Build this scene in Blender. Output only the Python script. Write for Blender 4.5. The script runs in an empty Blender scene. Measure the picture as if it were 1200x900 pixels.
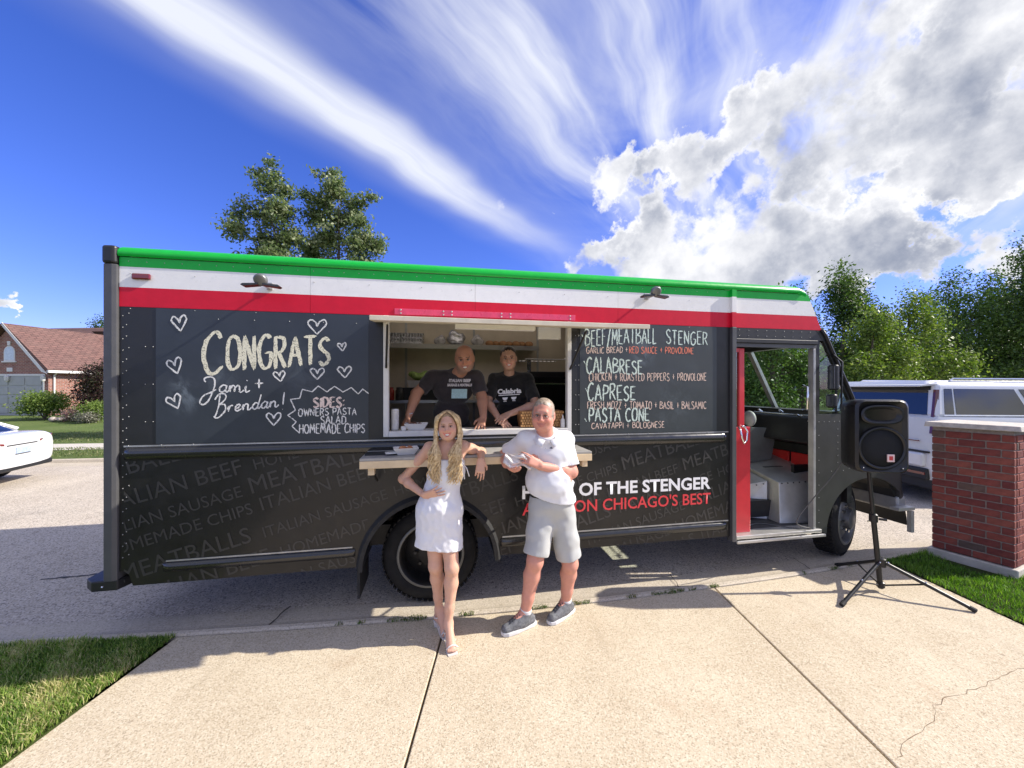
import bpy, bmesh, math, random
import numpy as np
from mathutils import Vector, Matrix
random.seed(7); np.random.seed(7)
scene = bpy.context.scene
COL = scene.collection
R = math.radians

# ------------------------------------------------------------------ camera
CAM_H = 1.85
cam_data = bpy.data.cameras.new('camera'); cam = bpy.data.objects.new('camera', cam_data)
COL.objects.link(cam); scene.camera = cam
cam.location = (0, 0, CAM_H); cam.rotation_euler = (R(90), 0, 0)
cam_data.sensor_width = 36; cam_data.lens = 13.5; cam_data.shift_y = 5 / 1200
cam_data.clip_start = 0.05; cam_data.clip_end = 3000

# ------------------------------------------------------------------ exposure, sun, sky
scene.view_settings.view_transform = 'Standard'
scene.view_settings.look = 'None'
scene.view_settings.exposure = 0.5
scene.view_settings.gamma = 1.0
SUN_TO = Vector((1.0, 0.035, 0.75)).normalized()
sun_data = bpy.data.lights.new('sun', 'SUN'); sun_data.energy = 5.0; sun_data.angle = R(0.6)
sun_data.color = (1.0, 0.93, 0.82)
sun = bpy.data.objects.new('sun', sun_data); COL.objects.link(sun)
sun.rotation_euler = (-SUN_TO).to_track_quat('-Z', 'Y').to_euler(); sun.location = (20, -1, 18)

world = bpy.data.worlds.new('World'); scene.world = world; world.use_nodes = True
wt = world.node_tree; wt.nodes.clear()


class N:                                             # tiny expression builder for shader maths
    def __init__(s, t, k): s.t, s.k = t, k
    def _op(s, op, o=None, p=None):
        n = s.t.nodes.new('ShaderNodeMath'); n.operation = op
        s.t.links.new(s.k, n.inputs[0])
        for i, q in ((1, o), (2, p)):
            if q is None: continue
            if isinstance(q, N): s.t.links.new(q.k, n.inputs[i])
            else: n.inputs[i].default_value = q
        return N(s.t, n.outputs[0])
    def __add__(s, o): return s._op('ADD', o)
    def __sub__(s, o): return s._op('SUBTRACT', o)
    def __mul__(s, o): return s._op('MULTIPLY', o)
    def __truediv__(s, o): return s._op('DIVIDE', o)
    def mx(s, o): return s._op('MAXIMUM', o)
    def mn(s, o): return s._op('MINIMUM', o)
    def pw(s, o): return s._op('POWER', o)
    def ab(s): return s._op('ABSOLUTE')
    def ss(s, a, b):                                 # smoothstep a..b
        n = s.t.nodes.new('ShaderNodeMapRange'); n.interpolation_type = 'SMOOTHSTEP'
        s.t.links.new(s.k, n.inputs['Value'])
        n.inputs['From Min'].default_value = a; n.inputs['From Max'].default_value = b
        return N(s.t, n.outputs[0])


def xyz(t, x, y, z):
    n = t.nodes.new('ShaderNodeCombineXYZ')
    for i, q in enumerate((x, y, z)):
        if isinstance(q, N): t.links.new(q.k, n.inputs[i])
        else: n.inputs[i].default_value = q
    return n.outputs[0]


def noise(t, vec, scale, detail=5, rough=0.55, dist=0.0):
    n = t.nodes.new('ShaderNodeTexNoise'); t.links.new(vec, n.inputs['Vector'])
    n.inputs['Scale'].default_value = scale; n.inputs['Detail'].default_value = detail
    n.inputs['Roughness'].default_value = rough; n.inputs['Distortion'].default_value = dist
    return N(t, n.outputs['Fac'])


def mixc(t, f, a, b):
    n = t.nodes.new('ShaderNodeMix'); n.data_type = 'RGBA'
    if isinstance(f, N): t.links.new(f.k, n.inputs[0])
    else: n.inputs[0].default_value = f
    for i, q in ((6, a), (7, b)):
        if isinstance(q, (tuple, list)): n.inputs[i].default_value = (*q[:3], 1)
        else: t.links.new(q, n.inputs[i])
    return n.outputs[2]


def dirpx(px, py):                                   # compass direction of a spot in the sky
    return Vector(((px - 600) / 450, 1, (455 - py) / 450)).normalized()


tc = wt.nodes.new('ShaderNodeTexCoord')
sep = wt.nodes.new('ShaderNodeSeparateXYZ'); wt.links.new(tc.outputs['Generated'], sep.inputs[0])
dx, dy, dz = (N(wt, sep.outputs[i]) for i in range(3))
sky = wt.nodes.new('ShaderNodeTexSky'); sky.sky_type = 'NISHITA'; sky.sun_disc = False
sky.sun_elevation = math.asin(SUN_TO.z); sky.sun_rotation = math.atan2(SUN_TO.x, SUN_TO.y)
sky.altitude = 200; sky.air_density = 1.0; sky.dust_density = 0.35; sky.ozone_density = 3.0
skyc = mixc(wt, 1.0, sky.outputs[0], (0, 0, 0))
# deepen the clear blue a little, as the phone camera recorded it
hs = wt.nodes.new('ShaderNodeHueSaturation'); tintn = wt.nodes.new('ShaderNodeMix'); tintn.data_type = 'RGBA'; tintn.blend_type = 'MULTIPLY'; tintn.inputs[0].default_value = 1; tintn.inputs[7].default_value = (1.16, 1.08, 1.80, 1)
wt.links.new(sky.outputs[0], tintn.inputs[6]); wt.links.new(tintn.outputs[2], hs.inputs['Color'])
hs.inputs['Saturation'].default_value = 1.12; hs.inputs['Value'].default_value = 1.05
zz = dz.mx(0.0) + 0.02
cx, cy = dx / zz, dy / zz                            # flat cloud-layer coordinates
along = cx * 0.57 + cy * 0.82
across = cx * 0.82 - cy * 0.57
wob = (noise(wt, xyz(wt, along, across, 0.0), 0.9, 3) - 0.5) * 0.35
acr = across + wob
fib = noise(wt, xyz(wt, along * 0.40, acr * 3.4, 3.0), 1.6, 5, 0.58, 0.12)
fib2 = noise(wt, xyz(wt, along * 0.8, acr * 1.6, 9.0), 1.3, 6, 0.55, 0.5)
streak = (acr + 1.26).ab().ss(0.20, 0.0) * along.ss(2.6, 1.0)
streak = streak * (fib * 1.5 + 0.05)
haloS = (acr + 1.22).ab().ss(0.42, 0.0) * 0.30 * fib2 * 1.4
veil = acr.ss(-1.12, -0.45) * across.ss(6.5, 0.6) * (fib2.ss(0.28, 0.74) * 0.62 + fib.ss(.36, .70) * 0.62 - 0.02) * along.ss(4.6, 1.8)
cir = (streak + haloS + veil).mn(0.95).mx(0.0) * dz.ss(0.02, 0.25)


wn = wt.nodes.new('ShaderNodeTexNoise'); wt.links.new(tc.outputs['Generated'], wn.inputs['Vector']); wn.inputs['Scale'].default_value = 7; wn.inputs['Detail'].default_value = 7; wn.inputs['Roughness'].default_value = .62
wc = wt.nodes.new('ShaderNodeVectorMath'); wc.operation = 'SUBTRACT'; wt.links.new(wn.outputs['Color'], wc.inputs[0]); wc.inputs[1].default_value = (.5, .5, .5)
ws = wt.nodes.new('ShaderNodeVectorMath'); ws.operation = 'SCALE'; wt.links.new(wc.outputs[0], ws.inputs[0]); ws.inputs['Scale'].default_value = .42
wa_ = wt.nodes.new('ShaderNodeVectorMath'); wa_.operation = 'ADD'; wt.links.new(tc.outputs['Generated'], wa_.inputs[0]); wt.links.new(ws.outputs[0], wa_.inputs[1])
wnm = wt.nodes.new('ShaderNodeVectorMath'); wnm.operation = 'NORMALIZE'; wt.links.new(wa_.outputs[0], wnm.inputs[0])


def blob(px, py, rpx, k=1.0):
    d = dirpx(px, py); rad = min(40, math.degrees(rpx / 450 * d.y ** 1.6))
    n = wt.nodes.new('ShaderNodeVectorMath'); n.operation = 'DOT_PRODUCT'
    wt.links.new(wnm.outputs[0], n.inputs[0]); n.inputs[1].default_value = d
    return N(wt, n.outputs['Value']).ss(math.cos(R(rad)), math.cos(R(rad * 0.2))) * k


blobs = [(1130, 10, 150), (1010, 70, 115), (930, 115, 95), (1080, 125, 150), (1190, 110, 130), (865, 160, 85), (960, 175, 95), (1060, 190, 80), (1150, 180, 80), (800, 185, 62, .85), (725, 193, 48, .62),
         (760, 300, 75), (820, 288, 90), (900, 298, 100), (985, 296, 95), (1050, 312, 78), (700, 308, 45, .9), (1000, 335, 90), (870, 335, 100), (1160, 282, 50, .72), (1200, 290, 55, .75),
         (1330, 60, 220), (1420, 200, 160), (600, 248, 24, .5), (10, 382, 34, .8), (40, 390, 20, .7), (-35, 384, 50, .8)]
mass = None
for b in blobs:
    q = blob(*b); mass = q if mass is None else mass.mx(q)
# cumulus elsewhere round the horizon, out of frame, of the same kind
nv = xyz(wt, dx, dy, dz * 1.7)
far = noise(wt, nv, 1.7, 3, .5).ss(0.50, 0.66) * dy.ss(0.10, -0.15) * dz.ss(0.0, 0.12) * 0.9
mass = mass.mx(far)
vec = tc.outputs['Generated']
mp = wt.nodes.new('ShaderNodeVectorMath'); mp.operation = 'ADD'; wt.links.new(vec, mp.inputs[0]); mp.inputs[1].default_value = (0.035, -0.01, 0.05)
f1 = noise(wt, vec, 5.5, 9, 0.57); f2 = noise(wt, mp.outputs[0], 5.5, 9, 0.57)
big = noise(wt, vec, 2.6, 4, 0.5)
dens = mass * 1.0 + (f1 - 0.5) * 3.6 - 0.38
densS = mass * 1.0 + (f2 - 0.5) * 3.6 - 0.38
cum = dens.ss(-0.05, 0.42) * mass.ss(0.02, 0.2)
thick = dens.ss(0.15, 1.0)
puff = noise(wt, vec, 13.0, 6, 0.6)
lit0 = ((dens - densS) * 0.80 + 0.90 - thick * 0.62 + (big - 0.5) * 1.2 + (puff - 0.5) * 0.9)
lit = (lit0.ss(-0.35, 1.25) * 1.0 + (puff - 0.5) * 0.25).mx(0.0).mn(1.0)
ccol = mixc(wt, lit, (2.7, 3.05, 4.0), (9.2, 9.2, 9.4))
s1 = mixc(wt, cir, hs.outputs['Color'], (7.6, 7.9, 8.8))
s2 = mixc(wt, cum, s1, ccol)
bg = wt.nodes.new('ShaderNodeBackground'); bg.inputs['Strength'].default_value = 0.085
wt.links.new(s2, bg.inputs['Color'])
wo = wt.nodes.new('ShaderNodeOutputWorld'); wt.links.new(bg.outputs[0], wo.inputs[0])

# ------------------------------------------------------------------ materials
_m = {}


def new_mat(name):
    m = bpy.data.materials.new(name); m.use_nodes = True
    t = m.node_tree; return m, t, t.nodes['Principled BSDF']


def mat(name, col, rough=0.6, metal=0.0, var=0.12, scale=12.0, bump=0.0, bscale=60.0, coat=0.0, spec=0.5, sheen=0.0, attr=False, dirt=None):
    """procedural material: base colour with soft mottling, roughness variation and optional fine relief"""
    if name in _m: return _m[name]
    m, t, b = new_mat(name)
    geo = t.nodes.new('ShaderNodeTexCoord'); v = geo.outputs['Object']
    n1 = noise(t, v, scale, 5, 0.6)
    if attr:
        a = t.nodes.new('ShaderNodeVertexColor'); a.layer_name = 'Col'; base = a.outputs['Color']
        mm = t.nodes.new('ShaderNodeMix'); mm.data_type = 'RGBA'; mm.blend_type = 'MULTIPLY'; mm.inputs[0].default_value = 1
        t.links.new(base, mm.inputs[6]); g = (n1 - 0.5) * (2 * var) + 1.0
        t.links.new(xyz(t, g, g, g), mm.inputs[7]); out = mm.outputs[2]
    else:
        lo = tuple(c * (1 - var) for c in col); hi = tuple(min(1, c * (1 + var)) for c in col)
        out = mixc(t, n1.ss(0.25, 0.75), lo, hi)
        if dirt:
            n3 = noise(t, v, dirt[1], 6, 0.65)
            out = mixc(t, n3.ss(0.52, 0.78) * dirt[2], out, dirt[0])
    t.links.new(out, b.inputs['Base Color'])
    t.links.new(((noise(t, v, scale * 2.3, 4) - 0.5) * 0.25 + rough).mx(0.03).mn(1).k, b.inputs['Roughness'])
    b.inputs['Metallic'].default_value = metal
    b.inputs['Specular IOR Level'].default_value = spec
    b.inputs['Coat Weight'].default_value = coat; b.inputs['Coat Roughness'].default_value = 0.08
    b.inputs['Sheen Weight'].default_value = sheen
    if bump > 0:
        bn = t.nodes.new('ShaderNodeBump'); bn.inputs['Strength'].default_value = bump; bn.inputs['Distance'].default_value = 0.01
        t.links.new(noise(t, v, bscale, 6, 0.6).k, bn.inputs['Height']); t.links.new(bn.outputs[0], b.inputs['Normal'])
    _m[name] = m
    return m


def glass(name, tint=(0.75, 0.9, 0.85), alpha=0.25, rough=0.02, base=None):
    if name in _m: return _m[name]
    m, t, b = new_mat(name)
    t.nodes.remove(b)
    tr = t.nodes.new('ShaderNodeBsdfTransparent'); tr.inputs[0].default_value = (*tint, 1)
    gl = t.nodes.new('ShaderNodeBsdfGlossy'); gl.inputs['Roughness'].default_value = rough; gl.inputs[0].default_value = (1, 1, 1, 1)
    ge = t.nodes.new('ShaderNodeNewGeometry'); dt = t.nodes.new('ShaderNodeVectorMath'); dt.operation = 'DOT_PRODUCT'; t.links.new(ge.outputs['Normal'], dt.inputs[0]); t.links.new(ge.outputs['Incoming'], dt.inputs[1])
    sch = ((N(t, dt.outputs['Value']).ab() * -1.0 + 1.0).mx(0.0).pw(5.0)) * 0.9 + 0.04
    mx = t.nodes.new('ShaderNodeMixShader')
    f = (sch + alpha).mn(1.0); t.links.new(f.k, mx.inputs[0])
    t.links.new(tr.outputs[0], mx.inputs[1]); t.links.new(gl.outputs[0], mx.inputs[2])
    t.links.new(mx.outputs[0], t.nodes['Material Output'].inputs[0])
    _m[name] = m
    return m


def tag(o, label=None, cat=None, group=None, kind=None):
    if label: o['label'] = label
    if cat: o['category'] = cat
    if group: o['group'] = group
    if kind: o['kind'] = kind
    return o


def link(o, parent=None):
    COL.objects.link(o)
    if parent is not None: o.parent = parent
    return o


def thing(name, label, cat, loc=(0, 0, 0), rz=0.0, group=None):
    o = bpy.data.objects.new(name, None); o.location = loc; o.rotation_euler = (0, 0, rz); o.empty_display_size = 0.2
    link(o); return tag(o, label, cat, group)


class MB:
    """collects shapes; build() links them as ONE mesh object"""
    def __init__(s): s.v = []; s.f = []
    def add(s, vs, fs):
        k = len(s.v); s.v += [tuple(v) for v in vs]; s.f += [tuple(i + k for i in f) for f in fs]; return s
    def box(s, lo, hi, M=None):
        x0, y0, z0 = lo; x1, y1, z1 = hi
        vs = [(x0, y0, z0), (x1, y0, z0), (x1, y1, z0), (x0, y1, z0), (x0, y0, z1), (x1, y0, z1), (x1, y1, z1), (x0, y1, z1)]
        if M is not None: vs = [M @ Vector(v) for v in vs]
        return s.add(vs, [(0, 3, 2, 1), (4, 5, 6, 7), (0, 1, 5, 4), (1, 2, 6, 5), (2, 3, 7, 6), (3, 0, 4, 7)])
    def hexa(s, p):                                  # 8 free corners, ordered like box
        return s.add(p, [(0, 3, 2, 1), (4, 5, 6, 7), (0, 1, 5, 4), (1, 2, 6, 5), (2, 3, 7, 6), (3, 0, 4, 7)])
    def prism(s, pts, a, b, axis='y'):               # outline (p,q) pushed from a to b along axis
        n = len(pts)
        mk = {'y': lambda p, c: (p[0], c, p[1]), 'z': lambda p, c: (p[0], p[1], c), 'x': lambda p, c: (c, p[0], p[1])}[axis]
        vs = [mk(p, a) for p in pts] + [mk(p, b) for p in pts]
        fs = [tuple(range(n)), tuple(range(2 * n - 1, n - 1, -1))] + [(i, i + n, (i + 1) % n + n, (i + 1) % n) for i in range(n)]
        return s.add(vs, fs)
    def tube(s, pts, r, n=8, cap=True):
        pts = [Vector(p) for p in pts]; rs = r if isinstance(r, (list, tuple)) else [r] * len(pts)
        vs = []; fs = []; up = None
        for i, p in enumerate(pts):
            d = (pts[min(i + 1, len(pts) - 1)] - pts[max(i - 1, 0)]).normalized()
            if up is None:
                up = d.orthogonal().normalized()
            else:
                up = (up - d * up.dot(d)); up = up.normalized() if up.length > 1e-5 else d.orthogonal().normalized()
            w = d.cross(up)
            for k in range(n):
                a = 2 * math.pi * k / n; vs.append(p + (up * math.cos(a) + w * math.sin(a)) * rs[i])
        for i in range(len(pts) - 1):
            for k in range(n):
                fs.append((i * n + k, i * n + (k + 1) % n, (i + 1) * n + (k + 1) % n, (i + 1) * n + k))
        if cap: fs += [tuple(range(n - 1, -1, -1)), tuple((len(pts) - 1) * n + k for k in range(n))]
        return s.add(vs, fs)
    def lathe(s, prof, n=24, M=None, cap=True):      # profile (radius, height) round local z
        vs = []; fs = []
        for r, h in prof:
            for k in range(n):
                a = 2 * math.pi * k / n; v = Vector((r * math.cos(a), r * math.sin(a), h)); vs.append(M @ v if M is not None else v)
        for i in range(len(prof) - 1):
            for k in range(n): fs.append((i * n + k, i * n + (k + 1) % n, (i + 1) * n + (k + 1) % n, (i + 1) * n + k))
        if cap: fs += [tuple(range(n - 1, -1, -1)), tuple((len(prof) - 1) * n + k for k in range(n))]
        return s.add(vs, fs)
    def ball(s, c, r, n=12, m=8, M=None):
        c = Vector(c); rr = r if isinstance(r, (tuple, list)) else (r, r, r); vs = []; fs = []
        for i in range(m + 1):
            ph = math.pi * i / m
            for k in range(n):
                a = 2 * math.pi * k / n; v = Vector((rr[0] * math.sin(ph) * math.cos(a), rr[1] * math.sin(ph) * math.sin(a), rr[2] * math.cos(ph)))
                if M is not None: v = M @ v
                vs.append(c + v)
        for i in range(m):
            for k in range(n): fs.append((i * n + k, (i + 1) * n + k, (i + 1) * n + (k + 1) % n, i * n + (k + 1) % n))
        return s.add(vs, fs)
    def build(s, name, m, parent=None, smooth=False, bevel=0.0, segs=2, off=None, auto=None, fix=True):
        me = bpy.data.meshes.new(name)
        vs = s.v if off is None else [(v[0] - off[0], v[1] - off[1], v[2] - off[2]) for v in s.v]
        me.from_pydata(vs, [], s.f)
        if fix:
            bm = bmesh.new(); bm.from_mesh(me); bmesh.ops.recalc_face_normals(bm, faces=bm.faces); bm.to_mesh(me); bm.free()
        me.materials.append(m)
        if smooth: me.polygons.foreach_set('use_smooth', [True] * len(me.polygons))
        o = bpy.data.objects.new(name, me); link(o, parent)
        if smooth and auto:
            md = o.modifiers.new('es', 'EDGE_SPLIT'); md.split_angle = R(auto)
        if bevel > 0:
            md = o.modifiers.new('bevel', 'BEVEL'); md.width = bevel; md.segments = segs; md.limit_method = 'ANGLE'; md.angle_limit = R(40)
        return o


def rotz(a): return Matrix.Rotation(a, 4, 'Z')
def trs(loc, rx=0, ry=0, rz=0): return Matrix.Translation(loc) @ Matrix.Rotation(rz, 4, 'Z') @ Matrix.Rotation(ry, 4, 'Y') @ Matrix.Rotation(rx, 4, 'X')
def P(px, py, Y): return Vector(((px - 600) / 450 * Y, Y, CAM_H - (py - 455) / 450 * Y))     # survey: a sight line cut at depth Y


def copy_tree(o, parent=None):
    c = o.copy(); COL.objects.link(c)
    if parent is not None: c.parent = parent
    for ch in list(o.children): copy_tree(ch, c)
    return c
# ------------------------------------------------------------------ ground, road, driveway
def ground_mat(name, c1, c2, speck, sp_scale, bump, stain=None, spot=0.5, fine=900.0):
    m, t, b = new_mat(name); g = t.nodes.new('ShaderNodeTexCoord'); v = g.outputs['Object']
    a = noise(t, v, 1.3, 8, 0.68); base = mixc(t, a.ss(0.3, 0.7), c1, c2); mot = noise(t, v, 7.0, 6, .7); base = mixc(t, mot.ss(.55, .8) * .35, base, tuple(k * .72 for k in c1))
    vo = t.nodes.new('ShaderNodeTexVoronoi'); t.links.new(v, vo.inputs['Vector']); vo.inputs['Scale'].default_value = sp_scale
    sepc = t.nodes.new('ShaderNodeSeparateColor'); t.links.new(vo.outputs['Color'], sepc.inputs[0]); rnd = N(t, sepc.outputs[0])
    base = mixc(t, rnd.ss(0.55, 0.98) * spot, base, speck[0]); base = mixc(t, rnd.ss(0.32, 0.0) * spot, base, speck[1])
    if stain:
        s = noise(t, v, stain[1], 7, 0.7); base = mixc(t, s.ss(0.56, 0.80) * stain[2], base, stain[0])
    if stain:
        sx_ = t.nodes.new('ShaderNodeSeparateXYZ'); t.links.new(v, sx_.inputs[0]); stv = xyz(t, N(t, sx_.outputs[0]) * 3.2, N(t, sx_.outputs[1]) * .45, 0.0)
        base = mixc(t, noise(t, stv, 1.1, 7, .72).ss(.54, .76) * .30, base, tuple(k * .62 for k in c1))
        base = mixc(t, noise(t, v, 11.0, 3, .5).ss(.70, .76) * .45, base, (.17, .11, .07))
    t.links.new(base, b.inputs['Base Color']); b.inputs['Roughness'].default_value = 0.85; b.inputs['Specular IOR Level'].default_value = 0.25
    bn = t.nodes.new('ShaderNodeBump'); bn.inputs['Strength'].default_value = bump; bn.inputs['Distance'].default_value = 0.006
    t.links.new((rnd * 0.6 + noise(t, v, sp_scale * 0.6, 4, .7)).k, bn.inputs['Height']); t.links.new(bn.outputs[0], b.inputs['Normal'])
    return m


M_CONC = ground_mat('driveway_concrete', (.51, .425, .30), (.615, .525, .385), ((.76, .69, .55), (.19, .14, .09)), 150, 0.35, ((.40, .27, .17), 1.4, .60), .48)
M_CURB = ground_mat('curb_concrete', (.46, .40, .31), (.55, .48, .38), ((.66, .6, .5), (.20, .17, .13)), 120, 0.3, ((.25, .2, .15), 1.7, .5), .45)
M_ASPH = ground_mat('asphalt', (.45, .385, .305), (.54, .47, .38), ((.70, .63, .54), (.12, .11, .10)), 95, 0.7, ((.16, .155, .15), .6, .5), .7)
M_WALK = ground_mat('sidewalk_concrete', (.5, .47, .4), (.58, .54, .47), ((.66, .6, .5), (.3, .26, .2)), 60, 0.2)


def lawn_mat(name, c1, c2, c3):
    m, t, b = new_mat(name); g = t.nodes.new('ShaderNodeTexCoord'); v = g.outputs['Object']
    a = noise(t, v, 0.6, 5, 0.65); f = noise(t, v, 22, 6, 0.75)
    base = mixc(t, a.ss(.3, .7), c1, c2); base = mixc(t, f.ss(.5, .75), base, c3)
    t.links.new(base, b.inputs['Base Color']); b.inputs['Roughness'].default_value = .9; b.inputs['Specular IOR Level'].default_value = .1
    bn = t.nodes.new('ShaderNodeBump'); bn.inputs['Strength'].default_value = 1; bn.inputs['Distance'].default_value = .05
    t.links.new(f.k, bn.inputs['Height']); t.links.new(bn.outputs[0], b.inputs['Normal'])
    return m


M_LAWN = lawn_mat('lawn_soil', (.045, .065, .018), (.075, .095, .03), (.02, .03, .008))
M_FARLAWN = lawn_mat('far_lawn', (.11, .16, .045), (.16, .20, .07), (.07, .12, .03))

gutter_line = [(-60, -2.9), (-20, 1.25), (-8, 2.60), (-4.02, 3.02), (-2.15, 3.23), (-1.04, 3.36), (.25, 3.56), (1.9, 3.89), (3.98, 4.44), (5.24, 4.78), (9, 6.0), (14, 7.8), (60, 27)]
curb_line = [(-60, -3.15), (-20, 1.0), (-8, 2.33), (-3.7, 2.77), (-2.49, 2.87), (-1.95, 2.93), (-.78, 3.07), (.14, 3.21), (.94, 3.37), (2.68, 3.76), (3.43, 3.97), (4.7, 4.36), (5.4, 4.57), (9, 5.72), (14, 7.5), (60, 26.5)]
far_line = [(-60, 3.2), (-20, 8.3), (-12, 9.2), (-8, 9.75), (0, 11.2), (8, 13.4), (16, 16.4), (60, 36)]


def interp(line, x):
    for (x0, y0), (x1, y1) in zip(line, line[1:]):
        if x0 <= x <= x1: return y0 + (y1 - y0) * (x - x0) / (x1 - x0)
    return line[-1][1]


def smooth_line(line, x, w=.6):
    return sum(interp(line, min(max(x + d * w, line[0][0]), line[-1][0])) for d in (-1, -.5, 0, .5, 1)) / 5


XS = [-60, -40, -28, -20, -15, -12, -10] + [-8 + i * .4 for i in range(56)] + [15, 18, 22, 30, 42, 60]


def strip(name, rows, m, kind='structure', xs=XS, jag=0.0):
    """rows: list of (function x -> y, z); lofted into one sheet"""
    mb = MB(); vs = []; n = len(rows)
    for x in xs:
        for fy, z in rows: vs.append((x, fy(x), z))
    fs = [(i * n + j, (i + 1) * n + j, (i + 1) * n + j + 1, i * n + j + 1) for i in range(len(xs) - 1) for j in range(n - 1)]
    mb.add(vs, fs); o = mb.build(name, m, smooth=False); return tag(o, kind=kind) if kind else o


GY = lambda x: smooth_line(gutter_line, x); CY = lambda x: smooth_line(curb_line, x); FY = lambda x: smooth_line(far_line, x, 1.5)
# base ground sheet out to the horizon, well below everything
mb = MB(); mb.add([(-900, -700, -.16), (900, -700, -.16), (900, 1500, -.16), (-900, 1500, -.16)], [(0, 1, 2, 3)])
tag(mb.build('ground', M_FARLAWN), kind='structure')
road = strip('road', [(lambda x: GY(x) - .02, -.034), (lambda x: GY(x) + .5, -.024), (lambda x: (GY(x) + FY(x)) / 2, .01), (lambda x: FY(x) - .5, -.03), (lambda x: FY(x), -.045)], M_ASPH)
# long wandering tar-dark cracks in the asphalt
def crack(name, pts, w, m, parent, z=.0015, seed=1):
    rnd = random.Random(seed); dens = []
    for a, b in zip(pts, pts[1:]):
        k = max(2, int((Vector(b) - Vector(a)).length / .05))
        for i in range(k):
            t_ = i / k; dens.append(Vector((a[0] + (b[0] - a[0]) * t_ + rnd.uniform(-1, 1) * .012, a[1] + (b[1] - a[1]) * t_ + rnd.uniform(-1, 1) * .012)))
    dens.append(Vector(pts[-1])); vs = []; fs = []
    for i, p in enumerate(dens):
        d = (dens[min(i + 1, len(dens) - 1)] - dens[max(i - 1, 0)]).normalized(); nn = Vector((-d.y, d.x)); ww = w * rnd.uniform(.35, 1.2) / 2
        vs += [(p.x + nn.x * ww, p.y + nn.y * ww, z), (p.x - nn.x * ww, p.y - nn.y * ww, z)]
    fs = [(2 * i, 2 * i + 1, 2 * i + 3, 2 * i + 2) for i in range(len(dens) - 1)]
    return MB().add(vs, fs).build(name, m, parent, fix=False)


M_DARKJOINT = mat('joint_dirt', (.03, .025, .02), .95, var=.4, scale=30)
M_TAR = mat('road_tar', (.05, .05, .05), .8, var=.3, scale=20)
crack('crack', [(-4.6, 3.75), (-4.0, 3.9), (-3.3, 3.95), (-2.9, 4.2)], .03, M_TAR, road, -.016, 3)
crack('crack', [(-6.5, 5.4), (-5.4, 5.6), (-4.5, 5.4), (-3.6, 5.8)], .025, M_TAR, road, -.006, 4)
crack('crack', [(.55, 3.75), (.7, 4.1), (.62, 4.6), (.8, 5.2)], .03, M_TAR, road, -.014, 6)
gut = strip('gutter', [(lambda x: CY(x) + .045, .012), (lambda x: CY(x) + .075, -.004), (lambda x: CY(x) + .12, -.014), (lambda x: GY(x) - .004, -.022), (lambda x: GY(x), -.06)], M_CURB)
lip = strip('curb', [(lambda x: CY(x) - .012, -.05), (lambda x: CY(x) - .010, .004), (lambda x: CY(x) + .004, .012), (lambda x: CY(x) + .035, .015), (lambda x: CY(x) + .046, .011)], M_CURB)
for gx in (-4.9, -1.9, 1.55, 3.05, 6.2):             # saw-cut joints across the gutter
    crack('joint', [(gx, CY(gx) + .05), (gx + .02, GY(gx))], .012, M_DARKJOINT, gut, -.0, int(gx * 7) + 60)
farcurb = strip('far_curb', [(lambda x: FY(x) - .02, -.05), (lambda x: FY(x) - .0, -.035), (lambda x: FY(x) + .3, -.02), (lambda x: FY(x) + .33, .05), (lambda x: FY(x) + .48, .055)], M_CURB)
parkway = strip('far_parkway', [(lambda x: FY(x) + .48, .05), (lambda x: FY(x) + 2.2, .03)], M_FARLAWN)
walk = strip('far_sidewalk', [(lambda x: FY(x) + 2.2, .04), (lambda x: FY(x) + 3.45, .06)], M_WALK)
lawn = strip('far_lawn', [(lambda x: FY(x) + 3.45, .055), (lambda x: FY(x) + 7, .12), (lambda x: FY(x) + 12, .32), (lambda x: FY(x) + 30, .5), (lambda x: FY(x) + 140, .6)], M_FARLAWN)
# driveway: concrete slabs cast side by side (parts), running from the curb to behind the camera
SLABX = [-2.50, -.525, 1.878, 4.0]
drive = tag(MB().add([(-2.52, -7, -.10), (4.02, -7, -.10), (4.02, 4.0, -.10), (2.5, 3.6, -.10), (0, 3.1, -.10), (-2.52, 2.8, -.10)], [(0, 1, 2, 3, 4, 5)]).build('driveway', M_DARKJOINT), kind='structure')
for x0, x1 in zip(SLABX, SLABX[1:]):
    for (ya, yb) in ((-7, -2.2), (-2.2, None)):
        a, b = x0 + .007, x1 - .007; out = [(a, ya + .006), (b, ya + .006)]
        if yb is None:
            k = 10; out += [(b + (a - b) * i / k, CY(b + (a - b) * i / k) - .018 + random.uniform(-.004, .004)) for i in range(k + 1)]
        else: out += [(b, yb - .006), (a, yb - .006)]
        MB().prism(out, -.09, 0.0, 'z').build('slab', M_CONC, drive, bevel=.006)
crack('crack', [(1.93, 1.92), (1.99, 1.96), (2.08, 2.02), (2.22, 2.07), (2.36, 2.13), (2.42, 2.21), (2.60, 2.30), (2.85, 2.36), (3.3, 2.52), (3.95, 2.62)], .0035, mat('crack_dirt', (.20, .14, .09), .95, var=.4, scale=20), drive, .0012, 12)
crack('crack', [(1.80, 1.84), (1.86, 1.86)], .008, M_DARKJOINT, drive, .0012, 13)
# near lawns (soil sheets) either side of the drive
ny = lambda x: CY(x) - .014
strip('lawn_beside_drive', [(lambda x: -7, .0), (lambda x: 1.2, .005), (ny, .0)], M_LAWN, xs=[-60, -30, -15, -10, -8, -7, -6, -5, -4.2, -3.6, -3.1, -2.515])
strip('lawn_under_pillar', [(lambda x: -7, .0), (lambda x: 2, .005), (ny, .0)], M_LAWN, xs=[4.015, 4.3, 4.7, 5.1, 5.5, 6, 7, 8, 10, 14, 20, 40, 60])

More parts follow.
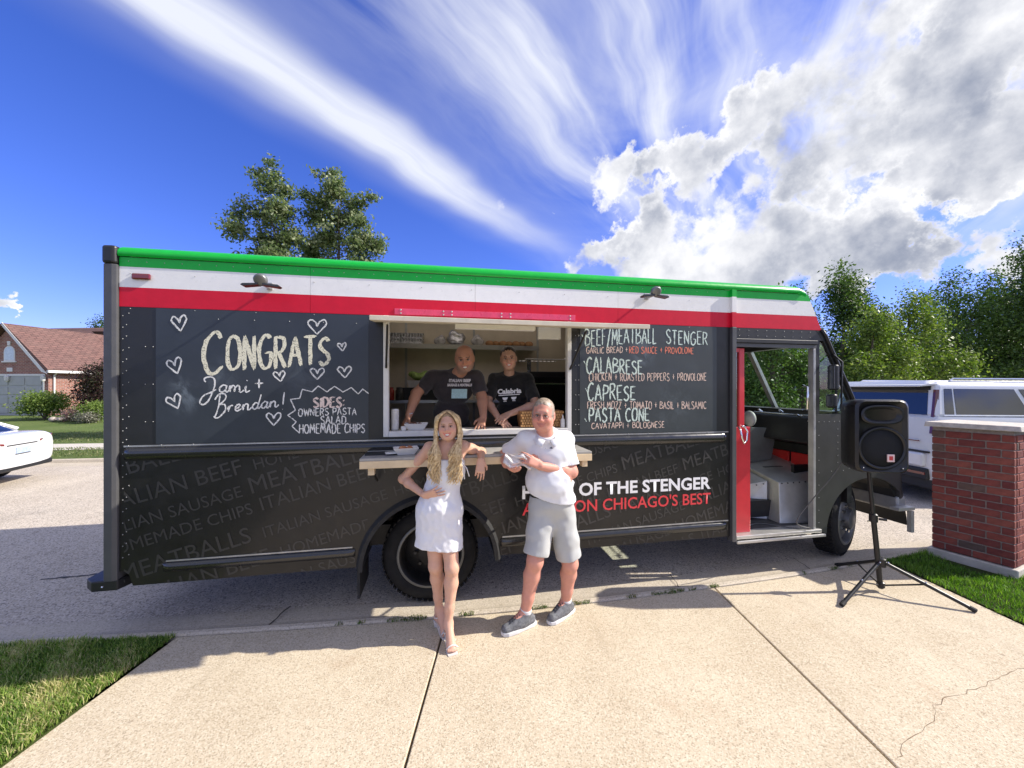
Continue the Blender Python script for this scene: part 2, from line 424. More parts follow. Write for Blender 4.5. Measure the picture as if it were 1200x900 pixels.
# grass blades: real geometry, one sheet each side
def grass(name, region, n, h, w, cols, seed, z=0.0, parent=None):
    rnd = np.random.RandomState(seed); pts = []
    while len(pts) < n:
        c = rnd.rand(n * 2, 2); c[:, 0] = region[0] + c[:, 0] * (region[1] - region[0]); c[:, 1] = region[2] + c[:, 1] * (region[3] - region[2])
        ok = np.array([region[4](x, y) for x, y in c]); pts += list(map(tuple, c[ok]))
    pts = np.array(pts[:n]); a = rnd.rand(n) * 2 * np.pi; hh = h * (0.45 + .75 * rnd.rand(n)); ww = w * (.6 + .6 * rnd.rand(n))
    patch = np.sin(pts[:, 0] * 5.1) * np.cos(pts[:, 1] * 6.3 + 1) * .25 + np.sin(pts[:, 0] * 17 + pts[:, 1] * 13) * .15
    hh *= 1 + patch
    d = np.stack([np.cos(a), np.sin(a)], 1); lean = (rnd.rand(n, 2) - .5) * 1.3 * hh[:, None]
    v = np.zeros((n, 5, 3)); v[:, 0, :2] = pts - d * ww[:, None] / 2; v[:, 1, :2] = pts + d * ww[:, None] / 2
    mid = pts + lean * .35; v[:, 2, :2] = mid + d * ww[:, None] * .4; v[:, 3, :2] = mid - d * ww[:, None] * .4; v[:, 2:4, 2] = hh[:, None] * .6
    v[:, 4, :2] = pts + lean; v[:, 4, 2] = hh * .95; v[:, :, 2] += z
    base = np.arange(n)[:, None] * 5
    me = bpy.data.meshes.new(name); q = np.concatenate([base + np.array([[0, 1, 2, 3]]), ], 1); tri = base + np.array([[3, 2, 4]])
    me.from_pydata(v.reshape(-1, 3).tolist(), [], q.tolist() + tri.tolist())
    ca = np.array(cols); pick = np.clip((rnd.rand(n) + patch * .9), 0, .999); c = ca[(pick * len(ca)).astype(int)] * (.75 + .5 * rnd.rand(n, 1))
    cc = np.ones((n, 5, 4)); cc[:, :, :3] = c[:, None, :]
    at = me.color_attributes.new('Col', 'FLOAT_COLOR', 'POINT'); at.data.foreach_set('color', cc.reshape(-1))
    me.materials.append(leaf_mat('grass_blade', .35)); o = bpy.data.objects.new(name, me); link(o, parent); return o


def leaf_mat(name, trans=.4, gloss=.35):
    if name in _m: return _m[name]
    m, t, b = new_mat(name); a = t.nodes.new('ShaderNodeVertexColor'); a.layer_name = 'Col'
    t.links.new(a.outputs[0], b.inputs['Base Color']); b.inputs['Roughness'].default_value = .45; b.inputs['Specular IOR Level'].default_value = gloss
    tl = t.nodes.new('ShaderNodeBsdfTranslucent'); hsn = t.nodes.new('ShaderNodeHueSaturation'); hsn.inputs['Value'].default_value = 1.5; hsn.inputs['Saturation'].default_value = 1.15
    t.links.new(a.outputs[0], hsn.inputs['Color']); t.links.new(hsn.outputs[0], tl.inputs[0])
    mx = t.nodes.new('ShaderNodeMixShader'); mx.inputs[0].default_value = trans
    t.links.new(b.outputs[0], mx.inputs[1]); t.links.new(tl.outputs[0], mx.inputs[2]); t.links.new(mx.outputs[0], t.nodes['Material Output'].inputs[0])
    _m[name] = m; return m


GL = [(.08, .16, .025), (.14, .25, .04), (.24, .36, .07), (.36, .43, .12), (.55, .50, .24)]
GR = [(.06, .14, .018), (.09, .20, .025), (.14, .27, .04), (.20, .33, .06)]
tag(grass('grass_left_of_drive', (-5.2, -2.5, 1.2, 3.0, lambda x, y: y < CY(x) - .01 and x < -2.505), 80000, .045, .005, GL, 1), 'short lawn with straw tips left of the driveway', kind='stuff')
tag(grass('grass_right_of_drive', (4.0, 9.0, 2.0, 5.4, lambda x, y: y < CY(x) - .01 and not (x > 4.64 and x < 5.4 and 3.8 < y < 4.3)), 95000, .045, .005, GR, 2), 'bright green lawn right of the driveway round the pillar', kind='stuff')
tag(grass('far_grass', (-26, -7, 9.5, 22, lambda x, y: FY(x) + .5 < y < FY(x) + 2.15 or FY(x) + 3.5 < y < FY(x) + 12), 60000, .045, .02, [(.09, .13, .04), (.13, .17, .05), (.17, .21, .07), (.24, .24, .11)], 3, .1), 'mown grass of the lawn across the road', kind='stuff')
# weeds rooted in the joint between curb and drive
def weedy(x, y):
    s = math.sin(x * 9.7) * math.sin(x * 4.1 + 2) + .4 * math.sin(x * 31)
    return abs(y - (CY(x) + .008 - .012)) < .016 + .014 * max(0, s) and s > -.05 and ((.15 < x < 2.2) or (-1.5 < x < -.3) or (2.9 < x < 3.6))
tag(grass('curb_weeds', (-1.6, 3.7, 2.8, 4.1, weedy), 1500, .022, .006, [(.06, .12, .02), (.10, .17, .04), (.25, .24, .10)], 5, .004), 'small weeds in the joint along the curb', kind='stuff')
# ------------------------------------------------------------------ food truck
TA = math.atan(450 / 2340); TX, TY = -460 / 450 * 2.83, 2.83


def side(px, py, n=0.0):
    """survey of the truck's flank: sight line cut with the plane n metres in front of the side skin -> (u along, z up)"""
    t_ = (px - 600) / 450; ox, oy = TX + n * math.sin(TA), TY - n * math.cos(TA)
    u = (t_ * oy - ox) / (math.cos(TA) - t_ * math.sin(TA)); Z = oy + u * math.sin(TA)
    return u, CAM_H - (py - 455) / 450 * Z


def truck_pt(u, v, z): return Vector((TX + u * math.cos(TA) - v * math.sin(TA), TY + u * math.sin(TA) + v * math.cos(TA), z))


def board_mat(name, c, smudges):
    """slate vinyl with rubbed-out chalk clouds at the given spots (u, z, radius, strength)"""
    m, t, b = new_mat(name); v = t.nodes.new('ShaderNodeTexCoord').outputs['Object']; s = t.nodes.new('ShaderNodeSeparateXYZ'); t.links.new(v, s.inputs[0]); U, Z_ = N(t, s.outputs[0]), N(t, s.outputs[2])
    n1 = noise(t, v, 3.5, 5, .6); base = mixc(t, n1.ss(.3, .75), tuple(k * .88 for k in c), tuple(k * 1.15 for k in c)); wv = noise(t, xyz(t, U * 5 + Z_ * 2.5, 0.0, Z_ * 3.2 - U * 2), 1.6, 7, .68, .8); f = None
    for (u, z, r_, k) in smudges:
        du, dz4 = U - u, Z_ - z; d = (du * du * 1.6 + dz4 * dz4) .pw(.5); q = d.ss(r_, 0.0) * wv.ss(.40, .68) * k; f = q if f is None else f.mx(q)
    t.links.new(mixc(t, f, base, (.24, .29, .33)), b.inputs['Base Color']); b.inputs['Roughness'].default_value = .40; b.inputs['Coat Weight'].default_value = .1; return m


truck = thing('food_truck', 'black step van food truck with chalk menu boards and green, white and red roof stripes', 'food truck', (TX, TY, 0), TA)
M_BLK = mat('black_vinyl_wrap', (.0125, .012, .0118), .36, var=.25, scale=5, coat=.12, bump=.12, bscale=3.5, dirt=((.045, .040, .035), 2.2, .35), spec=.4)
M_BLK2 = mat('black_paint', (.015, .015, .016), .40, var=.15, scale=8, coat=.08, bump=.08, bscale=4)
M_BRD = board_mat('chalkboard_panel', (.029, .036, .046), [(.42, 1.80, .20, .62), (.66, 1.93, .22, .20), (1.25, 1.98, .35, .14)])
M_BRD2 = board_mat('chalkboard_panel_grey', (.042, .050, .054), [(4.2, 2.20, .22, .45), (4.5, 1.7, .4, .18)])
M_GRN = mat('green_stripe_paint', (.002, .42, .040), .34, var=.06, coat=.08, spec=.35, bump=.03, bscale=7)
M_WHT = mat('white_stripe_paint', (.82, .81, .79), .3, var=.03, coat=.4, bump=.03, bscale=7, dirt=((.55, .53, .5), 2.5, .25))
M_RED = mat('red_stripe_paint', (.60, .008, .032), .42, var=.06, coat=.0, spec=.3, bump=.03, bscale=7)
M_DOORRED = mat('red_door_paint', (.58, .03, .045), .35, var=.06, coat=.3, dirt=((.3, .02, .02), 5, .3))
M_ALU = mat('worn_aluminium', (.62, .61, .58), .42, .75, var=.12, scale=9, bump=.05, bscale=30)
M_ALUD = mat('dull_aluminium', (.42, .42, .41), .5, .6, var=.2, scale=6, dirt=((.2, .19, .17), 4, .5))
M_CREAM = mat('cream_painted_wood', (.62, .56, .44), .6, var=.1, scale=7, dirt=((.35, .28, .2), 9, .4))
M_WOOD = mat('pine_shelf', (.66, .52, .33), .55, var=.14, scale=7, dirt=((.38, .26, .15), 9, .45))
M_FRW = mat('white_window_frame', (.72, .71, .68), .45, var=.05, dirt=((.4, .37, .33), 8, .35))
M_RUB = mat('black_rubber', (.018, .018, .018), .75, var=.25, scale=14, bump=.1, bscale=50)
M_TYRE = mat('tyre_rubber', (.012, .012, .012), .8, var=.3, scale=10, bump=.2, bscale=60, dirt=((.05, .045, .04), 6, .4), spec=.25)
M_STEEL = mat('stainless_steel', (.55, .55, .54), .32, .9, var=.1, scale=3, bump=.05, bscale=5)
M_INT = mat('kitchen_wall_panel', (.62, .54, .42), .35, .25, var=.1, scale=3)
M_DRK = mat('dark_plastic', (.015, .015, .016), .45, var=.2)
M_CHR = mat('bright_metal', (.8, .8, .8), .18, 1.0, var=.04)
M_REDLENS = mat('red_lens', (.16, .006, .010), .15, var=.1, coat=1)
M_GLASS = glass('cab_glass', (.80, .93, .88), .04)

RZ = [2.454, 2.598, 2.749]                            # stripe heights
# --- lower flank with the rear wheel arch cut out of its bottom edge
AU, AZ, AR = 2.245, .36, .555
arc = [(AU - AR * math.cos(math.pi * k / 24), AZ + AR * math.sin(math.pi * k / 24)) for k in range(25)]
low = [(0, .50), (.035, .50), (.06, .47), (.085, .386), (AU - AR, .386)] + arc[1:-1] + [(AU + AR, .386), (5.14, .386), (5.14, 1.36), (0, 1.36)]
MB().prism([(p[0], p[1]) for p in low], 0, .03).build('lower_side_panel', M_BLK, truck)
MB().prism([(0, 1.36), (1.858, 1.36), (1.858, 2.452), (0, 2.452)], .0, .03).build('upper_side_panel', M_BLK2, truck)
MB().prism([(1.86, 1.36), (3.492, 1.36), (3.492, 1.446), (1.86, 1.446)], .0, .03).build('upper_side_panel', M_BLK2, truck)
MB().prism([(3.494, 1.36), (5.14, 1.36), (5.14, 2.452), (3.494, 2.452)], .0, .03).build('upper_side_panel', M_BLK2, truck)
MB().box((.234, -.004, 1.432), (1.745, -.0005, 2.45)).build('chalkboard', M_BRD, truck)
MB().box((3.575, -.004, 1.432), (4.99, -.0005, 2.45)).build('chalkboard', M_BRD2, truck)
# stripes run on over the cab to the raked front edge
fx = lambda z: 6.045 + (2.865 - z) * .46              # raked front of the cab side
for nm, m, z0, z1 in (('red_stripe', M_RED, RZ[0], RZ[1]), ('white_stripe', M_WHT, RZ[1], RZ[2]), ('green_stripe', M_GRN, RZ[2], 2.82)):
    for a, b in ((0.0, 1.3), (1.302, 2.62), (2.622, 3.95), (3.952, 5.166)):
        MB().prism([(a, z0), (b, z0), (b, z1), (a, z1)], -.001, .03).build(nm, m, truck)
    MB().prism([(5.19, z0), (fx(z0), z0), (fx(z1), z1), (5.19, z1)], -.001, .03).build(nm, m, truck)
    MB().prism([(5.14, z0), (5.188, z0), (5.188, z1), (5.14, z1)], -.035, -.0015).build(nm, m, truck)   # stripe over the joining post
# rounded green roof edge (quarter-round gutter rail) and roof
W = 2.30
prof = [(-.012, 2.822), (-.022, 2.835), (-.018, 2.862), (0, 2.885), (.03, 2.902), (.08, 2.912)]
mb = MB()
us = [0, 1.3, 2.62, 3.95, 5.0, 5.6, 5.95, 6.02]
dz_ = [0, 0, 0, 0, 0, 0, 0, -.03]
vs = [(u, p, q + d) for u, d in zip(us, dz_) for p, q in prof]; n = len(prof)
mb.add(vs, [(i * n + j, (i + 1) * n + j, (i + 1) * n + j + 1, i * n + j + 1) for i in range(len(us) - 1) for j in range(n - 1)])
mb.build('roof_edge_rail', M_GRN, truck, smooth=True)
mb = MB()                                             # roof skin round a translucent pane added to brighten the kitchen inside
for lo, hi in (((0, .08, 2.86), (1.5, W - .08, 2.912)), ((1.5, .08, 2.86), (4.3, .75, 2.912)), ((1.5, 1.95, 2.86), (4.3, W - .08, 2.912)), ((4.3, .08, 2.86), (5.95, W - .08, 2.912))): mb.box(lo, hi)
mb.build('roof', M_WHT, truck)
sm, st_, sb_ = new_mat('added_skylight_fibreglass'); tl_ = st_.nodes.new('ShaderNodeBsdfTranslucent'); tl_.inputs[0].default_value = (.30, .27, .22, 1); st_.links.new(tl_.outputs[0], st_.nodes['Material Output'].inputs[0])
MB().add([(1.5, .75, 2.90), (4.3, .75, 2.90), (4.3, 1.95, 2.90), (1.5, 1.95, 2.90)], [(0, 1, 2, 3)]).build('added_skylight', sm, truck)
mb = MB(); mb.hexa([(5.98, 0.03, 2.80), (6.05, .03, 2.80), (6.05, W, 2.80), (5.98, W, 2.80), (5.95, .03, 2.91), (6.02, .03, 2.87), (6.02, W, 2.87), (5.95, W, 2.91)])
mb.build('roof_front_edge', M_GRN, truck)
mb = MB(); mb.hexa([(fx(RZ[0]) - .04, .03, RZ[0] - .14), (fx(RZ[0] - .14), .03, RZ[0] - .14), (fx(RZ[0] - .14), W, RZ[0] - .14), (fx(RZ[0]) - .04, W, RZ[0] - .14), (6.0, .03, 2.80), (6.05, .03, 2.80), (6.05, W, 2.80), (6.0, W, 2.80)])
mb.build('front_header', M_BLK2, truck)
# rear corner: post, cap, rear wall
MB().prism([(-.095, .0), (-.085, -.022), (-.03, -.028), (-.002, -.018), (-.002, .12), (-.095, .12)], .44, 2.76, 'z').build('corner_post', mat('post_grey', (.075, .075, .078), .45, var=.12, scale=6, coat=.1), truck, bevel=.006)
MB().prism([(-.10, -.005), (-.09, -.03), (-.03, -.036), (-.002, -.028), (-.002, .12), (-.10, .12)], 2.762, 2.895, 'z').build('corner_cap', M_DRK, truck, bevel=.018, segs=3)
MB().box((-.10, .122, .44), (-.05, W, 2.90)).build('rear_wall', M_BLK2, truck)
MB().prism([(-.24, .05), (-.16, -.02), (-.0, -.02), (.10, .30), (-.24, .30)], .37, .445, 'z').build('rear_bumper', M_DRK, truck, bevel=.008)
MB().box((-.24, .302, .37), (-.02, W, .445)).build('rear_bumper', M_DRK, truck, bevel=.008)
MB().ball((-.09, -.024, .405), .008, 8, 6).build('bumper_bolt', M_CHR, truck)
# far flank and floor, bulkhead
MB().box((0, W - .03, .42), (6.6, W, 2.45)).build('far_side_panel', M_BLK2, truck)
MB().box((0, W - .03, 2.452), (6.1, W, 2.86)).build('far_stripe_panel', M_WHT, truck)
MB().box((0, .032, .70), (1.66, W - .032, .76)).build('kitchen_floor', M_ALUD, truck)
MB().box((1.661, .86, .70), (2.829, W - .032, .76)).build('kitchen_floor', M_ALUD, truck)
MB().box((1.661, .04, .93), (2.829, .859, .96)).build('kitchen_floor', M_ALUD, truck)
MB().box((2.83, .032, .70), (5.14, W - .032, .76)).build('kitchen_floor', M_ALUD, truck)
MB().box((.2, .35, .42), (6.5, .46, .60)).build('chassis_rail', M_DRK, truck)
MB().box((.2, 1.84, .42), (6.5, 1.95, .60)).build('chassis_rail', M_DRK, truck)
MB().tube([(2.245, .2, .42), (2.245, 2.1, .42)], .08, 12).build('rear_axle', M_DRK, truck)
MB().tube([(1.42, .22, .43), (1.55, .20, .40), (1.66, .10, .36)], .035, 10).build('exhaust_pipe', M_ALUD, truck, smooth=True)
MB().box((3.1, .30, .30), (4.6, .9, .66)).build('fuel_tank', M_DRK, truck, bevel=.04)
# belt rib, lower ribs: pressed half-round mouldings
def rib(u0, u1, zc, r, nm='side_rib', m=None):
    k = 10; mb = MB(); vs = []; us_ = [u0, u0 + .02, u0 + .06, u1 - .06, u1 - .02, u1]; sc = [.25, .8, 1, 1, .8, .25]
    for u, s_ in zip(us_, sc):
        for j in range(k + 1):
            a = -math.pi / 2 + math.pi * j / k; vs.append((u, -.001 - r * .75 * s_ * math.cos(a), zc + r * math.sin(a) * (0.8 + .2 * s_)))
    n_ = k + 1; mb.add(vs, [(i * n_ + j, (i + 1) * n_ + j, (i + 1) * n_ + j + 1, i * n_ + j + 1) for i in range(len(us_) - 1) for j in range(k)])
    mb.add([vs[j] for j in range(n_)], [tuple(range(n_))]); mb.add([vs[-n_ + j] for j in range(n_)], [tuple(range(n_))])
    return mb.build(nm, m or mat('glossy_black_moulding', (.016, .016, .016), .24, var=.2, scale=5, coat=.5, bump=.06, bscale=8), truck, smooth=True, auto=50)


rib(.03, 5.10, 1.365, .048); rib(.28, 1.64, .508, .036); rib(2.84, 5.10, .497, .038)
mb = MB()
for a, b, z in ((.03, 5.12, 1.42), (2.86, 5.12, .545), (.3, 1.62, .552)):
    mb.box((a, -.006, z - .005), (b, -.0012, z + .006))
mb.build('seam_trim', M_ALUD, truck)
# wheel-arch flare
mb = MB(); vs = []
for k in range(25):
    a = math.pi * k / 24
    for rr, v in ((AR - .012, .0), (AR - .012, -.045), (AR + .02, -.045), (AR + .045, -.001)): vs.append((AU - rr * math.cos(a), v, AZ + rr * math.sin(a)))
mb.add(vs, [(i * 4 + j, (i + 1) * 4 + j, (i + 1) * 4 + j + 1, i * 4 + j + 1) for i in range(24) for j in range(3)])
mb.build('wheel_arch_flare', M_RUB, truck, smooth=True, auto=40)
mb = MB(); vs = []
for k in range(25):
    a = math.pi * k / 24
    for v in (.031, .85): vs.append((AU - (AR - .003) * math.cos(a), v, AZ + (AR - .003) * math.sin(a)))
mb.add(vs, [(i * 2, i * 2 + 1, i * 2 + 3, i * 2 + 2) for i in range(24)]); mb.add([(AU - .55, .85, .36), (AU + .55, .85, .36), (AU + .55, .85, .92), (AU - .55, .85, .92)], [(0, 1, 2, 3)])
mb.build('wheel_housing', M_DRK, truck, smooth=True)
MB().box((1.655, .01, .12), (1.675, .42, .40)).build('mud_flap', M_RUB, truck)


def wheel(u, v, r, w, steer=0.0, rimr=.27, front=False):
    w_ = thing('wheel', None, None, (u, v, r)); w_.parent = truck; w_.rotation_euler = (0, 0, steer)
    M = Matrix.Rotation(math.pi / 2, 4, 'X')          # lathe axis -> -y (outboard)
    prof_ = [(rimr, -w / 2), (r - .035, -w / 2 + .01), (r - .008, -w / 2 + .035), (r, -w / 4), (r, w / 4), (r - .008, w / 2 - .035), (r - .035, w / 2 - .01), (r - .075, w / 2), (rimr + .02, w / 2 - .004), (rimr, w / 2 - .015)]
    ty = MB().lathe(prof_, 44, M, cap=False).build('tyre', M_TYRE, w_, smooth=True, auto=35)
    mb = MB()                                          # tread blocks
    for k in range(52):
        for s_ in (-.3, -.1, .1, .3):
            a = 2 * math.pi * (k + (.5 if s_ > 0 else 0)) / 52; T = Matrix.Rotation(a, 4, 'Y') @ Matrix.Translation((0, s_ * w, r + .003))
            mb.box((-.016, -w * .085, -.006), (.016, w * .085, .006), T)
    mb.build('tread', M_TYRE, w_)['kind'] = 'stuff'
    d = -.02 if front else -.10                         # dish depth of the rim face
    rim = [(rimr + .006, w / 2 - .012), (rimr - .006, w / 2 + .002), (rimr - .02, w / 2 - .01), (rimr - .03, w / 2 - .06), (rimr - .045, w / 2 + d - .03), (.15, w / 2 + d), (.11, w / 2 + d + .01), (.105, w / 2 + d + .06), (.06, w / 2 + d + .075), (.0, w / 2 + d + .075)]
    MB().lathe(rim, 36, M, cap=False).build('rim', mat('rim_paint_dark' if not front else 'rim_paint', (.018, .018, .018) if not front else (.12, .12, .12), .45, .5, var=.2), w_, smooth=True, auto=40)
    for k in range(8):
        a = 2 * math.pi * k / 8; c = (math.cos(a) * .135, -(w / 2 + d), math.sin(a) * .135); MB().tube([(c[0], c[1] + .01, c[2]), (c[0], c[1] - .035, c[2])], .014, 6).build('wheel_nut', M_CHR if front else M_DRK, w_)
    mb = MB().lathe([(rimr - .004, w / 2 + .003), (rimr + .010, w / 2 + .006), (rimr + .018, w / 2 - .004)], 40, M, cap=False); mb.build('rim_ring', mat('dull_rim_ring', (.16, .16, .15), .5, .6), w_, smooth=True)
    return w_


wheel(2.245, .19, .405, .23); wheel(2.245, .46, .405, .23); wheel(2.245, 2.13, .405, .23)
wheel(6.72, .27, .40, .24, R(24), front=True); wheel(6.72, 2.0, .40, .24, R(24), front=True)

# joining post between box and cab
MB().box((5.142, -.035, .34), (5.188, .03, 2.452)).build('door_post', mat('post_grey', (.075, .075, .078), .45), truck, bevel=.004)
# cab: header band, door track, sill, front pillar, nose
MB().prism([(5.19, 2.345), (fx(2.345), 2.345), (fx(2.452), 2.452), (5.19, 2.452)], 0, .03).build('cab_header_panel', M_BLK2, truck)
MB().box((5.19, -.03, 2.30), (6.16, .02, 2.343)).build('door_track', M_DRK, truck, bevel=.005)
MB().box((5.19, -.012, 2.262), (6.16, .01, 2.298)).build('door_header', mat('post_grey', (.075, .075, .078), .45), truck)
MB().box((5.19, -.035, .36), (6.20, .12, .392)).build('door_sill', M_ALU, truck, bevel=.004)
MB().box((5.19, -.045, .318), (6.24, -.02, .345)).build('door_sill_rail', M_ALU, truck, bevel=.004)
MB().box((6.122, -.012, .393), (6.152, .05, 2.26)).build('door_jamb', M_ALUD, truck, bevel=.004)
MB().box((6.154, -.004, 1.58), (6.205, .05, 2.343)).build('front_pillar', M_DRK, truck)
# nose side below the quarter window, with the front arch
fa = [(6.86 - .56 * math.cos(math.pi * k / 20), .33 + .56 * math.sin(math.pi * k / 20)) for k in range(0, 17)]
nose = [(6.156, .35), (6.24, .35)] + [(max(6.30, p[0]), p[1]) for p in fa if p[0] > 6.29] + [(7.26, .62), (7.28, .95), (7.2, 1.30), (6.98, 1.45), (6.72, 1.578), (6.156, 1.578)]
MB().prism(nose, 0.0, .03).build('nose_side_panel', mat('nose_black', (.045, .044, .043), .38, var=.15, scale=6, coat=.2), truck)
MB().prism(nose, W - .03, W).build('nose_far_panel', M_BLK2, truck)
mb = MB(); hp = [(6.70, 1.575), (6.98, 1.448), (7.19, 1.30), (7.275, .95), (7.262, .62)]
vs = [(p[0], v, p[1]) for p in hp for v in (.031, W - .031)]; mb.add(vs, [(i * 2, i * 2 + 1, i * 2 + 3, i * 2 + 2) for i in range(4)])
o = mb.build('hood', M_BLK2, truck, smooth=True); md = o.modifiers.new('s', 'SOLIDIFY'); md.thickness = .02
MB().box((7.24, .0, .50), (7.36, W, .66)).build('front_bumper', M_ALUD, truck, bevel=.02)
MB().box((7.12, -.09, .54), (7.34, -.005, .57)).build('bumper_bracket', M_ALU, truck)
MB().box((7.29, -.09, .30), (7.33, -.05, .53)).build('bumper_bracket', M_ALU, truck)
mb = MB(); vs = []
for k in range(21):
    a = math.pi * k / 20
    for v in (.031, .75): vs.append((6.86 - .557 * math.cos(a), v, .33 + .557 * math.sin(a)))
mb.add(vs, [(i * 2, i * 2 + 1, i * 2 + 3, i * 2 + 2) for i in range(20)]); mb.build('front_wheel_housing', M_DRK, truck, smooth=True)
# windshield frame: raked outer pillar pipe, centre bar, glass
wt_, wb_ = (6.275, 2.40), (6.70, 1.60)
MB().tube([(wt_[0] - .05, -.01, 2.46), (wt_[0], -.01, wt_[1]), (wb_[0] - .12, -.01, 1.83), (wb_[0] + .01, -.01, 1.575)], .017, 8).build('windshield_pillar', M_DRK, truck, smooth=True)
MB().hexa([(wt_[0] - .02, -.002, 2.34), (wt_[0] + .03, -.002, 2.34), (wt_[0] + .03, .05, 2.34), (wt_[0] - .02, .05, 2.34), (6.17, -.002, 2.45), (6.24, -.002, 2.45), (6.24, .05, 2.45), (6.17, .05, 2.45)]).build('pillar_gusset', M_DRK, truck)
def raked(v0, v1, w=.045, nm='windshield_bar', m=M_ALUD, th=.03):
    MB().hexa([(wb_[0] - w, v0, wb_[1]), (wb_[0], v0, wb_[1]), (wb_[0], v1, wb_[1]), (wb_[0] - w, v1, wb_[1]), (wt_[0] - w, v0, wt_[1]), (wt_[0], v0, wt_[1]), (wt_[0], v1, wt_[1]), (wt_[0] - w, v1, wt_[1])]).build(nm, m, truck)
raked(.97, 1.03); raked(2.24, 2.30); raked(.0, .035, m=M_DRK)
for a, b in ((.035, .97), (1.03, 2.24)):
    mb = MB(); mb.add([(wb_[0] - .02, a, wb_[1]), (wb_[0] - .02, b, wb_[1]), (wt_[0] - .02, b, wt_[1]), (wt_[0] - .02, a, wt_[1])], [(0, 1, 2, 3)])
    mb.build('windshield_pane', M_GLASS, truck)
MB().add([(6.205, .015, 1.585), (6.66, .015, 1.585), (6.285, .015, 2.33), (6.205, .015, 2.335)], [(0, 1, 2, 3)]).build('quarter_window_pane', M_GLASS, truck)
MB().tube([(6.42, .0, 1.58), (6.42, .0, 2.07)], .011, 6).build('quarter_window_divider', M_DRK, truck)
# wiper, cowl
MB().box((6.50, .03, 1.52), (6.74, W - .03, 1.595)).build('cowl', M_DRK, truck)
MB().tube([(6.62, .55, 1.62), (6.55, .25, 1.72)], .006, 5).build('wiper', M_DRK, truck)
# mirrors on their arm
MB().tube([(6.36, -.03, 1.60), (6.36, -.10, 1.62), (6.36, -.11, 2.12), (6.36, -.02, 2.20)], .009, 6).build('mirror_arm', M_DRK, truck, smooth=True)
for z0, z1, u0 in ((1.83, 2.09, 6.27), (1.65, 1.79, 6.25)):
    mr = MB().box((u0 - .02, -.135, z0), (u0 + .035, -.045, z1)).build('side_mirror', M_DRK, truck, bevel=.02, segs=3)
    MB().box((u0 - .026, -.125, z0 + .015), (u0 - .021, -.055, z1 - .015)).build('mirror_glass', mat('mirror_dark', (.10, .11, .12), .12, .6), mr)
# red folded sliding door with window, chrome grab handle
dr = MB().prism([(5.20, .393), (5.415, .393), (5.415, 1.46), (5.20, 1.46)], .04, .075).build('sliding_door', M_DOORRED, truck, bevel=.006)
MB().box((5.285, .04, 1.461), (5.345, .075, 2.255)).build('window_stile', M_DOORRED, dr, bevel=.005)
MB().box((5.20, .041, 2.215), (5.284, .074, 2.255)).build('window_top_rail', M_DOORRED, dr)
MB().add([(5.195, .058, 1.462), (5.284, .058, 1.462), (5.284, .058, 2.214), (5.195, .058, 2.214)], [(0, 1, 2, 3)]).build('window_pane', glass('door_glass', (.6, .85, .85), .12), dr)
MB().tube([(5.27, .03, 1.46), (5.265, .0, 1.43), (5.27, -.01, 1.36), (5.30, -.005, 1.30), (5.345, .01, 1.33), (5.35, .01, 1.42), (5.32, .02, 1.47), (5.285, .0, 1.47)], .010, 7).build('door_handle', M_CHR, dr, smooth=True)
MB().tube([(6.06, .05, 1.62), (6.05, -.01, 1.64), (6.05, -.01, 1.86), (6.06, .05, 1.88)], .012, 8).build('grab_handle', M_CHR, truck, smooth=True)
# cab interior: floor, wheel box, step, engine cover, seat, dash, steering wheel
MB().box((5.19, .12, .345), (6.7, 1.2, .385)).build('step_floor', mat('step_rubber', (.07, .07, .072), .7, var=.3, scale=12, bump=.3, bscale=25), truck)
MB().box((5.19, 1.2, .60), (6.7, W - .03, .76)).build('cab_floor', M_DRK, truck)
M_GALV = mat('galvanised_sheet', (.50, .50, .48), .42, .5, var=.14, scale=5, dirt=((.35, .33, .3), 3, .5), bump=.06, bscale=20)
MB().hexa([(5.93, .20, .386), (6.60, .12, .386), (6.60, .95, .386), (5.95, .95, .386), (6.00, .28, .81), (6.60, .20, .84), (6.60, .95, 1.0), (6.02, .95, .93)]).build('wheel_box', M_GALV, truck, bevel=.008)
MB().hexa([(5.62, .50, .386), (5.92, .35, .386), (5.92, .95, .386), (5.62, .95, .386), (5.64, .52, .72), (5.97, .40, .80), (5.97, .95, .92), (5.64, .95, .80)]).build('step_ramp', M_GALV, truck, bevel=.006)
MB().box((5.30, .62, .386), (5.615, .98, .66)).build('entry_step', M_GALV, truck, bevel=.008)
mb = MB()
for k in range(9): mb.ball((6.03 + .065 * k, .272 - k * .0105, .80 + .004 * k), .008, 6, 4)
for k in range(5): mb.ball((5.66 + .065 * k, .52 - k * .03, .70 + .017 * k), .007, 6, 4)
mb.build('sheet_rivets', M_DRK, truck)['kind'] = 'stuff'
MB().box((6.03, .5, .95), (6.28, .53, .956), Matrix.Translation((0, 0, -.02))).build('anti_slip_strip', M_DRK, truck)
MB().box((6.35, .42, .70), (6.63, .46, .96)).build('battery_cover', M_DRK, truck)
seat = MB().box((5.45, 1.0, .86), (5.95, 1.55, 1.02)).build('seat', M_DRK, truck, bevel=.05, segs=3)
MB().box((5.45, 1.0, 1.02), (5.60, 1.55, 1.62)).build('seat_back', M_DRK, truck, bevel=.05, segs=3)
MB().hexa([(5.88, .80, .90), (6.42, .80, .96), (6.42, .84, .96), (5.88, .84, .90), (5.88, .80, 1.37), (6.50, .80, 1.35), (6.50, .84, 1.35), (5.88, .84, 1.37)]).build('bulkhead_panel', mat('grey_panel', (.13, .14, .14), .5, var=.2, scale=4), truck)
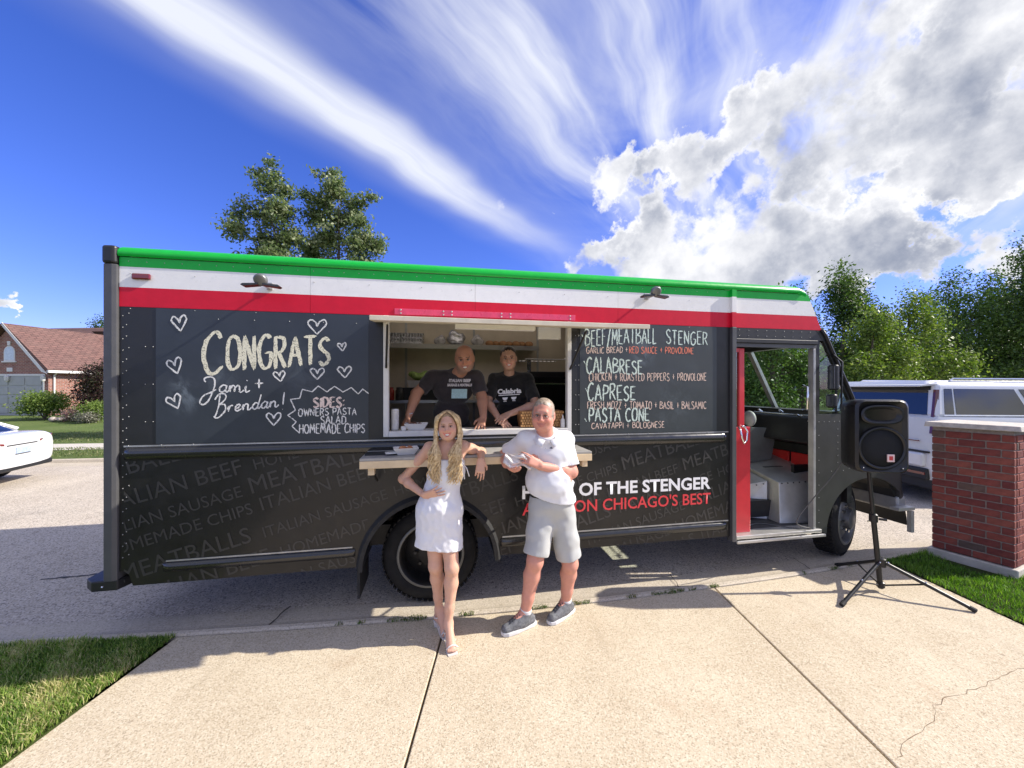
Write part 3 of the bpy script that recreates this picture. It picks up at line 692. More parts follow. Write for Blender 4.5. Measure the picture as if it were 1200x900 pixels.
MB().hexa([(6.30, .10, 1.24), (6.68, .10, 1.16), (6.68, W - .1, 1.16), (6.30, W - .1, 1.24), (6.42, .10, 1.52), (6.72, .10, 1.57), (6.72, W - .1, 1.57), (6.42, W - .1, 1.52)]).build('dashboard', M_DRK, truck, bevel=.02)
MB().box((6.60, .03, .62), (6.66, W - .03, 1.17)).build('firewall', M_DRK, truck)
for v0 in (.34, .70): MB().box((6.57, v0, .90), (6.596, v0 + .33, 1.07)).build('red_locker', mat('red_locker_paint', (.55, .02, .02), .4), truck, bevel=.008)
T = trs((6.20, 1.45, 1.50), 0, R(-65), 0); mb = MB(); ring = [T @ Vector((.21 * math.cos(a), .21 * math.sin(a), 0)) for a in [2 * math.pi * k / 28 for k in range(29)]]
mb.tube(ring, .014, 6, cap=False)
for a in (0, 2.1, 4.2): mb.tube([T @ Vector((0, 0, 0)), T @ Vector((.2 * math.cos(a), .2 * math.sin(a), 0))], .012, 6)
mb.build('steering_wheel', M_DRK, truck, smooth=True)
mb = MB()
for k, (u, v, z) in enumerate([(6.36, .35, 1.52), (6.40, .62, 1.56), (6.38, .9, 1.55), (6.37, .22, 1.46)]): mb.tube([(u, v, z), (u - .05, v, z + .03)], .012, 6)
mb.tube([(6.36, .15, 1.545), (6.36, 1.0, 1.545)], .008, 6); mb.build('dash_rail', M_CHR, truck)
mb = MB(); mb.ball((6.12, .82, 1.47), (.055, .09, .10), 14, 10); mb.build('headrest_pad', mat('grey_vinyl', (.45, .45, .43), .6, var=.2), truck, smooth=True)
# marker lamp, rear top
mk_ = MB().box((.085, -.022, 2.655), (.205, -.0015, 2.70)).build('marker_lamp', M_REDLENS, truck, bevel=.016, segs=3)
# flood lamps on folding arms above the boards
def lamp(u, z):
    l = thing('work_lamp', None, None, (u, 0, z)); l.parent = truck; l.scale = (.70, .85, .70)
    MB().box((-.03, -.02, -.02), (.03, -.002, .06)).build('lamp_base', M_ALUD, l, bevel=.004)
    MB().tube([(0, -.01, .0), (0, -.12, -.005), (0, -.19, .01)], .013, 8).build('lamp_arm', M_ALUD, l, smooth=True)
    mb = MB().lathe([(.005, -.05), (.05, -.035), (.066, .0), (.062, .03), (.045, .035), (.0, .035)], 20, trs((.0, -.19, .035), R(115), 0, 0), cap=False)
    mb.build('lamp_head', mat('lamp_grey', (.20, .20, .20), .4, .5), l, smooth=True)
    for s_ in (-1, 1): MB().prism([(s_ * .02, -.025), (s_ * .17, -.045), (s_ * .19, -.03), (s_ * .17, -.015), (s_ * .02, -.005)], -.215, -.14, 'y').build('lamp_wing', mat('lamp_hood', (.06, .06, .06), .4, .4), l, bevel=.004)
    return l
lamp(1.01, 2.635); lamp(4.235, 2.70)
# --- serving window: frame, hatch, strut, brackets
MB().box((1.862, -.018, 1.447), (1.905, .04, 2.452)).build('window_frame', M_FRW, truck, bevel=.003)
MB().box((3.452, -.018, 1.447), (3.490, .04, 2.452)).build('window_frame', M_FRW, truck, bevel=.003)
MB().box((1.906, -.022, 1.447), (3.451, .22, 1.492)).build('window_sill', M_FRW, truck, bevel=.004)
MB().box((1.906, -.005, 2.432), (3.451, .04, 2.452)).build('window_head', M_FRW, truck)
HA = .152                                             # hatch droops a little: rise over run
hz = lambda n: 2.415 - HA * n
MB().hexa([(1.79, -.012, hz(0) - .020), (3.64, -.012, hz(0) - .020), (3.745, -.90, hz(.90) - .018), (1.90, -.90, hz(.90) - .018), (1.79, -.012, hz(0) + .014), (3.64, -.012, hz(0) + .014), (3.745, -.90, hz(.90) + .012), (1.90, -.90, hz(.90) + .012)]).build('hatch_door', M_CREAM, truck, bevel=.003)
MB().box((2.42, -.70, hz(.7) - .05), (2.98, -.64, hz(.7) - .022)).build('hatch_latch_bar', M_FRW, truck)
MB().tube([(3.475, -.02, 2.02), (3.52, -.30, 2.33)], .009, 6).build('gas_strut', M_DRK, truck)
MB().tube([(1.885, -.02, 2.02), (1.93, -.30, 2.33)], .009, 6).build('gas_strut', M_DRK, truck)
MB().box((1.95, -.009, 2.464), (3.53, -.0015, 2.515)).build('hinge_plate', mat('hinge_red', (.68, .05, .11), .3, coat=.4), truck, bevel=.002)
MB().box((3.20, .06, 2.30), (3.42, .12, 2.42)).build('window_head_box', M_FRW, truck, bevel=.01)
# counter shelf on brackets
sh = MB().box((1.745, -.38, 1.318), (3.535, -.05, 1.338)).build('shelf_board', mat('shelf_top_shaded', (.34, .33, .31), .5, var=.12, dirt=((.16, .14, .12), 7, .5)), truck, bevel=.003)  # shade under the hatch is put into the top's grey colour
MB().box((1.745, -.384, 1.262), (3.535, -.362, 1.3175)).build('shelf_rail', M_WOOD, truck, bevel=.003)
for u in (1.80, 2.9, 3.46):
    MB().box((u, -.36, 1.21), (u + .045, -.30, 1.3175)).build('shelf_bracket', M_WOOD, truck, bevel=.002)
    MB().tube([(u + .02, -.32, 1.24), (u + .02, -.05, 1.10)], .010, 6).build('shelf_stay', M_DRK, truck)
MB().box((1.745, -.05, 1.29), (3.535, -.002, 1.34)).build('shelf_ledger', M_ALUD, truck, bevel=.002)
# rivets, one joined mesh (too many and too small to pick apart)
mb = MB()
def riv(u, z, v=-.002, r=.0042): mb.ball((u, v, z), (r, .004, r), 6, 3)
for k in range(44): riv(.06 + k * .115, 2.79)
for k in range(12): riv(.07 + k * .42, 2.70); riv(.07 + k * .42, 2.44, -.003)
for k in range(22): riv(.022, .60 + k * .085); riv(.045 if k % 3 else .06, .62 + k * .085)
for k in range(24): riv(.06 + k * .21, 1.425, -.006)
for u in (.165, .215): [riv(u, 1.6 + k * .28) for k in range(3)]
for u in (3.535, 3.565): [riv(u, 1.52 + k * .135) for k in range(7)]
for k in range(9): riv(5.25 + k * .105, 2.43); riv(5.25 + k * .105, 2.375)
for k in range(8): riv(6.20 + k * .065, 1.50); riv(6.20, .45 + k * .13)
for k in range(7): riv(6.36 + k * .075, .98 + (k % 2) * .02); riv(6.44, 1.0 + k * .07)
for k in range(6): riv(.4 + k * .25, 2.38, -.006)
for u in (2.0, 2.35, 2.42, 2.85, 2.93, 3.48): riv(u, 2.475, -.010, .008); riv(u, 2.503, -.010, .008)
mb.build('rivets', M_ALUD, truck, smooth=True)['kind'] = 'stuff'

# ------------------------------------------------------------------ lettering
def text_mesh(s, size, bold=0.0, spacing=1.0):
    c = bpy.data.curves.new('t', 'FONT'); c.body = s; c.size = size; c.offset = bold; c.space_character = spacing; c.resolution_u = 3
    o = bpy.data.objects.new('t', c); COL.objects.link(o); bpy.context.view_layer.update()
    me = bpy.data.meshes.new_from_object(o.evaluated_get(bpy.context.evaluated_depsgraph_get()))
    bpy.data.objects.remove(o); return me


def put_text(s, name, m, u0, z0, width, height, parent=None, v=-.0045, slope=0.0, bold=.0, spacing=1.0, clips=None, mtx=None):
    """flat print on the flank: cap height = height, stretched to width if given"""
    me = text_mesh(s, 1.0, bold, spacing); vs = [vv.co.copy() for vv in me.vertices]
    if not vs: return None
    w0 = min(c.x for c in vs); w1 = max(c.x for c in vs); capref = .70
    sz = height / capref; sx = width / (w1 - w0) if width else sz
    cs, sn = math.cos(slope), math.sin(slope)
    for vv in me.vertices:
        x = (vv.co.x - w0) * sx; y = vv.co.y * sz
        if mtx is None: vv.co = (u0 + x * cs - y * sn * 0, v, z0 + y + x * math.tan(slope) * cs)
        else: vv.co = mtx @ Vector((x, 0, y))
    if clips:
        bm = bmesh.new(); bm.from_mesh(me); out = bmesh.new(); bm.free()
        res = bpy.data.meshes.new(name); acc = bmesh.new()
        for (a, b, c, d) in clips:
            q = bmesh.new(); q.from_mesh(me)
            for co, no in (((a, 0, 0), (-1, 0, 0)), ((b, 0, 0), (1, 0, 0)), ((0, 0, c), (0, 0, -1)), ((0, 0, d), (0, 0, 1))):
                g = q.verts[:] + q.edges[:] + q.faces[:]
                if g: bmesh.ops.bisect_plane(q, geom=g, plane_co=co, plane_no=no, clear_outer=True)
            tmp = bpy.data.meshes.new('x'); q.to_mesh(tmp); q.free(); acc.from_mesh(tmp)
        acc.to_mesh(res); nf = len(acc.faces); acc.free(); me = res
        if nf == 0: return None
    me.name = name; me.materials.clear(); me.materials.append(m)
    o = bpy.data.objects.new(name, me); link(o, parent or truck); return o


M_LW = mat('white_print', (.85, .85, .85), .4, var=.02)
M_LR = mat('red_print', (.72, .05, .06), .4, var=.03)
M_GHOST = mat('grey_background_print', (.042, .040, .038), .4, var=.1, scale=3)
sl = math.atan((.866 - .905) / 1.05)
put_text('HOME OF THE STENGER', 'lettering', M_LW, 3.038, .872, 1.885, .112, bold=.028, slope=0.0)
put_text("A SPIN ON CHICAGO'S BEST", 'lettering', M_LR, 3.038, .725, 1.885, .105, bold=.012, slope=0.0)
# ghost lettering running uphill across the lower flank
words = [('MEATBALLS', .125), ('ITALIAN BEEF', .115), ('HOMEMADE CHIPS', .085), ('ITALIAN SAUSAGE', .085)]
lines = [
    (-.35, 1.10, [(0, .12), (2, .10)]),
    (-.12, .93, [(1, .118), (2, .085), (0, .13), (1, .1)]),
    (-.14, .745, [(3, .088), (0, .13), (1, .085), (3, .1)]),
    (-.10, .60, [(2, .088), (1, .105), (2, .09), (1, .12)]),
    (.02, .415, [(0, .125), (3, .085), (2, .085), (1, .11), (0, .12)]),
    (.10, .235, [(1, .115), (2, .09), (0, .12), (3, .085), (1, .1)]),
    (.9, .225, [(3, .09), (1, .12), (2, .085), (0, .13), (1, .1)]),
    (1.5, .19, [(2, .09), (3, .11), (1, .09), (0, .12)]),
    (2.1, .17, [(1, .11), (0, .12), (3, .09), (2, .09)]),
    (2.75, .16, [(0, .12), (3, .09), (1, .12)]),
    (3.4, .15, [(3, .10), (2, .11), (1, .1)]),
    (4.0, .14, [(0, .11), (1, .1)])]
rects = [(.03, AU - AR - .05, .39, 1.31), (AU + AR + .05, 5.12, .39, 1.31)]
for k in range(16):
    ua = AU - AR - .05 + (2 * AR + .1) * k / 16; ub = AU - AR - .05 + (2 * AR + .1) * (k + 1) / 16; q = min(abs(ua - AU), abs(ub - AU)); rects.append((ua, ub, AZ + math.sqrt(max(0, (AR + .05) ** 2 - q * q)), 1.31))
SLP = R(15.5)
for u0, z0, ws in lines:
    u = u0; z = z0
    for wi, h in ws:
        s_ = words[wi][0]; me_w = text_mesh(s_, 1.0); xs_ = [v.co.x for v in me_w.vertices]; w_ = (max(xs_) - min(xs_)) * h / .70 * .98
        if u < 5.2 and z < 1.35:
            Mx = Matrix.Translation((u, -.0032, z)) @ Matrix.Rotation(-SLP, 4, 'Y')
            bl_o = put_text(s_, 'background_lettering', M_GHOST, 0, 0, w_, h, clips=rects, mtx=Mx)
            if bl_o is not None: bl_o['kind'] = 'stuff'
        u += (w_ + h * .75) * math.cos(SLP); z += (w_ + h * .75) * math.sin(SLP)

# chalk handwriting: single-stroke letters drawn as thick rough ribbons
GL_ = {
 'A': (.62, [[(0, 0), (.3, 1), (.6, 0)], [(.1, .38), (.5, .38)]]), 'B': (.58, [[(.03, 0), (.03, 1)], ['s', (.03, 1), (.42, .92), (.45, .68), (.05, .54)], ['s', (.05, .54), (.55, .44), (.55, .12), (.02, 0)]]),
 'C': (.58, [['s', (.56, .86), (.38, 1), (.1, .8), (.02, .42), (.14, .06), (.38, 0), (.56, .14)]]), 'D': (.6, [[(.03, 0), (.03, 1)], ['s', (.0, 1), (.45, .9), (.56, .5), (.42, .1), (.0, 0)]]),
 'E': (.5, [[(.5, 1), (.04, .98), (.04, .02), (.5, 0)], [(.05, .52), (.42, .52)]]), 'F': (.48, [[(.5, 1), (.04, .98), (.04, 0)], [(.05, .52), (.4, .52)]]),
 'G': (.62, [['s', (.56, .88), (.36, 1), (.1, .8), (.03, .42), (.16, .05), (.42, 0), (.58, .2), (.58, .45)], [(.34, .46), (.62, .46)]]), 'H': (.58, [[(.04, 0), (.04, 1)], [(.54, 0), (.54, 1)], [(.04, .5), (.54, .52)]]),
 'I': (.14, [[(.07, 0), (.07, 1)]]), 'J': (.45, [['s', (.4, 1), (.4, .3), (.3, .02), (.1, 0), (0, .2)]]), 'K': (.55, [[(.04, 0), (.04, 1)], [(.5, 1), (.06, .48), (.54, 0)]]),
 'L': (.46, [[(.04, 1), (.04, 0), (.46, .02)]]), 'M': (.72, [[(.02, 0), (.1, 1), (.36, .35), (.6, 1), (.7, 0)]]), 'N': (.58, [[(.04, 0), (.04, 1), (.52, 0), (.52, 1)]]),
 'O': (.62, [['s', (.3, 1), (.08, .84), (.02, .46), (.12, .08), (.32, 0), (.52, .12), (.6, .5), (.52, .86), (.3, 1)]]), 'P': (.52, [[(.04, 0), (.04, 1)], ['s', (.0, 1), (.42, .96), (.5, .72), (.36, .5), (.04, .46)]]),
 'R': (.56, [[(.04, 0), (.04, 1)], ['s', (.0, 1), (.4, .96), (.48, .74), (.32, .54), (.04, .5)], [(.2, .5), (.54, 0)]]), 'S': (.54, [['s', (.5, .86), (.3, 1), (.06, .82), (.16, .58), (.44, .4), (.5, .16), (.26, 0), (.02, .14)]]),
 'T': (.58, [[(.0, 1), (.58, .98)], [(.29, 1), (.29, 0)]]), 'U': (.56, [['s', (.04, 1), (.04, .25), (.26, 0), (.5, .25), (.52, 1)]]), 'V': (.56, [[(.02, 1), (.28, 0), (.54, 1)]]), 'W': (.8, [[(.02, 1), (.2, 0), (.4, .8), (.6, 0), (.78, 1)]]),
 'Z': (.52, [[(.02, 1), (.5, 1), (.02, 0), (.5, 0)]]), '+': (.5, [[(.25, .15), (.25, .85)], [(.02, .5), (.48, .5)]]), '/': (.4, [[(.0, -.15), (.38, 1.1)]]), ':': (.15, [[(.06, .62), (.08, .74)], [(.06, .16), (.08, .28)]]),
 '-': (.3, [[(0, .5), (.3, .5)]]), ' ': (.3, []), '.': (.15, [[(.05, .4), (.1, .55)]])}


def catmull(pts, k=5):
    out = []
    for i in range(len(pts) - 1):
        p0, p1, p2, p3 = (Vector(pts[max(i - 1, 0)]), Vector(pts[i]), Vector(pts[i + 1]), Vector(pts[min(i + 2, len(pts) - 1)]))
        for j in range(k):
            t_ = j / k; out.append(.5 * ((2 * p1) + (-p0 + p2) * t_ + (2 * p0 - 5 * p1 + 4 * p2 - p3) * t_ ** 2 + (-p0 + 3 * p1 - 3 * p2 + p3) * t_ ** 3))
    out.append(Vector(pts[-1])); return out


class Chalk:
    def __init__(s, seed=1): s.mb = MB(); s.rnd = random.Random(seed); s.k = 0
    def stroke(s, pts, w, v=-.0048):
        pts = [Vector(p) for p in pts]; d2 = []
        for a, b in zip(pts, pts[1:]):
            m_ = max(1, int((b - a).length / (w * 1.2)))
            d2 += [a + (b - a) * (i / m_) for i in range(m_)]
        d2.append(pts[-1]); s.k += 1; vv = v - .00006 * (s.k % 40); vs = []
        for i, p in enumerate(d2):
            d = d2[min(i + 1, len(d2) - 1)] - d2[max(i - 1, 0)]
            d = d.normalized() if d.length > 1e-9 else Vector((1, 0)); n_ = Vector((-d.y, d.x)); e = .5 if i in (0, len(d2) - 1) else 1
            a_ = w / 2 * e * s.rnd.uniform(.6, 1.25); b_ = w / 2 * e * s.rnd.uniform(.6, 1.25)
            vs += [(p.x + n_.x * a_, vv, p.y + n_.y * a_), (p.x - n_.x * b_, vv, p.y - n_.y * b_)]
        s.mb.add(vs, [(2 * i, 2 * i + 1, 2 * i + 3, 2 * i + 2) for i in range(len(d2) - 1)])
    def write(s, text, p0, p1, h0, h1, w, jit=.05, double=False):
        """letters between base points p0,p1 (u,z), heights h0..h1"""
        tot = sum(GL_[c][0] + .16 for c in text); x = 0; p0 = Vector(p0); p1 = Vector(p1); L = (p1 - p0).length
        dr_ = (p1 - p0).normalized()
        for c in text:
            wd, sts = GL_[c]; f = x / tot; h = h0 + (h1 - h0) * f; bx = p0 + dr_ * (L * f); ux = L / tot; jz = s.rnd.uniform(-jit, jit) * h; sc = 1 + s.rnd.uniform(-jit, jit)
            for st in sts:
                cur = st[0] == 's'; pts = st[1:] if cur else st
                q = [(bx.x + (p[0] + s.rnd.uniform(-.02, .02)) * ux, bx.y + jz + dr_.y * L / tot * p[0] + (p[1] + s.rnd.uniform(-.02, .02)) * h * sc) for p in pts]
                if cur: q = catmull(q, 4)
                s.stroke(q, w)
                if double: s.stroke([(a[0] + w * .55, a[1] + w * .3) for a in q], w * .8)
            x += wd + .16
    def heart(s, px, py, w, h, rot=0.0, lw=.012):
        u, z = side(px, py); pts = [(0, -.55), (-.3, -.1), (-.5, .25), (-.32, .5), (-.08, .3), (0, .02), (.12, .35), (.38, .52), (.5, .25), (.3, -.12), (0, -.55)]
        c_, s_ = math.cos(rot), math.sin(rot)
        s.stroke(catmull([(u + (a * c_ - b * s_) * w, z + (a * s_ + b * c_) * h) for a, b in pts], 3), lw)
    def done(s, name, m): o = s.mb.build(name, m, truck, fix=False); o['kind'] = 'stuff'; return o


def chalk_mat(name, col):
    m, t, b = new_mat(name); v = t.nodes.new('ShaderNodeTexCoord').outputs['Object']
    n1 = noise(t, v, 160, 4, .7).ss(.30, .52)
    t.links.new(mixc(t, n1, tuple(.55 * c for c in col), col), b.inputs['Base Color']); b.inputs['Roughness'].default_value = .95; b.inputs['Specular IOR Level'].default_value = .05
    tr = t.nodes.new('ShaderNodeBsdfTransparent'); mx = t.nodes.new('ShaderNodeMixShader'); t.links.new((noise(t, v, 95, 5, .75).ss(.36, .46)).k, mx.inputs[0]); t.links.new(tr.outputs[0], mx.inputs[1]); t.links.new(b.outputs[0], mx.inputs[2]); t.links.new(mx.outputs[0], t.nodes['Material Output'].inputs[0])
    return m


C_W = chalk_mat('white_chalk', (.78, .78, .76)); C_Y = chalk_mat('cream_chalk', (.80, .77, .60)); C_O = chalk_mat('peach_chalk', (.78, .60, .50)); C_R = chalk_mat('red_chalk', (.78, .26, .18)); C_G = chalk_mat('pale_green_chalk', (.66, .78, .70))
S2 = side
def hh(px, y0, y1): return side(px, y0)[1] - side(px, y1)[1]
c = Chalk(2)
# CONGRATS with a larger first letter
c.write('C', S2(237.5, 438), S2(266, 437), hh(240, 389, 437), hh(262, 390, 437), .022, 0, True)
c.write('ONGRATS', S2(266, 435), S2(389, 427), hh(267, 394, 435), hh(388, 398, 428), .021, .03, True)
c.done('chalk_lettering', C_Y)
c = Chalk(3)
def script(px0, py0, sx, sy, strokes, w):             # joined-up handwriting, strokes in units of the x-height
    for st in strokes:
        c.stroke(catmull([side(px0 + a * sx, py0 - b * sy) for a, b in st], 4), w)
LC = {
 'J': (1.75, [[(.35, 1.35), (.15, 1.75), (.5, 2.05), (1.05, 1.95), (1.3, 1.3), (1.2, .2), (.85, -1.2), (.35, -1.7), (.0, -1.3), (.3, -.5), (1.0, -.05), (1.5, .35)]]),
 'a': (1.05, [[(.78, .78), (.45, .98), (.12, .62), (.12, .2), (.38, .0), (.68, .28), (.80, .85)], [(.80, .92), (.74, .25), (.88, .0), (1.08, .3)]]),
 'm': (1.55, [[(.0, .35), (.12, .9), (.14, .02)], [(.14, .5), (.36, .9), (.56, .72), (.58, .05)], [(.58, .5), (.84, .92), (1.06, .7), (1.10, .1), (1.3, .0), (1.55, .3)]]),
 'n': (1.15, [[(.0, .35), (.12, .9), (.14, .02)], [(.14, .5), (.42, .92), (.66, .7), (.68, .12), (.86, .0), (1.12, .3)]]),
 'i': (.6, [[(.05, .4), (.16, .85), (.16, .15), (.32, .0), (.6, .25)], [(.15, 1.55), (.20, 1.62)]]),
 'r': (.85, [[(.0, .3), (.14, .85), (.14, .02)], [(.14, .5), (.36, .9), (.62, .85)]]),
 'e': (.9, [[(.05, .35), (.45, .5), (.60, .78), (.38, .98), (.12, .70), (.10, .25), (.35, .0), (.85, .3)]]),
 'd': (1.05, [[(.74, .72), (.42, .95), (.12, .6), (.12, .2), (.38, .0), (.66, .25), (.80, .9)], [(.92, 2.1), (.82, 1.2), (.74, .3), (.88, .02), (1.08, .3)]]),
 'B': (1.7, [[(.55, 2.6), (.55, 1.0), (.30, -.7)], [(.0, 2.0), (.45, 2.75), (1.15, 2.7), (1.25, 1.9), (.55, 1.2)], [(.55, 1.2), (1.25, 1.15), (1.45, .3), (.95, -.5), (.45, -.75), (.15, -.4)]])}
def cursive(word, px0, py0, px1, py1, xh, w):
    tot = sum(LC[k][0] for k in word); x = 0
    for k in word:
        for st in LC[k][1]:
            q = []
            for a_, b_ in st:
                f = (x + a_) / tot; q.append(side(px0 + (px1 - px0) * f + b_ * 1.1, py0 + (py1 - py0) * f - b_ * xh))
            c.stroke(catmull(q, 4), w)
        x += LC[k][0]
cursive('Jami', 236, 459.5, 293, 459.5, 8.6, .0115); cursive('Brendan', 250, 484.5, 327, 476.5, 8.0, .0115)
c.stroke([side(299, 449.5), side(309, 449)], .0115); c.stroke([side(304, 455), side(304, 444)], .0115)
c.stroke([side(333.5, 459.5), side(332, 474)], .012); c.stroke([side(331.2, 479.2), side(331.8, 480)], .013)
c.write('OWNERS PASTA', S2(350, 487.5), S2(419, 486), .058, .058, .009); c.write('SALAD', S2(376, 496.5), S2(407, 496.5), .062, .062, .009); c.write('HOMEMADE CHIPS', S2(351, 508), S2(429, 507), .073, .073, .0095)
zz_ = [(745, 570), (705, 540), (675, 572), (630, 530), (575, 560), (520, 522), (470, 558), (412, 520), (372, 558), (308, 542), (290, 600), (230, 608), (262, 680), (212, 712), (268, 755), (240, 785), (290, 832)]
c.stroke([side(300 + a / 5.63, 360 + b / 5.63) for a, b in zz_], .009)
for h_ in ((211, 379, .10, .11, .15), (372, 383, .14, .11, 0), (206, 429, .10, .11, .3), (205.5, 471, .10, .10, .4), (401, 406.5, .065, .062, .1), (372, 438, .105, .085, 0), (404, 436, .105, .088, .05), (328, 441, .085, .075, .15), (321, 491, .105, .095, 0)):
    c.heart(*h_)
c.done('chalk_lettering', C_W)
c = Chalk(4); c.write('SIDES:', S2(367, 477.5), S2(405, 477), .080, .080, .012, .04, True); c.done('chalk_lettering', chalk_mat('pale_pink_chalk', (.80, .66, .60)))
# right board
c = Chalk(5)
c.write('BEEF/MEATBALL', S2(685.5, 405.5), S2(770, 402), .150, .145, .013); c.write('STENGER', S2(780, 403), S2(830, 404), .135, .125, .0135)
c.write('CALABRESE', S2(687, 437.5), S2(754, 438), .155, .120, .0155); c.write('CAPRESE', S2(688.5, 469.5), S2(746, 468.5), .155, .125, .0155); c.write('PASTA CONE', S2(690, 494.5), S2(762, 493), .125, .115, .0155)
for x, y in ((682.5, 394), (685, 425), (687, 457), (686, 492)): c.stroke([side(x - 1, y - 2), side(x + 1, y + 2)], .017)
c.done('chalk_lettering', C_G)
c = Chalk(6)
c.write('GARLIC BREAD +', S2(687, 414.5), S2(736, 413), .058, .055, .0075); c.write('CHICKEN + ROASTED PEPPERS + PROVOLONE', S2(690, 446.5), S2(828, 446), .072, .072, .008)
c.write('FRESH MOZZ + TOMATO + BASIL + BALSAMIC', S2(688, 479), S2(828, 479), .066, .072, .0078); c.write('CAVATAPPI + BOLOGNESE', S2(693, 502.5), S2(779, 501), .052, .058, .0075)
c.done('chalk_lettering', C_O)
c = Chalk(7); c.write('RED SAUCE + PROVOLONE', S2(737, 414), S2(813, 414.5), .062, .058, .009); c.done('chalk_lettering', C_R)
# ------------------------------------------------------------------ vegetation
def foliage(name, blobs_, n, size, cols, seed, parent=None, m=None, squash=1.0, shell=.55, aspect=.55, droop=.3, spr=1.7):
    """thousands of small separate leaves gathered in sprays through the crown's volume"""
    rnd = np.random.RandomState(seed); vol = np.array([b[1][0] * b[1][1] * b[1][2] for b in blobs_]) ** .72; vol /= vol.sum()
    sprays = max(20, n // 15); bi = rnd.choice(len(blobs_), sprays, p=vol)
    C_ = np.array([b[0] for b in blobs_])[bi]; R_ = np.array([b[1] for b in blobs_])[bi]
    d = rnd.normal(size=(sprays, 3)); d /= np.linalg.norm(d, axis=1)[:, None]
    rad = shell + (1 - shell) * rnd.rand(sprays); rad *= 1 + .22 * np.sin(d[:, 0] * 5 + bi) * np.cos(d[:, 2] * 6 + bi * 2)
    sc = C_ + d * R_ * rad[:, None]
    shade = rnd.rand(sprays)
    si = rnd.choice(sprays, n); spread = size * spr
    p = sc[si] + rnd.normal(size=(n, 3)) * spread * np.array([1, 1, .7]); dd = d[si] * .6 + rnd.normal(size=(n, 3)) * .8; dd[:, 2] += .35
    nn = dd / np.linalg.norm(dd, axis=1)[:, None]
    t1 = np.cross(nn, rnd.normal(size=(n, 3))); t1 /= np.linalg.norm(t1, axis=1)[:, None]; t1[:, 2] -= droop; t1 /= np.linalg.norm(t1, axis=1)[:, None]; t2 = np.cross(nn, t1)
    L = size * (.6 + .7 * rnd.rand(n))[:, None]; Wd = L * aspect
    v = np.stack([p - t1 * L * .5, p + t2 * Wd * .5 - t1 * L * .05 + nn * L * .06, p + t1 * L * .5, p - t2 * Wd * .5 - t1 * L * .05 + nn * L * .06], 1)
    me = bpy.data.meshes.new(name); b = np.arange(n)[:, None] * 4
    me.vertices.add(n * 4); me.vertices.foreach_set('co', v.reshape(-1)); me.loops.add(n * 4); me.loops.foreach_set('vertex_index', np.arange(n * 4)); me.polygons.add(n)
    me.polygons.foreach_set('loop_start', np.arange(n) * 4); me.polygons.foreach_set('loop_total', np.full(n, 4)); me.update()
    ca = np.array(cols); f = np.clip(shade[si] * .65 + rnd.rand(n) * .35, 0, .999) * (len(ca) - 1); k = f.astype(int); fr = (f - k)[:, None]
    c_ = (ca[k] * (1 - fr) + ca[np.minimum(k + 1, len(ca) - 1)] * fr) * (.8 + .4 * rnd.rand(n, 1))
    cc = np.ones((n, 4, 4)); cc[:, :, :3] = c_[:, None]; at = me.color_attributes.new('Col', 'FLOAT_COLOR', 'POINT'); at.data.foreach_set('color', cc.reshape(-1))
    me.materials.append(m or leaf_mat('tree_leaf', .35)); o = bpy.data.objects.new(name, me); link(o, parent); o['kind'] = 'stuff'; return o


M_BARK = mat('bark', (.12, .09, .065), .9, var=.35, scale=9, bump=.6, bscale=22)
M_BARKP = mat('pale_bark', (.22, .20, .17), .9, var=.3, scale=9, bump=.5, bscale=22)


def tree(name, label, loc, h, blobs_, n, size, cols, seed, trunk_r=.14, forks=9, group=None, bark=None, cat='tree', shell=.5, spr=1.7):
    t_ = thing(name, label, cat, loc, 0, group); rnd = random.Random(seed)
    mb = MB(); base = Vector((0, 0, -.15)); top = Vector((rnd.uniform(-.1, .1) * h * .2, rnd.uniform(-.1, .1) * h * .2, h * .80))
    pts = [base.lerp(top, i / 6) + Vector((rnd.uniform(-1, 1), rnd.uniform(-1, 1), 0)) * trunk_r * .6 * (i > 0) for i in range(7)]
    mb.tube(pts, [trunk_r * (1.25 if i == 0 else 1 - i / 7.4) for i in range(7)], 9); mb.build('trunk', bark or M_BARK, t_, smooth=True)
    mb = MB()
    for (c_, r_) in blobs_:
        c_ = Vector(c_)
        for k in range(max(1, forks // len(blobs_) + 1)):
            z0 = max(h * .16, c_.z - r_[2] * rnd.uniform(.5, 1.3)); f_ = min(.95, z0 / (h * .8)); s_ = base.lerp(top, f_)
            e_ = c_ + Vector((rnd.uniform(-.7, .7) * r_[0], rnd.uniform(-.7, .7) * r_[1], rnd.uniform(-.2, .8) * r_[2])); m_ = s_.lerp(e_, .5) + Vector((0, 0, -.05 * h + rnd.uniform(0, .05) * h))
            r0 = trunk_r * (1 - f_) * .55 + .012
            mb.tube([s_, s_.lerp(m_, .6), m_, m_.lerp(e_, .6), e_], [r0, r0 * .8, r0 * .6, r0 * .35, .006], 6, cap=False)
            for j in range(3):
                q = m_.lerp(e_, rnd.uniform(.1, .8)); w = q + Vector((rnd.uniform(-.5, .5) * r_[0], rnd.uniform(-.5, .5) * r_[1], rnd.uniform(0, .6) * r_[2])); mb.tube([q, q.lerp(w, .5) + Vector((0, 0, .03)), w], [r0 * .3, r0 * .2, .004], 5, cap=False)
    mb.build('branches', bark or M_BARK, t_, smooth=True)['kind'] = 'stuff'
    foliage('crown', blobs_, n, size, cols, seed, t_, shell=shell, spr=spr); return t_


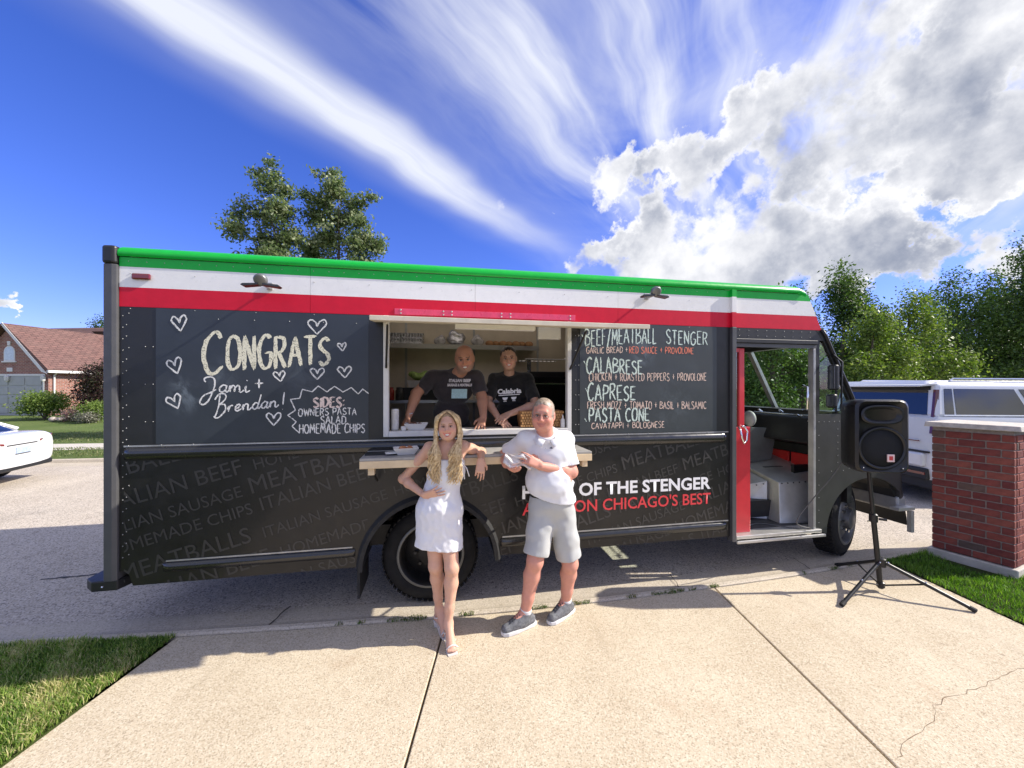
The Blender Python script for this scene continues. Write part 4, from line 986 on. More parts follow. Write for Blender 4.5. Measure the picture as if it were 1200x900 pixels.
def auto_blobs(rx, ry, z0, z1, k, seed, taper=.55):
    rnd = random.Random(seed); out = []
    for i in range(k):
        f = (i + .5) / k; a = rnd.uniform(0, 6.28); w = math.sin(math.pi * min(1, .18 + f * .82)) ** .8 * (1 - taper * f * .35); rr = rnd.uniform(.25, .7) * w
        s_ = rnd.uniform(.30, .46) * (w * .6 + .4); out.append(((math.cos(a) * rx * rr, math.sin(a) * ry * rr, z0 + (z1 - z0) * f * .93), (rx * s_, ry * s_, (z1 - z0) * rnd.uniform(.10, .16) + .12 * rx)))
    return out


DG = [(.025, .050, .012), (.045, .088, .02), (.08, .135, .03), (.14, .20, .055)]
LG = [(.06, .11, .02), (.11, .18, .03), (.18, .25, .055), (.28, .34, .10)]
MG = [(.04, .08, .018), (.07, .13, .025), (.11, .18, .04), (.16, .22, .06)]
PEAR = [(.055, .09, .03), (.11, .16, .055), (.19, .24, .10), (.42, .44, .28)]


def W_(px, py, Y): return P(px, py, Y)
# two street trees behind the truck's roof (left crown and right crown)
def crown_px(spots, Y, gx, seed):
    rnd = random.Random(seed); out = []
    for (px, py, rp) in spots:
        p = P(px, py, Y); r_ = rp / 450 * Y * .92; out.append(((p.x - gx, rnd.uniform(-.5, .5) * r_ * 1.5, p.z), (r_, r_, r_ * .95)))
    return out
Y = 14.0; gx = P(328, 0, Y).x
b1 = crown_px([(320, 192, 7), (320, 206, 12), (300, 203, 8), (316, 222, 15), (334, 226, 12), (286, 240, 11), (276, 252, 11), (304, 248, 18), (334, 252, 18), (282, 272, 16), (310, 280, 22), (345, 278, 20), (297, 305, 24), (338, 310, 24), (300, 340, 24), (340, 345, 24)], Y, gx, 1)
tree('pear_tree', 'left of the two leafy trees whose crowns rise behind the truck roof', (gx, Y, 0), 9.6, b1, 13500, .135, PEAR, 21, .15, 14, 'street trees behind the truck', shell=.15, spr=1.0)
Y = 14.6; gx = P(392, 0, Y).x
b2 = crown_px([(389, 203, 8), (388, 216, 13), (374, 206, 6), (397, 230, 16), (376, 234, 14), (358, 228, 9), (424, 236, 9), (436, 232, 6), (412, 243, 12), (370, 252, 18), (400, 256, 20), (424, 264, 12), (385, 280, 22), (424, 284, 20), (442, 286, 11), (360, 292, 18), (380, 312, 24), (425, 310, 24), (400, 345, 26)], Y, gx, 2)
tree('pear_tree', 'right and broader of the two leafy trees whose crowns rise behind the truck roof', (gx, Y, 0), 9.8, b2, 17000, .135, PEAR, 22, .16, 16, 'street trees behind the truck', shell=.15, spr=1.0)


def wood(label, px, top, Y, wpx, k, n, size, cols, seed, low=.12, shell=.4, tr=.16):
    x = (px - 600) / 450 * Y; h = CAM_H + (455 - top) / 450 * Y; rx = wpx / 450 * Y / 2 * 1.32; n = int(n * 1.25)
    tree('broadleaf_tree', label, (x, Y, .2), h, auto_blobs(rx, rx * .8, h * low, h * .97, k, seed), n, size, cols, seed, tr, 12, 'trees beyond the road on the right', shell=shell)


wood('tall dark tree just right of the truck cab with a narrow ragged top', 988, 313, 21, 92, 16, 17000, .16, DG, 31)
wood('small dark treetop peeping over the front end of the truck roof', 940, 327, 25, 50, 9, 5000, .16, DG, 32)
wood('pale green bushy tree in the gap between cab and white SUV', 1022, 364, 17, 92, 13, 14000, .13, LG, 33, .05)
wood('light green rounded tree above the rear window of the white SUV', 1066, 340, 20, 96, 14, 15000, .14, LG, 34, .06)
wood('broad dark tree with sky showing through above the brick pillar', 1122, 326, 22, 120, 20, 17000, .15, MG, 35, .08, .62)
wood('tallest dark tree at the right edge of the view', 1206, 281, 21, 120, 20, 22000, .15, DG, 36, .05)
wood('green tree behind the brick pillar and the SUV roof', 1168, 322, 25, 110, 14, 15000, .16, DG, 37, .05)
wood('bright green tree seen through the windshield of the cab', 905, 352, 17, 110, 14, 15000, .13, MG, 38, .10)
wood('dark tree seen through the open cab door behind the dashboard', 868, 362, 20, 80, 12, 9000, .15, DG, 39, .08)
wood('low dark tree behind the SUV between two taller trees', 1092, 344, 27, 120, 14, 15000, .17, DG, 40, .02)
wood('leafy tree standing beyond the right edge of the view', 1330, 300, 20, 170, 14, 9000, .2, MG, 41, .05)
# hedge-like wood that closes the view below those crowns
bl = []
for i in range(26):
    px = 840 + i * 22; p = P(px, 0, 30 + (i % 3) * 2); bl.append(((p.x, p.y, 1.6 + (i % 4) * .5), (1.9, 1.6, 1.7)))
tag(foliage('distant_wood', bl, 26000, .26, DG, 55), 'dense dark green wood closing the view on the right', kind='stuff')
bl = []
for i in range(95):
    x = -95 + i * 3.4; bl.append(((x, 62 + (i % 5) * 2, 2.2 + (i % 3) * .7), (3.2, 2.4, 2.6 + (i % 4) * .5)))
tag(foliage('distant_treeline', bl, 52000, .75, DG, 56), 'far line of trees along the horizon behind the truck', kind='stuff')
pt = P(119, 0, 38); tree('broadleaf_tree', 'tree top showing above the house roof beside the truck corner', (pt.x, 38, .4), 8.9, auto_blobs(1.4, 1.3, 3, 8.6, 7, 3), 4000, .2, DG, 57, .15, 8)

# ------------------------------------------------------------------ house across the road
def brick_mat(name, c1, c2, mort, scale):
    m, t, b = new_mat(name); v = t.nodes.new('ShaderNodeTexCoord').outputs['Object']
    s = t.nodes.new('ShaderNodeSeparateXYZ'); t.links.new(v, s.inputs[0]); br = t.nodes.new('ShaderNodeTexBrick')
    t.links.new(xyz(t, N(t, s.outputs[0]) + N(t, s.outputs[1]), N(t, s.outputs[2]), 0.0), br.inputs['Vector'])
    br.inputs['Color1'].default_value = (*c1, 1); br.inputs['Color2'].default_value = (*c2, 1); br.inputs['Mortar'].default_value = (*mort, 1)
    br.inputs['Scale'].default_value = scale; br.inputs['Mortar Size'].default_value = .012; br.inputs['Brick Width'].default_value = .22; br.inputs['Row Height'].default_value = .078
    nz = noise(t, v, 3, 5, .6); t.links.new(mixc(t, nz.ss(.35, .8) * .35, br.outputs[0], (.09, .03, .025)), b.inputs['Base Color']); b.inputs['Roughness'].default_value = .85
    bn = t.nodes.new('ShaderNodeBump'); bn.inputs['Distance'].default_value = .01; t.links.new((N(t, br.outputs['Fac']) * -1.0 + 1.0).k, bn.inputs['Height']); t.links.new(bn.outputs[0], b.inputs['Normal'])
    return m


def shingle_mat(name, c1, c2):
    m, t, b = new_mat(name); v = t.nodes.new('ShaderNodeTexCoord').outputs['Object']; s = t.nodes.new('ShaderNodeSeparateXYZ'); t.links.new(v, s.inputs[0])
    br = t.nodes.new('ShaderNodeTexBrick'); t.links.new(xyz(t, N(t, s.outputs[1]), N(t, s.outputs[2]) * 1.3, 0.0), br.inputs['Vector'])
    br.inputs['Color1'].default_value = (*c1, 1); br.inputs['Color2'].default_value = (*c2, 1); br.inputs['Mortar'].default_value = (.06, .03, .028, 1); br.inputs['Scale'].default_value = 1
    br.inputs['Mortar Size'].default_value = .018; br.inputs['Brick Width'].default_value = .30; br.inputs['Row Height'].default_value = .15
    nz = noise(t, v, 2.2, 5, .6); t.links.new(mixc(t, nz.ss(.3, .8) * .5, br.outputs[0], (.20, .12, .10)), b.inputs['Base Color']); b.inputs['Roughness'].default_value = .9
    return m


M_HBR = brick_mat('house_brick', (.30, .10, .075), (.40, .16, .11), (.42, .35, .30), 1.0)
M_SHG = shingle_mat('roof_shingle', (.20, .105, .088), (.13, .072, .062))
M_TRIM = mat('white_trim', (.72, .70, .66), .5, var=.05); M_GAR = mat('garage_door_paint', (.40, .40, .38), .6, var=.05, scale=3)
GZ = .42
house = thing('brick_house', 'red brick house with reddish shingle roof and beige garage door across the road', 'house', (-25.6, 21.2, GZ), R(-5))
E_, PK = 2.45, 4.95                                    # eave and ridge heights above its ground
MB().add([(-4.9, 0, -.3), (0, 0, -.3), (0, 0, E_), (-2.45, 0, PK - .1), (-4.9, 0, E_)], [(0, 1, 2, 3, 4)]).build('front_wall', M_HBR, house)
MB().box((-.25, .001, -.3), (0, 2.2, E_)).build('side_wall', M_HBR, house)
MB().box((-4.9, 2.2, -.3), (1.2, 9.5, E_)).build('main_wall', M_HBR, house)
MB().add([(1.2, 2.2, E_), (1.2, 9.5, E_), (1.2, 5.85, PK + .5)], [(0, 1, 2)]).build('gable_wall', M_HBR, house)
MB().box((-30, 7, -.3), (-5, 9, 2.3)).build('main_wall', M_HBR, house)
def slab_roof(a, b, c_, d, nm='roof', th=.10):
    a, b, c_, d = map(Vector, (a, b, c_, d)); n_ = (b - a).cross(d - a).normalized()
    if n_.z < 0: n_ = -n_
    return MB().hexa([a, b, c_, d, a + n_ * th, b + n_ * th, c_ + n_ * th, d + n_ * th]).build(nm, M_SHG, house)
slab_roof((.30, -.28, E_ - .05), (.30, 4.2, E_ - .05), (-2.45, 4.2, PK), (-2.45, -.28, PK)); slab_roof((-2.45, -.28, PK), (-2.45, 7, PK), (-5.25, 7, E_ - .1), (-5.25, -.28, E_ - .1))
slab_roof((-2.45, 4.0, PK - .002), (-.9, 4.0, 3.6), (-.9, 7, 3.6), (-2.45, 7, PK - .002))
slab_roof((-2.2, 1.95, E_ - .12), (1.55, 1.95, E_ - .12), (1.55, 5.85, PK + .55), (-2.2, 5.85, PK + .55)); slab_roof((-5, 5.85, PK + .55), (1.55, 5.85, PK + .55), (1.55, 9.8, E_ - .1), (-5, 9.8, E_ - .1))
slab_roof((-30, 5.5, E_ - .1), (-5, 5.5, E_ - .1), (-5, 10, 6.4), (-30, 10, 6.4))
MB().hexa([(.0, -.30, E_ - .12), (.32, -.30, E_ - .22), (.32, -.27, E_ - .22), (.0, -.27, E_ - .12), (-2.47, -.30, PK - .06), (-2.45, -.30, PK + .12), (-2.45, -.27, PK + .12), (-2.47, -.27, PK - .06)]).build('rake_board', M_TRIM, house)
MB().hexa([(1.555, 1.9, E_ - .24), (1.585, 1.9, E_ - .24), (1.585, 5.86, PK + .42), (1.555, 5.86, PK + .42), (1.555, 1.9, E_ - .02), (1.585, 1.9, E_ - .02), (1.585, 5.86, PK + .66), (1.555, 5.86, PK + .66)]).build('rake_board', M_TRIM, house)
MB().box((.30, -.28, E_ - .17), (.42, 2.0, E_ - .03)).build('gutter', M_TRIM, house); MB().box((-.1, 1.86, E_ - .24), (1.55, 1.945, E_ - .08)).build('gutter', M_TRIM, house)
MB().tube([(.32, .22, E_ - .1), (.06, .22, E_ - .3), (.06, .22, .1)], .045, 6).build('downspout', M_TRIM, house)
gd = MB().box((-4.55, -.02, -.1), (-.30, -.001, 2.12)).build('garage_door', M_GAR, house)
for k in range(4):
    for j in range(4): MB().box((-4.48 + j * 1.05, -.045, .04 + k * .52), (-4.48 + j * 1.05 + .95, -.021, .04 + k * .52 + .42)).build('door_section', M_GAR, gd, bevel=.02)
MB().box((-4.7, -.05, 2.121), (-.15, -.001, 2.22)).build('lintel', M_TRIM, house); MB().box((-.298, -.04, -.1), (-.22, -.001, 2.12)).build('door_trim', M_TRIM, house)
ar = [(-2.75, 2.95), (-2.05, 2.95), (-2.05, 3.45)] + [(-2.40 + .35 * math.cos(a), 3.45 + .35 * math.sin(a)) for a in [math.pi * k / 10 for k in range(1, 10)]] + [(-2.75, 3.45)]
wv = MB().prism(ar, -.03, -.002).build('arched_window', M_TRIM, house); MB().prism([(-2.40 + (p[0] + 2.40) * .85, 3.35 + (p[1] - 3.35) * .85) for p in ar], -.034, -.031).build('window_pane', mat('sky_glass', (.55, .62, .68), .15), wv)
MB().prism([(-2.47, 3.81), (-2.33, 3.81), (-2.30, 4.05), (-2.50, 4.05)], -.06, -.002).build('keystone', M_TRIM, house); MB().box((-2.85, -.07, 2.87), (-1.95, -.002, 2.945)).build('window_sill', M_TRIM, house)
MB().box((-2.55, -.04, 2.36), (-2.2, -.002, 2.58)).build('house_plaque', M_TRIM, house)
for x in (-2.42, .05 - .2):
    l = MB().lathe([(.03, 0), (.09, .08), (.11, .28), (.04, .36), (.0, .38)], 8, trs((x, -.12, 1.78))).build('wall_lantern', M_TRIM, house)
# planting in front of the house
def bush(name, label, px, Y, wpx, hpx, z0, n, size, cols, seed, cat='shrub', k=9, lump=1.0):
    x = (px - 600) / 450 * Y; rx = wpx / 450 * Y / 2; h = hpx / 450 * Y; t_ = thing(name, label, cat, (x, Y, z0)); rnd = random.Random(seed); bl = [((0, 0, h * .45), (rx * .8, rx * .7, h * .45))]
    for i in range(k):
        a = 6.28 * i / k + rnd.uniform(-.2, .2); rr = rx * rnd.uniform(.35, .62); bl.append(((math.cos(a) * rr, math.sin(a) * rr * .8, h * rnd.uniform(.3, .68)), (rx * .38 * lump, rx * .35 * lump, h * .30 * lump)))
    mb = MB()
    for i in range(7):
        a = 6.28 * i / 7; mb.tube([(0, 0, -.05), (math.cos(a) * rx * .25, math.sin(a) * rx * .25, h * .35), (math.cos(a) * rx * .5, math.sin(a) * rx * .5, h * .7)], [.03, .02, .008], 5)
    mb.build('stems', M_BARK, t_)['kind'] = 'stuff'; foliage('leaves', bl, n, size, cols, seed, t_, shell=.6); return t_


bush('round_bush', 'round clipped green bush in front of the garage corner', 52, 19.2, 52, 34, .36, 6000, .10, LG, 61)
bush('burgundy_tree', 'burgundy-leaved small tree beside the sunlit brick wall', 112, 19.4, 40, 70, .42, 6500, .11, [(.025, .022, .014), (.05, .018, .022), (.04, .055, .022), (.13, .05, .06)], 62, 'tree')
bush('yellow_green_shrub', 'yellow-green shrub under the burgundy tree', 112, 18.4, 34, 21, .33, 3000, .09, LG, 63)
bush('flowering_shrub', 'low dusty pink flowering shrub by the brick wall', 88, 18.6, 24, 13, .33, 1800, .08, [(.10, .12, .05), (.25, .16, .15), (.40, .26, .26)], 64)
bush('flowering_shrub', 'low white-flecked shrub nearest the truck corner', 102, 17.9, 22, 11, .30, 1500, .08, [(.07, .09, .04), (.2, .2, .14), (.45, .42, .38)], 65)
M_ROCK = mat('pale_rock', (.42, .36, .32), .9, var=.3, scale=6, bump=.5)
for i, (px, Y, r_, lb) in enumerate(((62, 18.2, .17, 'pale rock at the right foot of the round bush'), (66.5, 18.3, .12, 'small pale rock second from the round bush'), (70.5, 18.2, .14, 'pale rock third from the round bush'), (75, 18.4, .16, 'flat pale rock nearest the pink flowering shrub'))):
    x = (px - 600) / 450 * Y; o = MB().ball((0, 0, 0), (r_, r_ * .8, r_ * .7), 9, 6, Matrix.Rotation(i, 4, 'Z')).build('rock', M_ROCK, None, smooth=True); o.location = (x, Y, .38); tag(o, lb, 'rock', 'rocks edging the flower bed')

# ------------------------------------------------------------------ brick pillar: every brick its own
pdir = Vector((.23, -.52)).normalized(); PC = Vector((4.905, 3.745)); prz = math.atan2(pdir.y, pdir.x)   # local +x runs along the seen face towards the near corner
pil = thing('brick_pillar', 'red brick pillar with pale stone cap at the right edge of the driveway', 'pillar', (PC.x, PC.y, 0), prz)
SX, SY, CH = .575, .60, .0765                          # size along each face, course height
M_MORT = mat('mortar', (.30, .255, .22), .95, var=.2, scale=40, bump=.4, bscale=90)
cols_b = [(.20, .046, .036), (.24, .058, .042), (.17, .038, .032), (.27, .075, .052), (.15, .055, .045), (.10, .065, .055), (.14, .085, .065)]
M_BR = [mat('brick_%s' % w, c_, .85, var=.25, scale=14, bump=.5, bscale=70, dirt=((.12, .06, .05), 9, .4)) for w, c_ in zip(('red', 'warm_red', 'deep_red', 'orange_red', 'umber', 'charcoal', 'brown'), cols_b)]
MB().box((-SX + .006, .006, .10), (-.006, SY - .006, 1.425)).build('mortar_core', M_MORT, pil)
ft = MB().box((-SX - .03, -.035, -.06), (.03, SY + .03, .085)).build('footing', mat('footing_concrete', (.50, .46, .40), .9, var=.15, scale=9, bump=.3), pil, bevel=.01)
MB().hexa([(-SX - .05, -.055, 1.428), (.055, -.055, 1.428), (.055, SY + .05, 1.428), (-SX - .05, SY + .05, 1.428), (-SX - .04, -.045, 1.480), (.045, -.045, 1.480), (.045, SY + .04, 1.480), (-SX - .04, SY + .04, 1.480)]).build('stone_cap', mat('cap_stone', (.52, .47, .41), .8, var=.2, scale=14, bump=.6, bscale=40, dirt=((.3, .24, .2), 5, .6)), pil, bevel=.006)
_bm = {}
def brick(a0, a1, z0, face, mi):
    L = round(a1 - a0, 3); key = (L, mi)
    if key not in _bm:
        o = MB().box((0, -.004, 0), (L, .045, CH - .011)).build('brick', M_BR[mi], pil, bevel=.003, segs=1); _bm[key] = o
    else:
        o = _bm[key].copy(); COL.objects.link(o); o.parent = pil
    j = random.uniform(-.0022, .002); w = random.uniform(-.004, .004)
    if face == 0: o.location = (a0, j, z0); o.rotation_euler = (0, 0, w)
    elif face == 1: o.location = (-j, a0, z0); o.rotation_euler = (0, 0, math.pi / 2 + w)
    elif face == 2: o.location = (a0 + L, SY - j, z0); o.rotation_euler = (0, 0, math.pi)
    else: o.location = (-SX + j, a0 + L, z0); o.rotation_euler = (0, 0, -math.pi / 2)
for c_ in range(17):
    z0 = .125 + c_ * CH - .03
    for face, S_ in ((0, SX), (1, SY), (2, SX), (3, SY)):
        lo = -SX if face in (0, 2) else 0; odd = (c_ + face) % 2
        cuts = [0, .195, .39, S_] if odd else [0, .10, .295, .49, S_]
        for a, b in zip(cuts, cuts[1:]):
            if b - a < .03: continue
            g = .0055; aa = lo + a + (g if a > 0 else (.0 if face in (0, 2) else .047)); bb = lo + b - (g if b < S_ - 1e-6 else (.0 if face in (0, 2) else .047))
            if bb - aa < .02: continue
            r_ = random.random(); mi = random.choice([0, 1, 2, 3]) if r_ < .80 else random.choice([4, 5, 6])
            brick(aa, bb, z0, face, mi)

# ------------------------------------------------------------------ loudspeaker on tripod stand
st = thing('speaker_stand', 'black tripod speaker stand on the concrete driveway', 'speaker stand', (3.36, 3.50, 0))
M_SB = mat('stand_black', (.02, .02, .021), .35, .3, var=.1)
MB().tube([(0, 0, .03), (-.065, 0, .66)], .0205, 14).build('lower_tube', M_SB, st, smooth=True, auto=50); MB().tube([(-.065, 0, .66), (-.112, 0, 1.13)], .016, 14).build('upper_tube', M_SB, st, smooth=True, auto=50)
cl_ = MB().lathe([(.021, .63), (.032, .635), (.032, .70), (.022, .71)], 16, trs((-.066, 0, 0))).build('collar', M_SB, st, smooth=True, auto=40); MB().tube([(-.036, -.02, .665), (.009, -.05, .665)], .011, 8).build('clamp_knob', M_SB, st); MB().tube([(-.096, -.0, .64), (-.12, .0, .64)], .006, 6).build('safety_pin', M_CHR, st)
MB().lathe([(.021, .225), (.038, .23), (.038, .30), (.022, .31)], 16).build('hub', M_SB, st, smooth=True, auto=40); MB().lathe([(.021, .035), (.03, .04), (.03, .085), (.022, .09)], 16).build('base_collar', M_SB, st)
for k, (fx_, fy_) in enumerate(((2.80, 3.255), (3.815, 3.17), (3.37, 3.98))):
    d = Vector((fx_ - 3.36, fy_ - 3.50, 0)); u_ = d.normalized(); a = u_ * .03 + Vector((0, 0, .265)); b_ = d + Vector((0, 0, .02))
    lg = MB().tube([a, b_], .0155, 10).build('leg', M_SB, st, smooth=True, auto=50); e = (b_ - a).normalized()
    MB().tube([b_ - e * .03, b_ + e * .012], .019, 10).build('rubber_foot', M_RUB, lg); md_ = a.lerp(b_, .48)
    MB().tube([u_ * .02 + Vector((0, 0, .06)), md_], .0075, 6).build('brace', M_SB, lg)
    MB().ball(md_ + Vector((0, 0, .016)), .008, 8, 6).build('bolt', M_CHR, lg); MB().ball(a + Vector((u_.x * .01, -.02, .012)), .008, 8, 6).build('bolt', M_CHR, lg)
sp = thing('loudspeaker', 'black plastic loudspeaker on top of the tripod stand', 'loudspeaker', (3.235, 3.49, 1.115), R(-9))
M_SPK = mat('speaker_plastic', (.009, .009, .010), .34, var=.15, scale=30, bump=.12, bscale=260)
def sec(y, w, h0, h1, r_):                            # rounded rectangle section in xz at depth y
    out = []
    for cx_, cz_, a0 in ((w - r_, h1 - r_, 0), (-w + r_, h1 - r_, 90), (-w + r_, h0 + r_, 180), (w - r_, h0 + r_, 270)):
        for k in range(5): a = R(a0 + k * 22.5); out.append((cx_ + r_ * math.cos(a), y, cz_ + r_ * math.sin(a)))
    return out
secs = [sec(-.150, .165, .035, .60, .05), sec(-.172, .185, .012, .622, .06), sec(-.155, .205, .0, .635, .065), (sec(-.08, .207, .0, .637, .065)), sec(.05, .185, .01, .625, .06), sec(.155, .125, .04, .59, .05), sec(.175, .10, .07, .56, .04)]
mb = MB(); vs = [p for s_ in secs for p in s_]; n_ = 20
mb.add(vs, [(i * n_ + k, i * n_ + (k + 1) % n_, (i + 1) * n_ + (k + 1) % n_, (i + 1) * n_ + k) for i in range(len(secs) - 1) for k in range(n_)] + [tuple(range(n_ - 1, -1, -1)), tuple((len(secs) - 1) * n_ + k for k in range(n_))])
mb.build('cabinet', M_SPK, sp, smooth=True, auto=48)
# front baffle: raised woofer ring, dark grille, horn flare
MB().lathe([(.162, .0), (.174, .012), (.184, .008), (.188, -.006)], 40, trs((0, -.163, .215), R(90), 0, 0), cap=False).build('woofer_ring', M_SPK, sp, smooth=True)
MB().lathe([(.0, .010), (.08, .009), (.162, .002), (.164, -.01)], 40, trs((0, -.158, .215), R(90), 0, 0), cap=False).build('woofer_grille', mat('grille_mesh', (.008, .009, .011), .55, .3, var=.3, scale=300, bump=.8, bscale=420), sp, smooth=True)
mb = MB(); vs = []; rings = [(.165, .085, -.166), (.158, .078, -.178), (.140, .064, -.170), (.10, .040, -.135), (.05, .022, -.10), (.02, .012, -.085)]
for rx_, rz_, y in rings:
    for k in range(32):
        a = 2 * math.pi * k / 32; vs.append((rx_ * math.copysign(abs(math.cos(a)) ** .7, math.cos(a)), y, .505 + rz_ * math.copysign(abs(math.sin(a)) ** .8, math.sin(a))))
mb.add(vs, [(i * 32 + k, i * 32 + (k + 1) % 32, (i + 1) * 32 + (k + 1) % 32, (i + 1) * 32 + k) for i in range(5) for k in range(32)] + [tuple(5 * 32 + k for k in range(32))]); mb.build('horn', M_SPK, sp, smooth=True)
MB().box((.028, -.182, .10), (.082, -.171, .165)).build('badge', mat('badge_pale_red', (.75, .55, .52), .4), sp, bevel=.002); MB().box((.040, -.1835, .115), (.068, -.1822, .150)).build('badge_mark', mat('badge_red', (.5, .05, .05), .4), sp)
MB().tube([(.19, -.0, .30), (.225, -.02, .31), (.225, -.02, .39), (.19, 0, .40)], .012, 8).build('carry_handle', M_SPK, sp, smooth=True)
for x in (-.15, .15): MB().ball((x, -.172, .045), .006, 8, 6).build('screw', M_CHR, sp)
p0 = Vector((3.22, 3.70, 1.20)); q = [p0, Vector((3.12, 3.75, .98)), Vector((2.98, 3.83, .72)), Vector((2.86, 3.86, .50)), truck_pt(6.03, -.06, .42), truck_pt(5.9, .06, .40), truck_pt(5.7, .22, .40), truck_pt(5.5, .18, .41), truck_pt(5.38, .35, .42), truck_pt(5.30, .6, .50)]
tag(MB().tube([Vector(v) for v in [v.to_3d() if hasattr(v, 'to_3d') else v for v in catmull([tuple(v) for v in q], 6)]], .0055, 6).build('power_cord', mat('grey_cord', (.10, .10, .10), .6), None, smooth=True), 'thin dark cord from the loudspeaker into the truck cab doorway', 'cord')

# ------------------------------------------------------------------ white SUV and white sedan
M_CARW = mat('white_car_paint', (.72, .73, .74), .22, var=.02, coat=1.0); M_TINT = mat('tinted_glass', (.005, .006, .008), .05, var=.05, coat=.5, spec=.9); M_CARB = mat('car_black_trim', (.015, .015, .016), .5, var=.1)


def car_wheel(par, x, y, r_, w, s_):
    w_ = thing('wheel', None, None, (x, y, r_)); w_.parent = par; M = Matrix.Rotation(s_ * math.pi / 2, 4, 'X')
    MB().lathe([(r_ * .62, -w / 2), (r_ * .95, -w / 2), (r_, -w / 3), (r_, w / 3), (r_ * .95, w / 2), (r_ * .62, w / 2)], 28, M, cap=False).build('tyre', M_TYRE, w_, smooth=True, auto=40)
    mb = MB()
    for k in range(8): mb.box((.03, -.025, w / 2 - .03), (r_ * .62, .025, w / 2 - .01), M @ Matrix.Rotation(2 * math.pi * k / 8, 4, 'Z'))
    mb.lathe([(r_ * .64, w / 2 - .02), (r_ * .60, w / 2), (r_ * .57, w / 2 - .04)], 28, M, cap=False); mb.lathe([(0, w / 2), (.06, w / 2)], 12, M); mb.build('rim', M_CHR, w_, smooth=False)


def lerp3(a, b, t_): return tuple(a[i] + (b[i] - a[i]) * t_ for i in range(3))
def panel(quad, u0, u1, v0, v1, nm, m, par, off=.006, th=.01, bevel=.0):
    a, b, c_, d = map(Vector, quad); n_ = (b - a).cross(d - a).normalized(); cc = (a + b + c_ + d) / 4
    def at(u, v): return a.lerp(b, u).lerp(d.lerp(c_, u), v)
    q = [at(u0, v0), at(u1, v0), at(u1, v1), at(u0, v1)]; cen = Vector((cc.x, 0, 1.2)); n_ = n_ if n_.dot(cc - cen) > 0 else -n_
    return MB().hexa([p - n_ * th for p in q] + [p + n_ * off for p in q]).build(nm, m, par, bevel=bevel)


suv = thing('white_suv', 'large white SUV parked beyond the brick pillar, seen from behind', 'suv', (6.62, 7.05, -.03), 0)
HW = 1.02
body = [(.02, .42), (.0, .60), (.03, 1.0), (.05, 1.40), (.10, 1.44), (3.9, 1.40), (4.1, 1.20), (5.2, 1.12), (5.32, .95), (5.32, .40)]
mb = MB(); ysec = [(-HW, .90), (-HW + .02, .98), (-HW + .10, 1.0), (HW - .10, 1.0), (HW - .02, .98), (HW, .90)]; vs = []
for y, s_ in ysec: vs += [(2.66 + (p[0] - 2.66) * (.985 + .015 * (s_ > .95) if True else 1), y, .75 + (p[1] - .75) * s_) for p in body]
nb = len(body); mb.add(vs, [(i * nb + k, i * nb + (k + 1) % nb, (i + 1) * nb + (k + 1) % nb, (i + 1) * nb + k) for i in range(5) for k in range(nb)] + [tuple(range(nb)), tuple(5 * nb + k for k in range(nb))]); mb.build('body', M_CARW, suv, smooth=True, auto=30)
MB().box((.03, -HW + .03, .26), (5.25, HW - .03, .45)).build('lower_cladding', M_CARB, suv, bevel=.03)
for x in (1.15, 4.15):
    for s_ in (-1, 1):
        car_wheel(suv, x, s_ * (HW - .12), .40, .27, s_); MB().lathe([(.0, 0), (.47, 0), (.47, .012), (0, .012)], 28, trs((x, s_ * (HW - .02) - (.012 if s_ < 0 else 0), .45), R(90) * -1 if s_ > 0 else R(-90), 0, 0)).build('wheel_arch', M_CARB, suv) if False else None
gh = [(.08, -.99, 1.42), (3.85, -.99, 1.40), (3.85, .99, 1.40), (.08, .99, 1.42), (.22, -.87, 1.96), (3.15, -.87, 1.93), (3.15, .87, 1.93), (.22, .87, 1.96)]
MB().hexa(gh).build('cabin', M_CARW, suv, bevel=.05, segs=3)
MB().hexa([(.06, -.86, 1.945), (3.1, -.86, 1.945), (3.1, .86, 1.945), (.06, .86, 1.945), (.16, -.78, 2.01), (2.9, -.78, 1.99), (2.9, .78, 1.99), (.16, .78, 2.01)]).build('roof', M_CARW, suv, bevel=.03, segs=3)
MB().hexa([(-.02, -.84, 1.905), (.26, -.84, 1.93), (.26, .84, 1.93), (-.02, .84, 1.905), (-.02, -.84, 1.935), (.26, -.84, 1.985), (.26, .84, 1.985), (-.02, .84, 1.935)]).build('spoiler', M_CARW, suv, bevel=.01)
rq = [gh[0], gh[3], gh[7], gh[4]]; panel(rq, .07, .93, .05, .86, 'rear_window', M_TINT, suv); panel(rq, .05, .95, .80, .955, 'spoiler_shade_strip', M_CARB, suv, .012)
sq = [gh[0], gh[1], gh[5], gh[4]]
for a, b, nm in ((.035, .075, 'rear_quarter_pane'), (.085, .40, 'side_window'), (.425, .66, 'side_window'), (.68, .93, 'side_window')):
    panel(sq, a, b, .08, .84, nm, M_TINT, suv); panel([gh[3], gh[2], gh[6], gh[7]], a, b, .08, .84, nm, M_TINT, suv)
panel(sq, .03, .95, .045, .075, 'chrome_trim', M_CHR, suv, .010)
for s_ in (-1, 1):
    MB().hexa([(.012, s_ * .985, 1.16), (.06, s_ * 1.012, 1.16), (.06, s_ * .95, 1.16), (.012, s_ * .94, 1.16), (.185, s_ * .885, 1.86), (.23, s_ * .90, 1.86), (.23, s_ * .84, 1.86), (.185, s_ * .845, 1.86)]).build('tail_light', mat('smoked_red_lens', (.10, .008, .012), .15, coat=1), suv, bevel=.006)
    MB().tube([(.5, s_ * .80, 2.0), (.55, s_ * .80, 2.035), (2.8, s_ * .80, 2.02), (2.9, s_ * .8, 1.98)], .014, 8).build('roof_rail', M_CHR, suv)
